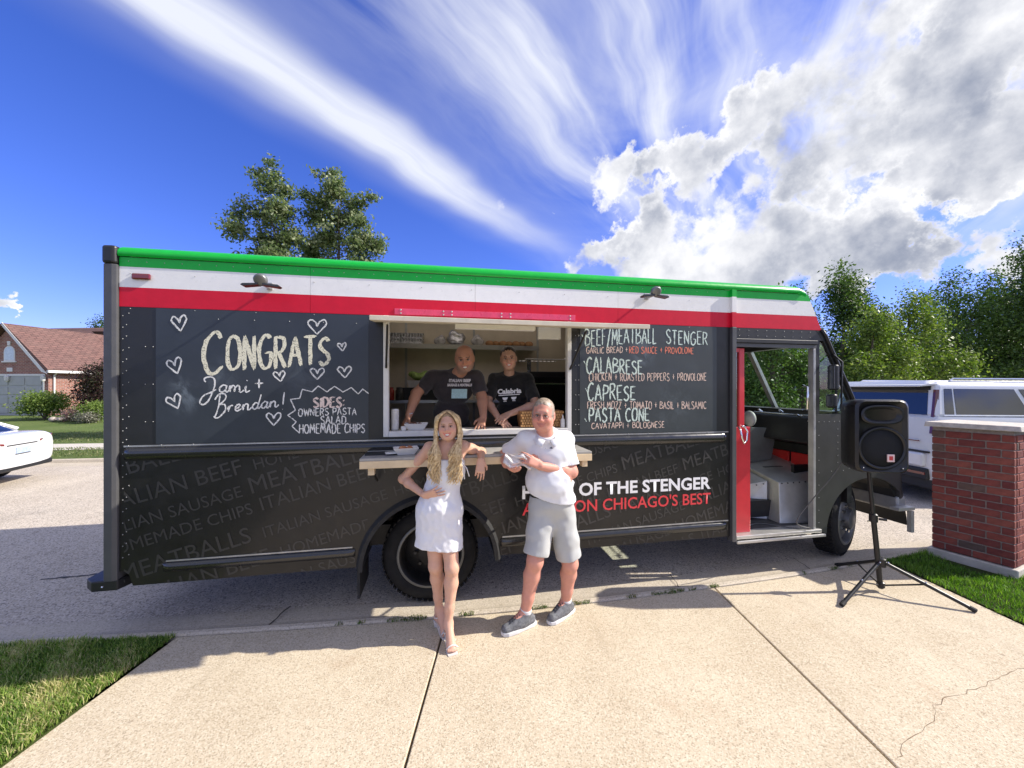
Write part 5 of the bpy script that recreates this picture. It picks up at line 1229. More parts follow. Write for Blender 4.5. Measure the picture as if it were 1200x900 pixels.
MB().box((-.05, -.90, .62), (.05, .90, .84)).build('rear_bumper', M_CARW, suv, bevel=.03); MB().box((-.045, -.95, .42), (.06, .95, .60)).build('bumper_lower', M_CARB, suv, bevel=.02)
MB().box((-.006, -.95, .845), (.02, .95, .875)).build('tailgate_gap', M_CARB, suv)
for s_ in (-1, 1): MB().box((-.056, s_ * .80 - .13, .50), (-.044, s_ * .80 + .13, .54)).build('reflector', M_REDLENS, suv)
MB().box((-.012, -.80, 1.02), (.01, -.45, 1.035)).build('badge_strip', M_REDLENS, suv); MB().box((.0, -.24, 1.05), (.012, .24, 1.17)).build('plate', mat('plate_white', (.65, .7, .75), .4), suv)
for x in (1.75, 2.95): MB().box((x, -HW - .003, .55), (x + .012, -HW + .01, 1.36)).build('door_gap', M_CARB, suv)
for x in (1.55, 2.75): MB().box((x - .12, -HW - .025, 1.16), (x + .10, -HW - .003, 1.19)).build('door_handle', M_CARW, suv, bevel=.006)
MB().tube([(-.015, -.35, .98), (-.03, 0, .97), (-.015, .35, .98)], .012, 6).build('tailgate_handle', M_CHR, suv)
MB().tube([(.10, -1.0, 1.395), (3.9, -1.0, 1.37)], .006, 6).build('belt_trim', M_CHR, suv)

hd = math.atan2(-.36, -.93); sed = thing('white_sedan', 'white sedan at the left edge of the view, parked across the road, rear end showing', 'car', (-9.62, 7.55, -.03), hd)
# local x runs forward from the rear bumper, y to the car's left; longitudinal sections of a lofted body
def loft(secs, m, nm, par, cap=True):
    n_ = len(secs[0]); vs = [p for s_ in secs for p in s_]; mb = MB().add(vs, [(i * n_ + k, i * n_ + (k + 1) % n_, (i + 1) * n_ + (k + 1) % n_, (i + 1) * n_ + k) for i in range(len(secs) - 1) for k in range(n_)] + [tuple(range(n_)), tuple((len(secs) - 1) * n_ + k for k in range(n_))])
    o = mb.build(nm, m, par, smooth=True, auto=45); md = o.modifiers.new('sub', 'SUBSURF'); md.levels = 2; md.render_levels = 2; return o
def csec(x, w, zb, zs, zt, lean=.0):
    h = [(w * .86, zb), (w * .99, zb + .12), (w, zs - .12), (w * .97, zs), (w * .80, zt - .01), (w * .4, zt), ]
    return [(x + lean * (p[1] - zb), p[0], p[1]) for p in h] + [(x + lean * (p[1] - zb), -p[0], p[1]) for p in reversed(h)]
loft([csec(.0, .80, .36, .86, .96), csec(.01, .83, .33, .88, .985), csec(.10, .89, .28, .90, 1.02), csec(.5, .90, .24, .90, 1.03), csec(1.1, .91, .22, .90, 1.0), csec(2.5, .915, .20, .88, .96), csec(3.4, .91, .20, .86, .95), csec(4.2, .87, .22, .80, .86), csec(4.62, .74, .28, .66, .70), csec(4.68, .66, .34, .60, .64)], M_CARW, 'body', sed)
def gsec(x, w, z0, zt): return [(x, w, z0), (x, w * .9, z0 + (zt - z0) * .6), (x, w * .78, zt - .01), (x, w * .4, zt), (x, -w * .4, zt), (x, -w * .78, zt - .01), (x, -w * .9, z0 + (zt - z0) * .6), (x, -w, z0)]
loft([gsec(.40, .62, .97, 1.02), gsec(.52, .76, .93, 1.09), gsec(1.15, .80, .90, 1.34), gsec(1.9, .80, .88, 1.43), gsec(2.5, .80, .88, 1.42), gsec(3.1, .78, .88, 1.20), gsec(3.5, .66, .9, .99)], M_TINT, 'windows', sed)
loft([gsec(1.42, .66, 1.33, 1.395), gsec(1.6, .66, 1.36, 1.43), gsec(2.1, .66, 1.38, 1.45), gsec(2.5, .64, 1.36, 1.44), gsec(2.7, .6, 1.32, 1.38)], M_CARW, 'roof', sed)
for s_ in (-1, 1):
    MB().tube([(.48, s_ * .68, 1.04), (1.2, s_ * .64, 1.34), (1.6, s_ * .62, 1.41)], .035, 8).build('roof_pillar', M_CARW, sed, smooth=True)
    MB().hexa([(-.015, s_ * .42, .80), (.10, s_ * .925, .80), (.30, s_ * .925, .82), (.10, s_ * .42, .80), (-.015, s_ * .44, .84), (.08, s_ * .92, .91), (.32, s_ * .915, .91), (.10, s_ * .44, .84)]).build('tail_light', M_REDLENS, sed, bevel=.008)
    for x in (.95, 3.75): car_wheel(sed, x, s_ * .80, .33, .22, s_)
MB().box((-.005, -.36, .78), (.02, .36, .80)).build('trunk_seam', M_CARB, sed); MB().box((-.018, -.17, .62), (.014, .17, .74)).build('plate', mat('plate_blue', (.42, .50, .62), .4, var=.2, scale=30), sed); MB().box((-.022, -.18, .61), (-.008, .18, .62)).build('plate_frame', M_CARB, sed)
MB().hexa([(.0, -.78, .30), (.3, -.86, .26), (.3, .86, .26), (.0, .78, .30), (.01, -.80, .40), (.3, -.89, .36), (.3, .89, .36), (.01, .80, .40)]).build('rear_diffuser', M_CARB, sed, bevel=.02)
for s_ in (-1, 1): MB().box((.02, s_ * .66 - .1, .44), (.045, s_ * .66 + .1, .455)).build('bumper_groove', M_CARB, sed)
# ------------------------------------------------------------------ figures: implicit bodies turned into one continuous skin
class Field:
    """signed distance field on a grid; rounded cones and ellipsoids blended smoothly"""
    def __init__(s, lo, hi, h):
        s.lo = np.array(lo, float); s.h = h; s.n = np.ceil((np.array(hi) - s.lo) / h).astype(int) + 1; s.f = np.full(s.n, .2, np.float32)
    def _win(s, a, b):
        i0 = np.clip(np.floor((a - s.lo) / s.h).astype(int), 0, s.n); i1 = np.clip(np.ceil((b - s.lo) / s.h).astype(int) + 1, 0, s.n)
        if np.any(i1 <= i0): return None
        g = [s.lo[k] + s.h * np.arange(i0[k], i1[k], dtype=np.float32) for k in range(3)]
        return tuple(slice(i0[k], i1[k]) for k in range(3)), g[0][:, None, None].astype(np.float32), g[1][None, :, None].astype(np.float32), g[2][None, None, :].astype(np.float32)
    def _put(s, sl, d, k, op):
        f = s.f[sl]
        if op == 'add':
            hh_ = np.maximum(k - np.abs(f - d), 0) / k if k > 0 else 0; s.f[sl] = np.minimum(f, d) - hh_ * hh_ * k * .25
        elif op == 'sub':
            d = -d; hh_ = np.maximum(k - np.abs(f - d), 0) / k; s.f[sl] = np.maximum(f, d) + hh_ * hh_ * k * .25
        else: s.f[sl] = np.maximum(f, d)
    def cone(s, a, b, ra, rb, k=.02, op='add', flat=None):
        a = np.array(a, float); b = np.array(b, float); m = max(ra, rb) + .05 + k; w = s._win(np.minimum(a, b) - m, np.maximum(a, b) + m)
        if w is None: return
        sl, X, Y, Z = w; ab = b - a; L2 = max(ab @ ab, 1e-9)
        t_ = np.clip(((X - a[0]) * ab[0] + (Y - a[1]) * ab[1] + (Z - a[2]) * ab[2]) / L2, 0, 1)
        dx_ = X - a[0] - t_ * ab[0]; dy_ = Y - a[1] - t_ * ab[1]; dz2 = Z - a[2] - t_ * ab[2]; q = dx_ * dx_ + dy_ * dy_ + dz2 * dz2
        if flat is not None:                           # flatten across direction: (dir, factor>1)
            fd, ff = np.array(flat[0], float), flat[1]; pr = dx_ * fd[0] + dy_ * fd[1] + dz2 * fd[2]; q = q + pr * pr * (ff * ff - 1)
        s._put(sl, (np.sqrt(q) - (ra + (rb - ra) * t_)).astype(np.float32), k, op)
    def ell(s, c, r, M=None, k=.03, op='add'):
        c = np.array(c, float); r = np.array(r, float); m = r.max() + .05 + k; w = s._win(c - m, c + m)
        if w is None: return
        sl, X, Y, Z = w; M = np.eye(3) if M is None else np.array(M)     # columns = axes
        X = X - c[0]; Y = Y - c[1]; Z = Z - c[2]; l = [X * M[0, j] + Y * M[1, j] + Z * M[2, j] for j in range(3)]
        k0 = np.sqrt(sum((l[j] / r[j]) ** 2 for j in range(3))); k1 = np.sqrt(sum((l[j] / r[j] ** 2) ** 2 for j in range(3))) + 1e-6
        s._put(sl, (k0 * (k0 - 1) / k1).astype(np.float32), k, op)
    def plane(s, p, n, lo=None, hi=None):              # keep the side where (x-p).n < 0
        p = np.array(p, float); n = np.array(n, float); n /= np.linalg.norm(n)
        w = s._win(np.array(lo) if lo is not None else s.lo, np.array(hi) if hi is not None else s.lo + s.n * s.h)
        if w is None: return
        sl, X, Y, Z = w; s.f[sl] = np.maximum(s.f[sl], ((X - p[0]) * n[0] + (Y - p[1]) * n[1] + (Z - p[2]) * n[2]).astype(np.float32))
    def wrinkle(s, amp, fr, ph=0.0, dirs=((1, .3, 2.2), (-.8, .5, 1.7), (.4, .2, 3.1))):
        g = [s.lo[k] + s.h * np.arange(s.n[k]) for k in range(3)]; X, Y, Z = g[0][:, None, None], g[1][None, :, None], g[2][None, None, :]; t_ = 0
        for i, d in enumerate(dirs): t_ = t_ + np.sin(fr * (d[0] * X + d[1] * Y + d[2] * Z) + ph + i * 1.7 + 1.5 * np.sin(fr * .45 * (X * d[2] - Z * d[0]) + i))
        s.f += (amp * t_ / len(dirs)).astype(np.float32)
    def mesh(s, name, m, parent, base, colour=None, smooth_iter=0):
        f = s.f; n = f.shape; S_ = f < 0
        cnt = np.zeros((n[0] - 1, n[1] - 1, n[2] - 1), np.int8)
        corners = [(i, j, k) for i in (0, 1) for j in (0, 1) for k in (0, 1)]
        for (i, j, k) in corners: cnt += S_[i:n[0] - 1 + i, j:n[1] - 1 + j, k:n[2] - 1 + k]
        ijk = np.argwhere((cnt > 0) & (cnt < 8)); N_ = len(ijk); idx = np.full(cnt.shape, -1, np.int32); idx[tuple(ijk.T)] = np.arange(N_)
        vals = {c_: f[ijk[:, 0] + c_[0], ijk[:, 1] + c_[1], ijk[:, 2] + c_[2]] for c_ in corners}; acc = np.zeros((N_, 3)); w = np.zeros(N_)
        for a in corners:
            for ax in range(3):
                if a[ax] == 1: continue
                b = list(a); b[ax] = 1; b = tuple(b); fa, fb = vals[a], vals[b]; mk_ = (fa < 0) != (fb < 0); t_ = np.where(mk_, fa / np.where(mk_, fa - fb, 1), 0)
                p = np.tile(np.array(a, float), (N_, 1)); p[:, ax] += t_; acc += p * mk_[:, None]; w += mk_
        V = s.lo + s.h * (ijk + acc / w[:, None]); F_ = []
        for ax in range(3):
            o1, o2 = [(1, 2), (2, 0), (0, 1)][ax]; sl0 = [slice(None)] * 3; sl1 = [slice(None)] * 3; sl0[ax] = slice(0, n[ax] - 1); sl1[ax] = slice(1, n[ax])
            A, B = S_[tuple(sl0)], S_[tuple(sl1)]; e = np.argwhere(A != B); e = e[(e[:, o1] > 0) & (e[:, o2] > 0) & (e[:, o1] < n[o1] - 1) & (e[:, o2] < n[o2] - 1)]
            def cell(d1, d2): q = e.copy(); q[:, o1] -= d1; q[:, o2] -= d2; return idx[tuple(q.T)]
            q = np.stack([cell(1, 1), cell(0, 1), cell(0, 0), cell(1, 0)], 1); sgn = A[tuple(e.T)]; q[~sgn] = q[~sgn][:, ::-1]; F_.append(q)
        F_ = np.concatenate(F_); F_ = F_[(F_ >= 0).all(1)]
        me = bpy.data.meshes.new(name); nv, nf = len(V), len(F_); me.vertices.add(nv); me.vertices.foreach_set('co', (V - np.array(base)).astype(np.float32).reshape(-1))
        me.loops.add(nf * 4); me.loops.foreach_set('vertex_index', F_.reshape(-1).astype(np.int32)); me.polygons.add(nf); me.polygons.foreach_set('loop_start', np.arange(nf) * 4); me.polygons.foreach_set('loop_total', np.full(nf, 4))
        me.polygons.foreach_set('use_smooth', [True] * nf); me.update(); me.validate()
        if colour is not None:
            cc = np.ones((nv, 4)); cc[:, :3] = colour(V); at = me.color_attributes.new('Col', 'FLOAT_COLOR', 'POINT'); at.data.foreach_set('color', cc.reshape(-1))
        me.materials.append(m); o = bpy.data.objects.new(name, me); link(o, parent)
        md = o.modifiers.new('relax', 'SMOOTH'); md.factor = .5; md.iterations = 2
        return o


def skin_mat():
    if 'skin' in _m: return _m['skin']
    m, t, b = new_mat('skin'); a = t.nodes.new('ShaderNodeVertexColor'); a.layer_name = 'Col'; v = t.nodes.new('ShaderNodeTexCoord').outputs['Object']
    g = (noise(t, v, 35, 4, .6) - .5) * .22 + 1.0; mm = t.nodes.new('ShaderNodeMix'); mm.data_type = 'RGBA'; mm.blend_type = 'MULTIPLY'; mm.inputs[0].default_value = 1
    t.links.new(a.outputs[0], mm.inputs[6]); t.links.new(xyz(t, g, g, g), mm.inputs[7]); t.links.new(mm.outputs[2], b.inputs['Base Color'])
    b.inputs['Roughness'].default_value = .5; b.inputs['Specular IOR Level'].default_value = .35; bn = t.nodes.new('ShaderNodeBump'); bn.inputs['Strength'].default_value = .35; bn.inputs['Distance'].default_value = .004; t.links.new(noise(t, v, 130, 5, .7).k, bn.inputs['Height']); t.links.new(bn.outputs[0], b.inputs['Normal']); b.inputs['Subsurface Weight'].default_value = .12; b.inputs['Subsurface Radius'].default_value = (.01, .004, .002)
    _m['skin'] = m; return m


def frame(fwd, up=(0, 0, 1)):
    """columns: right-hand x (subject's left when seen from front), forward y, up z"""
    f = Vector(fwd).normalized(); u = Vector(up); r_ = f.cross(u).normalized(); u = r_.cross(f).normalized(); return np.array([[r_.x, f.x, u.x], [r_.y, f.y, u.y], [r_.z, f.z, u.z]])


def head(F, c, M, sc, sex, smile=True):
    """skull, jaw, nose, brows, sockets, lips and ears into field F; c = centre of the head, M = frame columns"""
    T = lambda x, y, z: c + M @ (np.array([x, y, z]) * sc)
    s_ = sc; fem = sex == 'f'
    F.ell(T(0, -.012, .035), np.array((.079, .094, .084)) * s_, M, .03); F.ell(T(0, .022, -.03), np.array((.066 if fem else .071, .070, .076)) * s_, M, .03)
    F.ell(T(0, .045, -.085), np.array((.033 if fem else .043, .032, .026)) * s_, M, .035); F.ell(T(0, .0, -.055), np.array((.063 if fem else .073, .06, .045)) * s_, M, .03)
    F.cone(T(-.028, .078, .030), T(.028, .078, .030), .013 * s_, .013 * s_, .02); F.cone(T(0, .088, .018), T(0, .108, -.024), .0075 * s_, .0115 * s_, .012); F.ell(T(0, .106, -.027), np.array((.0125 if fem else .016, .012, .010)) * s_, M, .008)
    for q in (-1, 1):
        F.ell(T(q * .0125, .096, -.031), np.array((.008, .010, .007)) * s_, M, .006); F.ell(T(q * .040, .060, -.030), np.array((.024, .024, .022)) * s_, M, .025)
        F.ell(T(q * .031, .094, .004), np.array((.017, .012, .0090)) * s_, M, .012, 'sub')
        F.ell(T(q * .080, -.010, -.005), np.array((.009, .020, .032)) * s_, M, .008); F.ell(T(q * .086, -.002, -.004), np.array((.004, .010, .018)) * s_, M, .004, 'sub')
    for q in (-1, 1):
        F.cone(T(0, .088, -.0535), T(q * .032, .071, -.045), .0062 * s_, .0035 * s_, .008); F.cone(T(0, .085, -.0745 if smile else -.068), T(q * .032, .071, -.047), .0075 * s_, .0035 * s_, .008)
    if smile: F.ell(T(0, .096, -.0625), np.array((.030, .015, .0085)) * s_, M, .005, 'sub')
    return T


def face_colour(c, M, sc, base, lip, brow, stub=None, bald_red=None, hairline=None):
    c = np.array(c); base = np.array(base)
    def fn(V):
        L = (V - c) @ M / sc; col = np.tile(base, (len(V), 1)); x, y, z = np.abs(L[:, 0]), L[:, 1], L[:, 2]
        near = (np.abs(L) < .15).all(1)
        def bl(mask, target, k): m_ = (np.clip(mask, 0, 1) * near * k)[:, None]; return col * (1 - m_) + np.array(target) * m_
        g = lambda a, s_: np.exp(-(a / s_) ** 2)
        col = bl(g(x - .040, .020) * g(z + .028, .018) * (y > .03), base * np.array((1.12, .72, .68)), .55)
        col = bl(g(x, .014) * g(z + .026, .012) * (y > .08), base * np.array((1.12, .75, .70)), .5)
        if stub is not None: col = bl(((z < -.035) & (y > -.02)).astype(float) * np.clip((-.03 - z) / .03, 0, 1) * (1 - g(x, .02) * g(z + .06, .012)), stub, .55)
        if bald_red is not None: col = bl((z > .03).astype(float), bald_red, .5)
        zc = -.0635 + (x / .030) ** 2 * .0150; col = bl(np.clip((.0150 * (1 - (x / .040) ** 2) + .001 - np.abs(z - zc)) / .003, 0, 1) * (x < .034) * (y > .050), lip, .85)
        col = bl(((x > .014) & (x < .048) & (np.abs(z - .026 + np.abs(x - .030) * .25) < .0050) & (y > .05)).astype(float), brow, .8)
        col = bl((((x - .031) / .018) ** 2 + ((z - .004) / .010) ** 2 < 1).astype(float) * (y > .05), base * .55, .6)  # eye sockets darkened: shade painted into the skin colour
        if hairline is not None: col = bl(hairline[0](L).astype(float), hairline[1], .9)
        return np.clip(col, 0, 1)
    return fn


def face_parts(par, base, c, M, sc, iris, smile=True, lash=True, lid=(.55, .30, .21)):
    lid_m = mat('eyelid_%s' % iris + ('' if lid[0] > .5 else '_tan'), lid, .55, var=.08)
    T = lambda x, y, z: Vector(c + M @ (np.array([x, y, z]) * sc)) - Vector(base); Mm = Matrix(M.tolist())
    for q in (-1, 1):
        e = MB().ball(T(q * .031, .0775, .003), .0118 * sc, 12, 8).build('eye', mat('eye_white', (.62, .58, .55), .2, var=.02), par, smooth=True)
        MB().ball(T(q * .0305, .0862, .0025), (.0066 * sc,) * 3, 10, 6).build('iris', mat('iris_' + iris, {'brown': (.03, .015, .010), 'blue': (.05, .08, .11)}[iris], .1, var=.05), e, smooth=True)
        for up_, amt in ((1, 78), (-1, 52)):
            A_ = np.array([T(q * .031, .0775, .003) - T(0, 0, 0)]) ; prof_ = [(.0131 * sc * math.sin(R(g)), .0131 * sc * math.cos(R(g))) for g in range(0, amt + 1, 13)]
            Lm = Matrix.Translation(T(q * .031, .0775, .003)) @ Mm.to_4x4() @ Matrix.Rotation(R(-12 * up_), 4, 'X') @ Matrix.Rotation(0 if up_ > 0 else math.pi, 4, 'X')
            MB().lathe(prof_, 18, Lm, cap=False).build('eyelid', lid_m, par, smooth=True)
        if lash:
            MB().tube([T(q * .017, .0875, .004), T(q * .025, .0905, .0105), (T(q * .036, .0885, .0105)), T(q * .045, .081, .004)], [.0012 * sc, .0022 * sc, .0022 * sc, .001 * sc], 5).build('upper_lid', mat('lash_dark', (.06, .035, .028), .7), par, smooth=True)
    if smile:
        pts = [(-.0285, .0735, -.0500), (-.016, .0850, -.0590), (0, .0900, -.0625), (.016, .0850, -.0590), (.0285, .0735, -.0500)]; vs = []
        for (x, y, z) in pts: vs += [T(x, y, z + .0074 * (1 - abs(x) / .040)), T(x, y, z - .0070 * (1 - abs(x) / .040))]
        MB().add(vs, [(2 * i, 2 * i + 1, 2 * i + 3, 2 * i + 2) for i in range(4)]).build('teeth', mat('tooth_white', (.72, .69, .62), .25, var=.02), par, smooth=True)


def hand(F, w, d, pn, L=.185, curl=(.3, .35, .4, .45), spread=.12, thumb=1, r_=1.0, thumb_out=.55):
    """palm and five fingers. w wrist, d direction, pn palm normal (palm faces pn), thumb side = thumb * (d x pn)"""
    w = np.array(w, float); d = np.array(d, float); d /= np.linalg.norm(d); pn = np.array(pn, float); pn -= d * (pn @ d); pn /= np.linalg.norm(pn); s_ = np.cross(d, pn) * thumb
    pl = L * .50
    for q, rr in ((-.022, .0135), (-.007, .0145), (.008, .0145), (.022, .0135)): F.cone(w + s_ * q * .7, w + d * pl + s_ * q * 1.15, .0155 * r_, rr * r_, .010)
    for i, (q, fl) in enumerate(((.028, .44), (.0095, .50), (-.0095, .46), (-.0275, .37))):
        a = w + d * pl * (.98 - .04 * abs(i - 1)) + s_ * q; c_ = curl[i]; dirn = d + s_ * (q / .028) * spread; dirn /= np.linalg.norm(dirn); p = a; ang = 0
        for j, seg in enumerate((.45, .31, .24)):
            ang += c_ * (1.0 if j else .7); e = p + (dirn * math.cos(ang) + pn * math.sin(ang)) * (L * fl * seg); F.cone(p, e, (.0092 - .0010 * j) * r_, (.0084 - .0010 * j) * r_, .004); p = e
    a = w + d * pl * .22 + s_ * .022; m_ = a + (d * .55 + s_ * thumb_out + pn * .25) * L * .27; F.cone(w + d * .01 + s_ * .010, a, .015 * r_, .0135 * r_, .010); F.cone(a, m_, .0128 * r_, .0105 * r_, .008)
    e = m_ + (d * .75 + s_ * thumb_out * .25 + pn * .30) * L * .19; F.cone(m_, e, .0102 * r_, .0085 * r_, .004)


def V3(*a): return np.array(P(*a))


def arm(F, sh, el, wr, r=(.050, .040, .042, .026), k=.02):
    sh, el, wr = map(np.array, (sh, el, wr)); F.cone(sh, sh + (el - sh) * .45, r[0], r[0] * .92, k); F.cone(sh + (el - sh) * .4, el, r[0] * .92, r[1], k); F.ell(el, (r[1] * .98,) * 3, None, k)
    m_ = el + (wr - el) * .28; F.cone(el, m_, r[1], r[2], k); F.cone(m_, wr, r[2], r[3], k)


def leg(F, hip, kn, an, r=(.085, .055, .058, .036), back=(0, 1, 0), k=.02):
    hip, kn, an = map(np.array, (hip, kn, an)); back = np.array(back, float); F.cone(hip, kn, r[0], r[1], k); F.ell(kn - back * .008, (r[1] * .95, r[1] * .98, r[1] * 1.1), None, k)
    m_ = kn + (an - kn) * .30 + back * .018; F.cone(kn, m_, r[1] * .92, r[2], k); F.cone(m_, kn + (an - kn) * .72 + back * .004, r[2], r[3] * 1.15, k); F.cone(kn + (an - kn) * .70, an, r[3] * 1.15, r[3], k)


def hair_locks(name, m, par, base, locks, rw=.006, n=5):
    mb = MB()
    for pts, r0 in locks:
        pts = [Vector(p) - Vector(base) for p in pts]; q = []
        q = catmull3(pts, 4); k = len(q); mb.tube(q, [r0 * (.55 + .45 * math.sin(math.pi * min(1, (i + 2) / k * 1.05))) * (1 if i < k - 1 else .2) for i in range(k)], n, cap=False)
    return mb.build(name, m, par, smooth=True, fix=False)


def catmull3(pts, k=4):
    out = []
    for i in range(len(pts) - 1):
        p0, p1, p2, p3 = pts[max(i - 1, 0)], pts[i], pts[i + 1], pts[min(i + 2, len(pts) - 1)]
        for j in range(k):
            t_ = j / k; out.append(.5 * ((2 * p1) + (-p0 + p2) * t_ + (2 * p0 - 5 * p1 + 4 * p2 - p3) * t_ ** 2 + (-p0 + 3 * p1 - 3 * p2 + p3) * t_ ** 3))
    out.append(pts[-1]); return out


def cloth(name, c, var=.05, rough=.85, bump=.25, bscale=240, weave=6.0):
    return mat(name, c, rough, var=var, scale=weave, bump=bump, bscale=bscale, spec=.2, sheen=.25)


def hair_mat(name, c1, c2):
    if name in _m: return _m[name]
    m, t, b = new_mat(name); v = t.nodes.new('ShaderNodeTexCoord').outputs['Object']; t.links.new(mixc(t, noise(t, v, 45, 3, .6).ss(.3, .7), c1, c2), b.inputs['Base Color']); b.inputs['Roughness'].default_value = .42; b.inputs['Specular IOR Level'].default_value = .5
    bn = t.nodes.new('ShaderNodeBump'); bn.inputs['Distance'].default_value = .003; bn.inputs['Strength'].default_value = .5; t.links.new(noise(t, v, 180, 2, .5).k, bn.inputs['Height']); t.links.new(bn.outputs[0], b.inputs['Normal'])
    _m[name] = m; return m
SK_PINK = (.62, .295, .22); SK_F = (.64, .375, .265); SK_OL = (.52, .26, .165)
# ================================================== woman in white dress
B = np.array([-.50, 2.84, 0.0]); w1 = thing('person', 'woman with long blonde hair in a short white dress, elbow on the truck shelf', 'person', tuple(B))
F = Field((-1.02, 2.55, -.01), (.02, 3.22, 1.80), .0052)
hc = V3(524.6, 499.5, 2.815); HM = frame((.10, -1, .02), (-.04, 0, 1)); HS = .895
nk = V3(524.5, 519, 2.85); ch = V3(524, 538, 2.87); wa = V3(518, 572, 2.87); pe = V3(515, 598, 2.87)
BF = frame((.06, -1, 0))
T = head(F, hc, HM, HS, 'f')
F.cone(nk + (0, .01, -.02), hc + (0, .02, -.05), .044, .043, .02)
F.ell(ch + (0, 0, .03), (.135, .085, .10), BF, .05); F.ell(ch + (0, -.01, -.07), (.125, .085, .10), BF, .05); F.cone(ch + (0, 0, -.08), wa, .10, .092, .05); F.ell(wa, (.105, .08, .10), BF, .05); F.ell(pe, (.145, .105, .12), BF, .05)
sL, eL, wL = V3(503.5, 524.5, 2.86), V3(472.5, 561, 2.93), V3(497, 580.5, 2.765)
sR, eR, wR = V3(543, 523, 2.88), V3(564, 529.5, 3.06), V3(563.5, 539, 2.86)
F.cone(ch + (0, .01, .09), sL, .045, .042, .04); F.cone(ch + (0, .01, .09), sR, .045, .042, .04)
arm(F, sL, eL, wL, (.041, .032, .034, .021)); arm(F, sR, eR, wR, (.041, .032, .034, .021))
hand(F, wL, V3(512, 577, 2.735) - wL, (.35, .6, .5), .165, (.12, .12, .15, .2), .25, -1, .85)
hand(F, wR, np.array((-.03, -.30, -.85)), (-.2, .75, -.3), .165, (.35, .4, .5, .55), .05, 1, .85)
hL, hR = V3(509, 606, 2.88), V3(524, 606, 2.87); kL, kR = V3(510.5, 663, 2.85), V3(529.5, 665, 2.80); aL, aR = V3(514.5, 714, 2.95), V3(525.5, 731, 2.80)
leg(F, hL, kL, aL, (.078, .050, .050, .029)); leg(F, hR, kR, aR, (.078, .050, .050, .029))
def foot(F, an, d, L=.23, heel=.06, w=.034, r_=.024):
    an = np.array(an); d = np.array(d, float); d /= np.linalg.norm(d); hz_ = an - d * .035; hz_[2] = heel + .022; ball_ = an + d * L * .50; ball_[2] = .030; toe = an + d * L * .66; toe[2] = .022; side_ = np.cross(d, (0, 0, 1))
    F.cone(an, hz_, .030, r_, .02); F.cone(an + d * .01, ball_, .030, .026, .025)
    for q in (-1, 0, 1): F.cone(an + d * .03 + (0, 0, -.02), ball_ + side_ * q * .018, .018, .017, .015)
    for i, q in enumerate((-.030, -.014, .002, .016, .029)): F.cone(ball_ + side_ * q * .9, toe + side_ * q + d * (-.004 * abs(i - 1.5)), .0125, .0095, .004)
    F.cone(hz_, ball_, .020, .018, .02); return hz_, ball_, toe, side_
fR = foot(F, aR, (.36, -.9, 0), .21, .055); fL = foot(F, aL, (.62, -.78, 0), .20, .055)
body = F.mesh('body', skin_mat(), w1, B, face_colour(hc, HM, HS, SK_F, (.55, .13, .13), (.28, .17, .10)))
face_parts(w1, B, hc, HM, HS, 'brown')
# dress: straight shift from the bust to mid thigh
D = Field((-.80, 2.6, .55), (-.25, 3.1, 1.42), .0055)
D.ell(ch + (0, -.012, .0), (.128, .100, .115), BF, .04); D.ell(ch + (0, -.02, -.09), (.130, .100, .10), BF, .04); D.cone(ch + (0, -.005, -.08), wa, .112, .112, .05); D.ell(wa, (.125, .102, .11), BF, .05); D.ell(pe + (0, 0, .02), (.152, .118, .14), BF, .05)
for q in (-.045, .045): D.cone(pe + (q, 0, 0), V3(514.5, 638, 2.86) + (q * 1.6, 0, -.05), .112, .112, .09)
D.wrinkle(.0042, 19, .4); D.wrinkle(.0026, 50, 2, ((2.5, .5, .2), (2.1, -.4, .7)))
D.plane(V3(523, 538.5, 2.78), (0, -.05, 1)); D.plane(V3(514, 639.5, 2.86), (-.09, 0, -1))
M_DR = cloth('white_linen', (.78, .78, .80), .03, .85, .35, 300)
dress = D.mesh('dress', M_DR, w1, B)
for q in (-1, 1):                                      # shoulder straps, tie ends and a front seam
    a = ch + np.array((q * .075, -.092, .045)); b = ch + np.array((q * .085, -.02, .135)); c_ = ch + np.array((q * .085, .06, .06))
    MB().tube([Vector(v - B) for v in (a, (a + b) / 2 + (0, -.012, .015), b, (b + c_) / 2 + (0, .02, .02), c_)], .0055, 6).build('strap', M_DR, w1, smooth=True)
tb = ch + np.array((.105, -.06, .0))
for k in range(2): MB().tube([Vector(tb - B), Vector(tb - B) + Vector((.03 + k * .02, -.02, -.05)), Vector(tb - B) + Vector((.035 + k * .035, -.025, -.13 + k * .02))], .004, 5).build('tie_end', M_DR, w1, smooth=True)
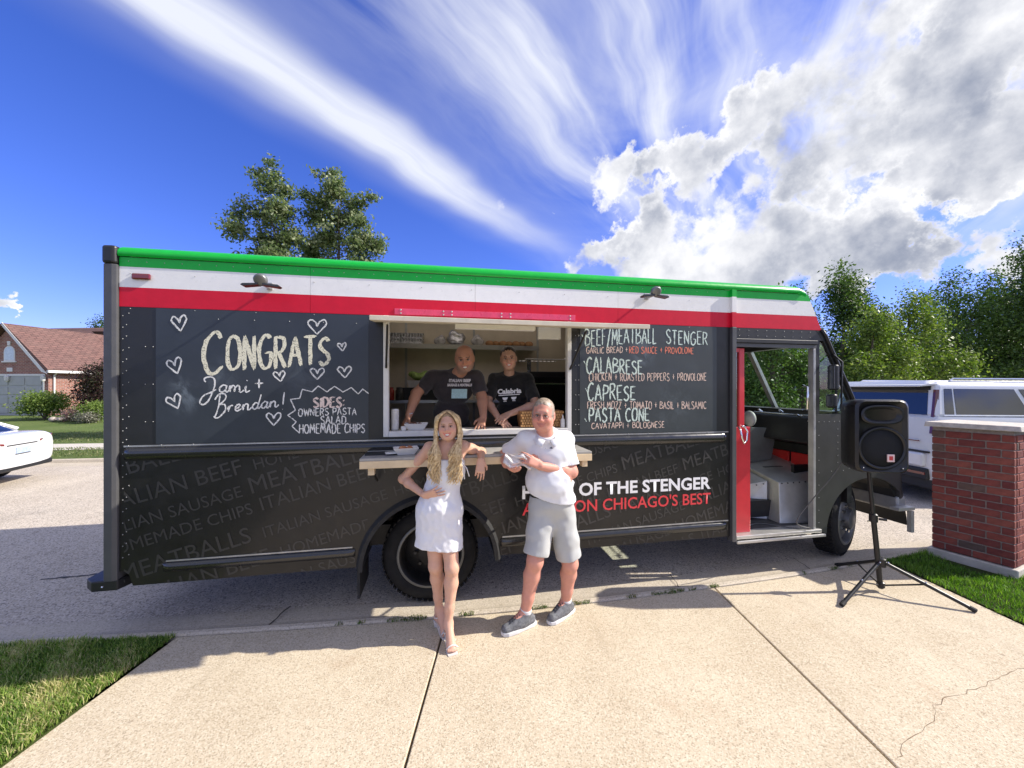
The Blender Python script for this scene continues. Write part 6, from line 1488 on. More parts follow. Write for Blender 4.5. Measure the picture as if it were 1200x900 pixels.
# blonde hair: cap plus long wavy locks from a centre parting
M_BL = hair_mat('blonde_hair', (.46, .30, .14), (.82, .64, .36)); M_BLD = hair_mat('blonde_root', (.24, .155, .085), (.46, .33, .19))
Hf = Field(tuple(hc - .17), tuple(hc + .17), .005); Hf.ell(T(0, -.022, .040), np.array((.088, .100, .092)) * HS, HM, .02); Hf.ell(T(0, -.05, -.03), np.array((.082, .065, .10)) * HS, HM, .03)
Hf.ell(T(0, .095, -.012), np.array((.062, .062, .092)) * HS, HM, .02, 'sub'); Hf.cone(T(0, .05, .16), T(0, .10, .07), .006, .010, .012, 'sub'); Hf.wrinkle(.002, 120, 0, ((2, .4, .3), (1.5, -.5, .5)))
Hf.mesh('hair_cap', M_BLD, w1, B)
rnd = random.Random(5); locks = []
for q in (-1, 1):
    for i in range(150):
        f = i / 149; a = R(12 + 140 * f) * q + rnd.uniform(-.05, .05)     # round the head from temple to nape
        root = T(q * rnd.uniform(.004, .02), .045 - .10 * f + rnd.uniform(-.01, .01), .122 - .02 * f); sx_, cy_ = math.sin(abs(a)), math.cos(a)
        t1 = T(q * (.052 + .040 * sx_) , .062 * cy_ + .018 - .03 * f, .072 + rnd.uniform(-.01, .01)); t2 = T(q * (.082 + .018 * sx_ + rnd.uniform(-.004, .008)), .050 * cy_ - .012, -.01); t3 = T(q * (.085 + .018 * sx_ + rnd.uniform(-.01, .012)), .045 * cy_ - .01, -.095)
        frontal = f < .72; ln = rnd.uniform(.17, .31) if frontal else rnd.uniform(.16, .26); ox = (.054 if frontal else .045) + rnd.uniform(-.038, .034); fy = (-.098 - rnd.uniform(0, .03)) if frontal else .06
        ph = rnd.uniform(0, 6.28); wv_ = rnd.uniform(.010, .020); base_c = nk + np.array((-q * (ox + .012), fy, -.005)); pts = [root, t1, t2, t3]
        for j in range(1, 6):
            g = j / 5; pts.append(base_c + np.array((-q * .012 * g * (1 - g) * 4 + math.sin(ph + g * 8.5) * wv_ * (.5 + g), math.cos(ph + g * 8) * wv_ * .6, -.02 - (ln - .05) * g)))
        locks.append(([tuple(p) for p in pts], rnd.uniform(.0028, .0058)))
hair_locks('long_hair', M_BL, w1, B, locks)
# sandals: thin straps, block heel, sole
M_SAND = mat('white_leather', (.68, .64, .60), .4, var=.05)
for (hz_, ball_, toe, sd), nm in ((fR, 0), (fL, 1)):
    hz_, ball_, toe = (np.array(v) - B for v in (hz_, ball_, toe)); d = toe - hz_; d[2] = 0; d /= np.linalg.norm(d)
    s_ = thing('sandal', None, None, (0, 0, 0)); s_.parent = w1
    vs = []
    for p, wd, zz2 in ((hz_ - d * .02, .022, hz_[2] - .024), (hz_ + d * .03, .024, hz_[2] - .030), (ball_ - d * .03, .034, .012), (ball_, .040, .008), (toe + d * .016, .034, .006)):
        for q in (-1, 1):
            for dz3 in (0, -.007): vs.append((p[0] + sd[0] * q * wd, p[1] + sd[1] * q * wd, zz2 + dz3))
    fs = []
    for i in range(4): a = i * 4; fs += [(a, a + 4, a + 6, a + 2), (a + 1, a + 3, a + 7, a + 5), (a, a + 1, a + 5, a + 4), (a + 2, a + 6, a + 7, a + 3)]
    fs += [(0, 2, 3, 1), (16, 17, 19, 18)]
    MB().add(vs, fs).build('sole', M_SAND, s_); c0 = hz_ - d * .004
    MB().hexa([Vector((c0[0] + a * .017 * t_, c0[1] + b * .017 * t_, z)) for z, t_ in ((.001, .8), (hz_[2] - .028, 1.25)) for a, b in ((-1, -1), (1, -1), (1, 1), (-1, 1))]).build('block_heel', M_SAND, s_, bevel=.003)
    for f_, hgt, ww in ((.98, .024, .042), (.62, .040, .036)):
        c1 = hz_ + (ball_ - hz_) * f_ + d * .02; MB().tube([Vector((c1[0] + sd[0] * q * ww, c1[1] + sd[1] * q * ww, c1[2] - .012 + hgt * (1 - (q) ** 2) + .01)) for q in (-1, -.5, 0, .5, 1)], .0055, 6).build('strap', M_SAND, s_, smooth=True)
    an_ = (np.array(aR if nm == 0 else aL) - B); MB().tube([Vector((an_[0] + .036 * math.cos(a) , an_[1] + .038 * math.sin(a), an_[2] - .045 + .01 * math.cos(a))) for a in [6.283 * k / 14 for k in range(15)]], .0045, 5, cap=False).build('ankle_strap', M_SAND, s_, smooth=True)
MB().tube([Vector(nk - B) + Vector((.055 * math.sin(a), -.048 * math.cos(a) - .012, -.035 - .03 * math.cos(a) ** 3)) for a in [(-1.4 + 2.8 * k / 12) for k in range(13)]], .0014, 4).build('necklace', mat('gold_chain', (.7, .5, .2), .25, .9), w1, smooth=True)

# ================================================== man in white polo and grey shorts
B = np.array([.25, 2.98, 0.0]); m1 = thing('person', 'man in white polo shirt and light grey shorts standing in front of the truck', 'person', tuple(B))
F = Field((-.22, 2.60, -.01), (.62, 3.38, 1.84), .0055)
hc = V3(636.5, 486.5, 2.89); HM = frame((-.22, -1, -.04), (.06, 0, 1)); HS = 1.03
nk = V3(640, 509, 2.93); ch = V3(642, 534, 2.97); be = V3(645, 560, 2.97); pe = V3(646, 594, 3.0); BF = frame((-.18, -1, 0))
T = head(F, hc, HM, HS, 'm', False); F.cone(nk + (0, .015, -.03), hc + (0.005, .025, -.05), .066, .060, .03)
F.ell(ch + (0, 0, .03), (.175, .115, .12), BF, .05); F.ell(be, (.165, .12, .15), BF, .05); F.ell(pe, (.145, .10, .12), BF, .05)
sL, eL, wL = V3(615.5, 515, 2.97), V3(592, 533.5, 3.10), V3(593, 544, 2.87); sR, eR, wR = V3(662.5, 514.5, 3.0), V3(669.5, 553, 2.96), V3(633.5, 546, 2.80)
F.cone(ch + (0, .01, .09), sL, .06, .058, .05); F.cone(ch + (0, .01, .09), sR, .06, .058, .05)
arm(F, sL, eL, wL, (.056, .046, .047, .031)); arm(F, sR, eR, wR, (.056, .046, .047, .031))
hand(F, wL, V3(601, 551, 2.78) - wL, (.5, .1, .8), .19, (.35, .4, .45, .5), .05, 1, 1.05)
hand(F, wR, V3(619, 538, 2.77) - wR, (-.1, .75, -.35), .19, (.25, .35, .5, .6), .05, -1, 1.05)
hL, hR = V3(636, 606, 3.0), V3(657, 606, 3.02); kL, kR = V3(627, 657, 2.93), V3(668, 660, 3.03); aL, aR = V3(615.5, 717, 2.975), V3(663, 704, 3.14)
leg(F, hL, kL, aL, (.095, .062, .064, .040)); leg(F, hR, kR, aR, (.095, .062, .064, .040))
for an, d in ((aL, (-.85, -.5, 0)), (aR, (-.72, -.65, 0))):
    d = np.array(d) / np.linalg.norm(d); F.cone(an, np.array((an[0], an[1], .05)) - d * .02, .036, .034, .02); F.cone(an, np.array((an[0], an[1], .045)) + d * .13, .036, .032, .02)
grey_side = lambda L: ((L[:, 1] < .045) & (L[:, 2] > -.02) & ((L[:, 2] > .085) | (np.abs(L[:, 0]) > .066))) & ((np.abs(L[:, 0]) < .0815) | (L[:, 2] > .03))
body = F.mesh('body', skin_mat(), m1, B, face_colour(hc, HM, HS, SK_PINK, (.48, .18, .15), (.42, .32, .26), hairline=(grey_side, (.36, .30, .25))))
face_parts(m1, B, hc, HM, HS, 'blue', smile=False)
Hf = Field(tuple(hc - .15), tuple(hc + .17), .0045); Hf.ell(T(0, -.016, .040), np.array((.0785, .096, .0865)) * HS, HM, .01); Hf.ell(T(0, .105, .0), np.array((.085, .064, .098)) * HS, HM, .015, 'sub'); Hf.plane(T(0, 0, -.035), -HM[:, 2] + HM[:, 1] * .1)
for q in (-1, 1): Hf.ell(T(q * .085, .0, -.01), np.array((.018, .024, .036)) * HS, HM, .01, 'sub')
Hf.wrinkle(.0012, 170, 0, ((1.5, .6, .3), (1.2, -.8, .5))); Hf.mesh('short_hair', hair_mat('sandy_grey_hair', (.26, .20, .15), (.46, .39, .32)), m1, B)
# thin glasses
TT = lambda x, y, z: Vector(hc + HM @ (np.array([x, y, z]) * HS) - B); g_ = thing('glasses', None, None, (0, 0, 0)); g_.parent = m1
for q in (-1, 1):
    MB().tube([TT(q * .031 + .021 * math.cos(a), .103 - .006 * abs(math.cos(a)), .002 + .0135 * math.sin(a)) for a in [6.283 * k / 16 for k in range(17)]], .0011, 4, cap=False).build('rim', mat('thin_frame', (.16, .12, .10), .3, .6), g_)
    MB().tube([TT(q * .052, .098, .006), TT(q * .076, .05, .006), TT(q * .083, -.005, .006)], .0012, 4).build('temple', mat('thin_frame', (.16, .12, .10), .3, .6), g_)
MB().tube([TT(-.010, .103, .006), TT(0, .106, .009), TT(.010, .103, .006)], .0012, 4).build('bridge', mat('thin_frame', (.16, .12, .10), .3, .6), g_)
# polo shirt
D = Field((-.10, 2.7, .88), (.60, 3.32, 1.60), .0058)
D.ell(ch + (0, -.004, .02), (.182, .128, .128), BF, .05); D.ell(be + (-.005, -.006, -.01), (.190, .160, .165), BF, .06); D.ell(pe + (0, -.006, .07), (.188, .152, .12), BF, .05)
D.cone(ch + (0, .01, .080), sL - (0, 0, .008), .066, .062, .05); D.cone(ch + (0, .01, .080), sR - (0, 0, .008), .066, .062, .05)
for s_, e_ in ((sL, eL), (sR, eR)): D.cone(s_, s_ + (e_ - s_) * .80, .063, .072, .03)
D.cone(nk + (0, .015, -.02), nk + (0, .02, .02), .076, .076, .03)
for s_ in (sL, sR): D.cone(nk + (0, .02, -.012), s_ + (0, 0, -.002), .066, .062, .03)
D.wrinkle(.0062, 17, 1.1, ((1, .4, -1.8), (-.9, .3, -1.4), (1.8, .3, 1.0))); D.wrinkle(.0022, 42, 2, ((1.2, .3, 1.6), (-1.4, .2, 1.2)))
for s_, e_ in ((sL, eL), (sR, eR)):
    d = (e_ - s_) / np.linalg.norm(e_ - s_); p = s_ + (e_ - s_) * .80; D.plane(p, d, p - .11, p + .11)
D.plane(nk + (0, .0, .020), (0, -.70, 1), nk - .10, nk + .10); D.plane(V3(648, 586, 2.9), (-.22, .2, -1))
D.cone(nk + (-.01, -.115, -.015), nk + (-.02, -.16, -.085), .028, .006, .01, 'sub')
M_POLO = cloth('white_polo_knit', (.76, .77, .80), .03, .85, .3, 320)
shirt = D.mesh('polo_shirt', M_POLO, m1, B)
for q in (-1, 1):                                      # collar leaves
    n0 = nk - B; c3 = [Vector(n0 + v) for v in ((q * .072, .045, .022), (q * .078, -.02, .004), (q * .060, -.075, -.022), (q * .018, -.105, -.030))]; o3 = [Vector(n0 + v) for v in ((q * .088, .05, -.012), (q * .105, -.02, -.030), (q * .092, -.082, -.062), (q * .048, -.128, -.078))]
    MB().add([tuple(v) for v in c3 + o3], [(i, i + 1, i + 5, i + 4) for i in range(3)]).build('collar', M_POLO, m1, smooth=True).modifiers.new('s', 'SOLIDIFY').thickness = .005
pk = V3(645.5, 524, 2.83) - B
for k in range(2): MB().ball(Vector(nk - B) + Vector((-.016, -.124 - .014 * k, -.055 - .03 * k)), .0042, 8, 6).build('button', mat('shirt_button', (.5, .5, .52), .3), m1)
MB().prism([(pk[0] - .013, pk[2] - .005), (pk[0] - .004, pk[2] - .001), (pk[0] + .002, pk[2] + .008), (pk[0] + .004, pk[2]), (pk[0] + .015, pk[2] - .004), (pk[0] + .003, pk[2] - .009)], pk[1] - .022, pk[1] - .010, 'y').build('chest_emblem', mat('emblem_navy', (.05, .06, .10), .6), m1)
# shorts
D = Field((-.08, 2.72, .46), (.56, 3.36, 1.02), .0058)
D.ell(pe + (0, 0, .05), (.176, .142, .15), BF, .05)
for h_, k_ in ((hL, kL), (hR, kR)):
    D.cone(h_ + (0, 0, .04), h_ + (k_ - h_) * .98, .112, .098, .035)
D.wrinkle(.0062, 16, .3, ((1.9, .3, .9), (-1.3, .2, 1.5), (.4, .3, 2.4))); D.wrinkle(.002, 44, 1, ((1.6, .2, .6), (-1, .3, 1.2)))
kk = hL + (kL - hL) * .86; D.plane(kk, (kL - hL), kk - .16, (hL[0] + .055 + .02, kk[1] + .2, kk[2] + .16)); kk = hR + (kR - hR) * .86; D.plane(kk, (kR - hR), (hR[0] - .045, kk[1] - .2, kk[2] - .16), kk + .2); D.plane(V3(646, 578, 3.0), (-.1, 0, 1))
shorts = D.mesh('shorts', cloth('light_grey_twill', (.46, .47, .46), .05, .8, .3, 260), m1, B)
bp = pe + (0, 0, .095) - B
MB().lathe([(1, -.016), (1.01, 0), (1, .016)], 32, Matrix.Translation(Vector(bp)) @ Matrix(np.vstack([np.hstack([BF * np.array((.165, .135, .8)), np.zeros((3, 1))]), [0, 0, 0, 1]]).tolist()), cap=False).build('belt', M_CARB, m1, smooth=True)
# trainers
M_SHOE = mat('grey_knit_shoe', (.13, .135, .145), .8, var=.35, scale=60, bump=.4, bscale=200); M_SOLE = mat('shoe_sole', (.62, .62, .62), .6, var=.08); M_LACE = mat('shoe_lace', (.05, .05, .055), .8)
aL, aR = np.array(aL), np.array(aR)
for an, d, lift in ((aL, (-.85, -.5), .0), (aR, (-.72, -.65), .0)):
    d = np.array((*d, 0)); d /= np.linalg.norm(d); sd = np.cross(d, (0, 0, 1)); g0 = np.array((an[0], an[1], lift)); s_ = thing('shoe', None, None, tuple(g0 - B)); s_.parent = m1
    Sf = Field(tuple(g0 - (.26, .26, .02)), tuple(g0 + (.26, .26, .16)), .0055); fl = (sd, .95)
    Sf.cone(g0 - d * .045 + (0, 0, .055), g0 + d * .05 + (0, 0, .060), .042, .044, .02); Sf.cone(g0 + d * .04 + (0, 0, .048), g0 + d * .17 + (0, 0, .038), .044, .038, .03); Sf.cone(g0 + (0, 0, .06), g0 + (0, 0, .115), .046, .050, .02); Sf.cone(g0 + d * .03 + (0, 0, .075), g0 + d * .10 + (0, 0, .055), .045, .040, .02); Sf.cone(g0 + (0, 0, .085), g0 + (0, 0, .15), .036, .038, .006, 'sub'); Sf.plane(g0 + (0, 0, .022), (0, 0, -1)); Sf.plane(g0 + (0, 0, .118), -d * .15 + np.array((0, 0, 1)))
    Sf.mesh('upper', M_SHOE, s_, g0)
    out = [(-.095, -.026), (-.10, 0), (-.095, .026), (-.05, .040), (.03, .040), (.10, .050), (.17, .046), (.205, .026), (.212, 0), (.205, -.026), (.17, -.046), (.10, -.050), (.03, -.042), (-.05, -.040)]
    so = [(d[0] * a + sd[0] * b, d[1] * a + sd[1] * b) for a, b in out]; MB().prism(so, .001, .030, 'z').build('sole', M_SOLE, s_, bevel=.006)
    mb = MB()
    for k in range(5):
        c1 = d * (.050 + .02 * k) + np.array((0, 0, .118 - .0085 * k)); mb.tube([Vector(c1 + sd * .022), Vector(c1 + (0, 0, .004)), Vector(c1 - sd * .022 + d * .012)], .003, 5)
    mb.build('laces', M_LACE, s_)['kind'] = 'stuff'
    up_ = (np.array(kL if an is aL else kR) - an); up_ /= np.linalg.norm(up_); Kf = Field(tuple(g0 - (.1, .1, -.05)), tuple(g0 + (.1, .1, .24)), .005); Kf.cone(an - (0, 0, .05), an + up_ * .035, .041, .0455, .01); Kf.plane(an + up_ * .032, up_); Kf.mesh('sock', mat('white_sock', (.7, .7, .7), .9, bump=.4, bscale=200), s_, g0)

# napkin held in both hands
nb = V3(607, 540, 2.79); rn = random.Random(9); g = 14; vs = []
for i in range(g + 1):
    for j in range(g + 1):
        u, v = i / g - .5, j / g - .5; vs.append((u * .20 + v * .02, .03 * math.sin(u * 7) * math.cos(v * 5 + 1) + .02 * math.sin(v * 14 + u * 9) + .006 * math.sin(u * 31 + v * 17), v * .095 * (1 - .25 * abs(u)) + .012 * math.sin(u * 9) - u * .02))
nap = MB().add(vs, [(i * (g + 1) + j, (i + 1) * (g + 1) + j, (i + 1) * (g + 1) + j + 1, i * (g + 1) + j + 1) for i in range(g) for j in range(g)]).build('paper_napkin', mat('napkin_paper', (.80, .74, .70), .8, var=.04, bump=.3, bscale=90), None, smooth=True)
nap.location = tuple(nb); nap.modifiers.new('s', 'SOLIDIFY').thickness = .002; tag(nap, 'crumpled white paper napkin held in both hands by the man in the polo', 'napkin')

# ================================================== man leaning out of the window
B = np.array([-.42, 3.80, .76]); m2 = thing('person', 'bald man in dark t-shirt leaning on both hands at the serving window', 'person', tuple(B))
F = Field((-1.10, 3.22, 1.36), (-.02, 4.12, 2.34), .0062)
hc = V3(544.5, 420.5, 3.50); HM = frame((.10, -1, -.22), (-.06, -.15, 1)); HS = 1.04
nk = V3(535, 438, 3.62); ch = V3(531, 456, 3.72); be = V3(529, 485, 3.84)
T = head(F, hc, HM, HS, 'm'); F.cone(nk + (0, .03, -.02), hc + (0, .035, -.05), .064, .060, .03); BF = frame((.05, -1, -.35))
F.ell(ch, (.175, .125, .15), BF, .05); F.ell(be, (.16, .14, .18), BF, .05)
sL, eL, wL = V3(507, 442, 3.68), V3(488, 461, 3.56), V3(479, 487, 3.42); sR, eR, wR = V3(558, 442, 3.68), V3(565, 466, 3.62), V3(566.5, 489, 3.46)
F.cone(ch + (0, .0, .09), sL, .06, .058, .05); F.cone(ch + (0, .0, .09), sR, .06, .058, .05)
arm(F, sL, eL, wL, (.057, .046, .047, .030)); arm(F, sR, eR, wR, (.057, .046, .047, .030))
hand(F, wL, V3(472.5, 499, 3.40) - wL, (.25, .25, -.9), .19, (.15, .15, .2, .25), .3, 1, 1.0, .8); hand(F, wR, V3(566, 499.5, 3.42) - wR + (-.02, -.05, 0), (0, .5, -.9), .19, (.15, .15, .2, .25), .3, -1, 1.0, .8)
F.mesh('body', skin_mat(), m2, B, face_colour(hc, HM, HS, SK_OL, (.36, .13, .11), (.06, .045, .04), stub=(.22, .17, .14), bald_red=(.46, .21, .13)))
face_parts(m2, B, hc, HM, HS, 'brown', lid=(.38, .19, .12))
D = Field((-.86, 3.36, 1.42), (-.08, 4.12, 2.16), .0062); D.ell(ch + (0, -.005, 0), (.192, .142, .162), BF, .05); D.ell(be, (.178, .160, .20), BF, .05); D.cone(ch + (0, 0, .08), sL, .066, .062, .05); D.cone(ch + (0, 0, .08), sR, .066, .062, .05)
for s_, e_ in ((sL, eL), (sR, eR)): D.cone(s_, s_ + (e_ - s_) * .78, .064, .074, .03); D.cone(nk + (0, .035, -.02), s_, .066, .060, .03)
D.cone(nk + (0, .03, -.04), nk + (0, .02, .0), .078, .076, .03); D.wrinkle(.0045, 17, .6); D.wrinkle(.002, 42, 2)
for s_, e_ in ((sL, eL), (sR, eR)): d = (e_ - s_) / np.linalg.norm(e_ - s_); p = s_ + (e_ - s_) * .78; D.plane(p, d, p - .11, p + .11)
D.plane(nk + (0, -.02, .010), (0, -.7, 1), nk - .13, nk + .13)
M_TEE = cloth('charcoal_tee', (.050, .042, .045), .15, .9, .3, 260); D.mesh('t_shirt', M_TEE, m2, B)
M_PANT = cloth('black_trousers', (.02, .02, .022)); D = Field((-.75, 3.62, .74), (-.15, 4.22, 1.72), .011); D.ell(be + (0, .05, -.12), (.17, .15, .15), None, .05)
for q in (-.09, .09): D.cone(be + (q, .06, -.15), (be[0] + q, 3.98, .86), .11, .075, .04)
D.mesh('trousers', M_PANT, m2, B)
MB().tube([Vector(wL - B) + Vector((.034 * math.cos(a), .034 * math.sin(a) * .6, .012 * math.cos(a) + .01)) for a in [6.283 * k / 14 for k in range(15)]], .006, 6, cap=False).build('bracelet', M_CHR, m2, smooth=True)
c0 = be + (.0, -.15, 0); nfr = frame((.05, -1, -.35)); Mx = Matrix.Translation(Vector(V3(540, 451, 3.545) - B)) @ Matrix(np.vstack([np.hstack([nfr, np.zeros((3, 1))]), [0, 0, 0, 1]]).tolist())
def shirt_print(text, par, x, z, w, h, dy, m, Mx, bold=.03):
    me = text_mesh(text, 1.0, bold); xs_ = [v.co.x for v in me.vertices]; a, b = min(xs_), max(xs_)
    for v in me.vertices: v.co = Mx @ Vector((-(x - w / 2 + (v.co.x - a) / (b - a) * w) * -1, dy, z + v.co.y / .7 * h))
    me.materials.clear(); me.materials.append(m); o = bpy.data.objects.new('shirt_print', me); link(o, par); return o
Mx = Matrix.Translation(Vector(V3(538, 452, 3.52) - B)) @ Matrix(((1, 0, 0, 0), (0, 1, .30, 0), (0, 0, 1, 0), (0, 0, 0, 1)))
M_PR = mat('faded_white_print', (.62, .58, .57), .8)
shirt_print('ITALIAN BEEF', m2, .005, .035, .20, .026, 0, M_PR, Mx, .06); shirt_print('SAUSAGE & MEATBALLS', m2, .005, -.004, .225, .022, 0, M_PR, Mx, .06)
MB().box((-.065, -.004, -.115), (.075, .004, -.030), Mx).build('shirt_patch', mat('pale_teal_print', (.38, .55, .56), .8, var=.15, scale=60), m2)

# ================================================== woman beside him
B = np.array([.0, 3.95, .76]); w2 = thing('person', 'dark haired woman in black t-shirt resting crossed forearms on the window counter', 'person', tuple(B))
F = Field((-.42, 3.34, 1.36), (.38, 4.22, 2.34), .0062)
hc = V3(596, 420.5, 3.72); HM = frame((.02, -1, -.06), (-.05, 0, 1)); HS = .96; nk = V3(597, 438, 3.80); ch = V3(599, 458, 3.86); be = V3(601, 487, 3.95)
T = head(F, hc, HM, HS, 'f'); F.cone(nk + (0, .02, -.02), hc + (0, .03, -.05), .052, .050, .03); BF = frame((.0, -1, -.2))
F.ell(ch, (.165, .12, .14), BF, .05); F.ell(be, (.16, .14, .18), BF, .05)
sL, eL, wL = V3(579.5, 444.5, 3.82), V3(571, 471, 3.68), V3(584, 489, 3.50); sR, eR, wR = V3(618, 444.5, 3.84), V3(628, 474, 3.66), V3(597, 485, 3.50)
F.cone(ch + (0, .0, .08), sL, .055, .052, .05); F.cone(ch + (0, .0, .08), sR, .055, .052, .05)
arm(F, sL, eL, wL, (.050, .040, .040, .026)); arm(F, sR, eR, wR, (.050, .040, .040, .026))
hand(F, wL, V3(592, 497, 3.46) - wL, (.2, .4, -.8), .17, (.2, .25, .3, .3), .15, 1, .9); hand(F, wR, V3(585, 492, 3.42) - wR, (0, .5, -.8), .17, (.2, .25, .3, .35), .15, -1, .9)
F.mesh('body', skin_mat(), w2, B, face_colour(hc, HM, HS, (.56, .33, .235), (.50, .13, .12), (.05, .03, .025)))
face_parts(w2, B, hc, HM, HS, 'brown', lid=(.42, .24, .16))
Hf = Field(tuple(hc - .16), tuple(hc + .16), .005); Hf.ell(T(0, -.022, .040), np.array((.083, .098, .090)) * HS, HM, .02); Hf.ell(T(0, -.05, -.02), np.array((.074, .060, .075)) * HS, HM, .03); Hf.ell(T(0, .115, -.022), np.array((.072, .078, .088)) * HS, HM, .02, 'sub')
for q in (-1, 1): Hf.ell(T(q * .085, .0, -.012), np.array((.018, .022, .034)) * HS, HM, .01, 'sub')
Hf.ell(T(.0, -.13, .02), (.04, .04, .04), None, .02); Hf.wrinkle(.0015, 130, 0, ((2, .4, .3), (1.5, -.5, .5))); Hf.mesh('tied_hair', hair_mat('dark_hair', (.018, .012, .010), (.04, .025, .018)), w2, B)
D = Field((-.34, 3.5, 1.42), (.38, 4.22, 2.14), .0062); D.ell(ch + (0, -.005, 0), (.180, .138, .155), BF, .05); D.ell(be, (.178, .160, .20), BF, .05); D.cone(ch + (0, 0, .07), sL, .060, .056, .05); D.cone(ch + (0, 0, .07), sR, .060, .056, .05)
for s_, e_ in ((sL, eL), (sR, eR)): D.cone(s_, s_ + (e_ - s_) * .82, .058, .064, .03); D.cone(nk + (0, .03, -.025), s_, .058, .056, .03)
D.cone(nk + (0, .03, -.05), nk + (0, .02, -.02), .074, .072, .03); D.wrinkle(.0045, 17, 2.6); D.wrinkle(.002, 42, 1)
for s_, e_ in ((sL, eL), (sR, eR)): d = (e_ - s_) / np.linalg.norm(e_ - s_); p = s_ + (e_ - s_) * .82; D.plane(p, d, p - .11, p + .11)
D.plane(nk + (0, -.02, -.012), (0, -.8, 1), nk - .13, nk + .13); D.mesh('t_shirt', cloth('black_tee', (.018, .018, .019), .15, .9, .3, 260), w2, B)
D = Field((-.30, 3.75, .74), (.30, 4.3, 1.72), .011); D.ell(be + (0, .03, -.12), (.17, .15, .15), None, .05)
for q in (-.09, .09): D.cone(be + (q, .04, -.15), (be[0] + q, 4.05, .86), .11, .075, .04)
D.mesh('trousers', M_PANT, w2, B)
Mx = Matrix.Translation(Vector(V3(597, 461, 3.70) - B)) @ Matrix(((1, 0, 0, 0), (0, 1, .30, 0), (.06, 0, 1, 0), (0, 0, 0, 1)))
shirt_print('Calabria', w2, 0, -.0, .23, .045, 0, M_LW, Mx, .045); MB().box((-.105, -.002, -.018), (.10, .003, -.010), Mx).build('shirt_print', M_LW, w2)
for q in (-1, 1):
    MB().prism([(q * .042 + .026 * math.cos(a), -.036 + .028 * math.sin(a)) for a in [math.pi + math.pi * k / 8 for k in range(9)]], -.002, .003).build('shirt_print', M_LW, w2).data.transform(Mx)
    MB().box((q * .042 - .016, -.002, -.075), (q * .042 + .016, .003, -.069), Mx).build('shirt_print', M_LW, w2)

# ------------------------------------------------------------------ kitchen inside the truck
def kit(u, v, z): return truck_pt(u, v, z)
MB().box((.06, W - .06, .76), (5.10, W - .032, 2.86)).build('kitchen_back_wall', M_INT, truck)
for k in range(5): MB().box((.9 + k * .95, W - .068, .80), (.93 + k * .95, W - .061, 2.80)).build('wall_seam', M_ALUD, truck)
MB().box((5.08, .04, .76), (5.12, W - .04, 2.86)).build('kitchen_bulkhead', M_INT, truck)
MB().box((.05, .04, .76), (.09, W - .04, 2.86)).build('kitchen_rear_partition', M_INT, truck)
shf = MB().box((1.2, 1.92, 2.415), (3.70, W - .062, 2.44)).build('wall_shelf', M_STEEL, truck); MB().box((1.2, 1.905, 2.38), (3.70, 1.92, 2.442)).build('shelf_lip', M_STEEL, shf)
MB().box((.6, 1.62, 1.665), (4.3, W - .062, 1.70)).build('work_counter', M_STEEL, truck); MB().box((.6, 1.64, .95), (4.3, W - .07, .97)).build('work_counter_shelf', M_STEEL, truck)
for u in (.7, 1.9, 2.9, 4.2): MB().tube([(u, 1.68, .76), (u, 1.68, 1.665)], .018, 8).build('counter_leg', M_STEEL, truck)
MB().box((3.35, 1.10, .76), (4.05, 1.60, 2.05)).build('oven', M_DRK, truck, bevel=.01); MB().box((3.40, 1.085, 1.55), (4.0, 1.10, 1.98)).build('oven_door', mat('oven_glass', (.02, .02, .02), .08, coat=1), truck); MB().tube([(3.42, 1.05, 1.90), (3.98, 1.05, 1.90)], .012, 8).build('oven_handle', M_CHR, truck)
mb = MB()
for k in range(9): mb.tube([(3.35 + k * .055, 1.15, 2.20), (3.35 + k * .055, 1.50, 2.20)], .004, 5)
mb.tube([(3.33, 1.15, 2.20), (3.82, 1.15, 2.20)], .006, 5); mb.tube([(3.33, 1.5, 2.20), (3.82, 1.5, 2.20)], .006, 5); mb.tube([(3.82, 1.15, 2.20), (3.87, 1.15, 2.26)], .006, 5)
o = mb.build('wire_rack', M_CHR, None); o.parent = None; o.matrix_world = truck.matrix_basis.copy(); o.location = (TX, TY, 0); o.rotation_euler = (0, 0, TA); tag(o, 'small chrome wire rack on top of the dark oven inside the truck', 'rack')
MB().box((3.35, 1.15, 2.051), (3.40, 1.2, 2.19)).build('rack_foot', M_CHR, truck)
def prop(name, label, cat, mb, m, u, v, z, rz=0, smooth=True, group=None, auto=45):
    o = mb.build(name, m, None, smooth=smooth, auto=auto); o.location = kit(u, v, z); o.rotation_euler = (0, 0, TA + rz); return tag(o, label, cat, group)
def crumple(r, seed, sq=.8, amp=.22):
    mb = MB().ball((0, 0, r * sq), (r, r * .8, r * sq), 18, 12); rn = np.random.RandomState(seed); a, b, c_ = rn.rand(3) * 6
    mb.v = [(v[0] * (1 + amp * math.sin(v[1] * 38 + a) * math.cos(v[2] * 31)), v[1] * (1 + amp * math.sin(v[2] * 42 + b)), v[2] * (1 + amp * .6 * math.sin(v[0] * 36 + c_))) for v in mb.v]; return mb
M_FOIL = mat('crinkled_foil', (.60, .60, .62), .3, .85, var=.4, scale=16, bump=.5, bscale=30); M_BREAD = mat('bread_crust', (.34, .17, .07), .7, var=.3, scale=12); M_BAG = mat('clear_bag', (.45, .43, .42), .2, .2, var=.5, scale=14)
for k, (u, r_, lb) in enumerate(((2.33, .085, 'dark and silver crumpled snack bag on the steel shelf, left of the largest'), (2.55, .125, 'largest silver crumpled bag in the middle of the steel shelf'), (2.85, .09, 'silver crumpled bag right of the largest one on the shelf'))):
    prop('snack_bag', lb, 'bag', crumple(r_, k + 1), (M_BAG, M_FOIL, M_BAG)[k], u, 2.05, 2.441, group='bags on the steel shelf')
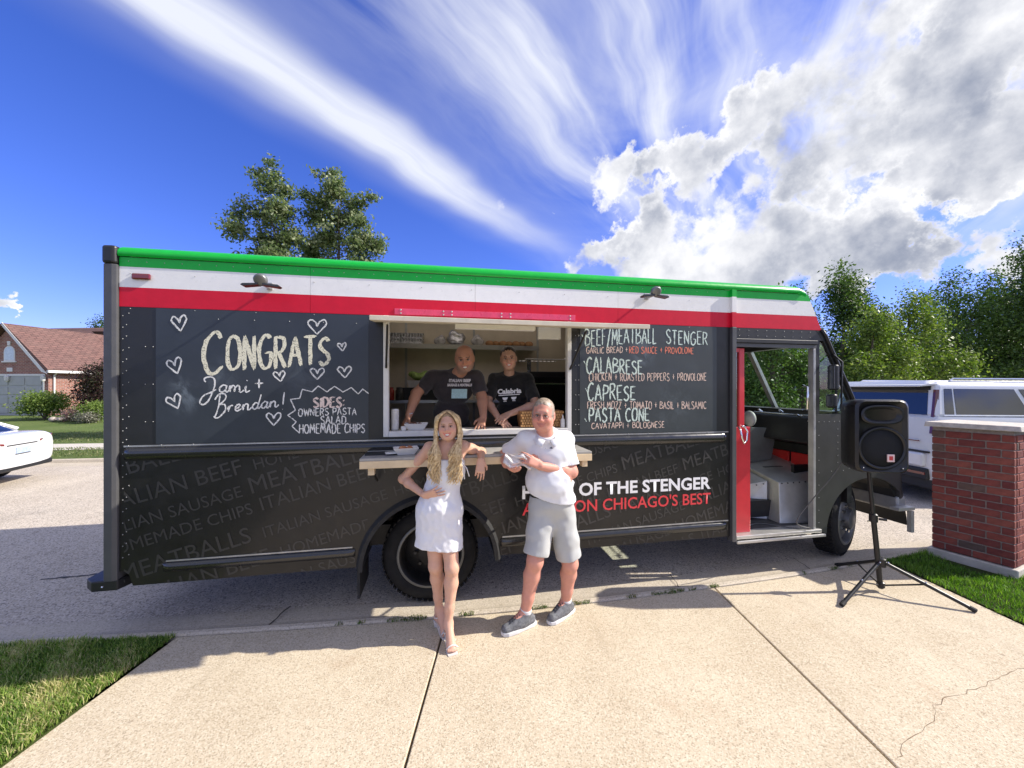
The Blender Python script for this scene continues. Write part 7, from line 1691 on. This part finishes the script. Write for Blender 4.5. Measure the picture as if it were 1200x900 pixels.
for k in range(2):
    mb = MB(); mb.hexa([(-.22, -.10, 0), (.22, -.10, 0), (.22, .10, 0), (-.22, .10, 0), (-.26, -.13, .07), (.26, -.13, .07), (.26, .13, .07), (-.26, .13, .07)])
    for q in range(14): mb.box((-.25 + q * .037, -.134, .01), (-.238 + q * .037, -.122, .07))
    prop('foil_tray', ('lower foil tray in the stack at the left end of the shelf', 'upper foil tray in the stack at the left end of the shelf')[k], 'tray', mb, M_FOIL, 1.86, 2.06, 2.441 + k * .072, smooth=False, group='foil trays on the shelf')
for k in range(7):
    prop('bread_roll', 'brown bread roll in the row on the right half of the steel shelf', 'bread roll', MB().ball((0, 0, .042), (.062, .06, .042), 14, 8), M_BREAD, 3.02 + k * .095, 2.06 + (k % 2) * .05, 2.441, group='bread rolls on the shelf')
prop('lettuce_tray', 'white tray heaped with green lettuce on the back counter', 'tray', MB().hexa([(-.14, -.1, 0), (.14, -.1, 0), (.14, .1, 0), (-.14, .1, 0), (-.16, -.12, .09), (.16, -.12, .09), (.16, .12, .09), (-.16, .12, .09)]), M_FRW, 2.08, 1.80, 1.86, smooth=False)
mb = crumple(.13, 8, .5, .3); prop('lettuce', 'heap of green lettuce in the white tray on the back counter', 'lettuce', mb, mat('lettuce_green', (.18, .27, .06), .6, var=.5, scale=25), 2.08, 1.80, 1.94)
MB().box((1.8, 1.68, 1.70), (2.30, 2.0, 1.859)).build('cutting_station', M_DRK, truck)
for k, (u, c_, lb) in enumerate(((1.72, (.30, .03, .02), 'red sauce jar on the back counter at the left of the window'), (1.83, (.05, .05, .05), 'black spice jar between the red jar and the clear tubs'), (2.32, (.5, .5, .48), 'pale plastic tub left of the bald man on the back counter'), (2.44, (.45, .46, .44), 'pale plastic tub nearest the bald man on the back counter'))):
    prop('jar', lb, 'jar', MB().lathe([(.045, 0), (.05, .01), (.05, .12), (.038, .135), (.04, .16), (.0, .165)], 16), mat('jar_%d' % k if False else ('jar_red', 'jar_black', 'jar_pale', 'jar_clear')[k], c_, .3, var=.3, scale=20), u, 1.66 if k < 2 else 1.85, 1.701)
# things on the window sill
def food_boat(name, label, u, v, z, s_=1.0, fill=None, rz=0, world=False):
    t_ = thing(name, label, 'food tray', tuple(kit(u, v, z)), TA + rz); w0, l0, w1_, l1, h = .035 * s_, .055 * s_, .058 * s_, .085 * s_, .045 * s_
    vs = [(-l0, -w0, 0), (l0, -w0, 0), (l0, w0, 0), (-l0, w0, 0), (-l1, -w1_, h), (l1, -w1_, h), (l1, w1_, h), (-l1, w1_, h)]
    MB().add(vs, [(0, 1, 2, 3), (0, 4, 5, 1), (1, 5, 6, 2), (2, 6, 7, 3), (3, 7, 4, 0)]).build('paper_tray', mat('tray_paper', (.74, .72, .68), .8, var=.04), t_).modifiers.new('s', 'SOLIDIFY').thickness = .003 * s_
    rn = random.Random(4)
    for k in range(fill[0]): MB().ball((rn.uniform(-.6, .6) * l0, rn.uniform(-.6, .6) * w0, h * .55 + rn.uniform(0, .014)), rn.uniform(.014, .024) * s_, 10, 7).build(fill[1], fill[2], t_, smooth=True)
    return t_
M_MEAT = mat('meatball_brown', (.13, .05, .03), .6, var=.4, scale=40, bump=.5); M_PASTA = mat('pasta_sauce', (.45, .18, .08), .5, var=.5, scale=50)
food_boat('food_tray', 'white paper tray of dark meatballs on the window sill beside the bald man', 2.12, .10, 1.494, 1.15, (7, 'meatball', M_MEAT)); food_boat('food_tray', 'white paper tray of pasta on the wooden shelf left of the blonde woman', 2.06, -.24, 1.340, 1.1, (12, 'pasta_piece', M_PASTA), .15)
prop('cup_stack', 'tall stack of white paper cups at the left end of the window sill', 'cups', MB().lathe([(.026, 0)] + [q for k in range(9) for q in ((.030 + .0004 * k, .004 + k * .019), (.034, .016 + k * .019), (.031, .018 + k * .019))] + [(.03, .18), (0, .18)], 18), M_FRW, 1.945, .08, 1.494)
prop('salt_pot', 'small white pot beside the meatball tray on the window sill', 'pot', MB().lathe([(.02, 0), (.024, .03), (.018, .036), (0, .038)], 14), M_FRW, 1.99 + .03, .03, 1.494)
prop('serving_slate', 'dark flat tray at the left end of the wooden shelf', 'tray', MB().box((-.17, -.06, 0), (.17, .06, .012)), M_DRK, 1.93, -.20, 1.3395, smooth=False)
prop('folded_napkin', 'folded white napkin lying on the dark flat tray on the shelf', 'napkin', MB().box((-.06, -.035, 0), (.06, .035, .008)), M_FRW, 1.97, -.26, 1.3525, .2, smooth=False)
bk = thing('cone_basket', 'orange-brown wicker basket in the right corner of the serving window', 'basket', tuple(kit(3.22, .14, 1.494)), TA)
MB().hexa([(-.17, -.07, 0), (.20, -.07, 0), (.20, .07, 0), (-.17, .07, 0), (-.19, -.09, .15), (.215, -.09, .15), (.215, .09, .15), (-.19, .09, .15)]).build('basket', mat('basket_wicker', (.36, .17, .06), .7, var=.3, scale=14), bk)
mb = MB()
for r_ in range(6):
    for q in range(17): mb.box((-.185 + q * .0235, -.098, .008 + r_ * .024), (-.168 + q * .0235, -.082 , .026 + r_ * .024), Matrix.Translation((.011 * (r_ % 2), -.0, 0)))
mb.build('weave', mat('weave_straw', (.50, .27, .10), .7, var=.4, scale=50), bk)['kind'] = 'stuff'
prop('squeeze_bottle', 'small white squeeze bottle at the right end of the window sill', 'bottle', MB().lathe([(.018, 0), (.02, .005), (.02, .07), (.008, .085), (.004, .115), (0, .116)], 14), M_FRW, 3.42, .02, 1.494)
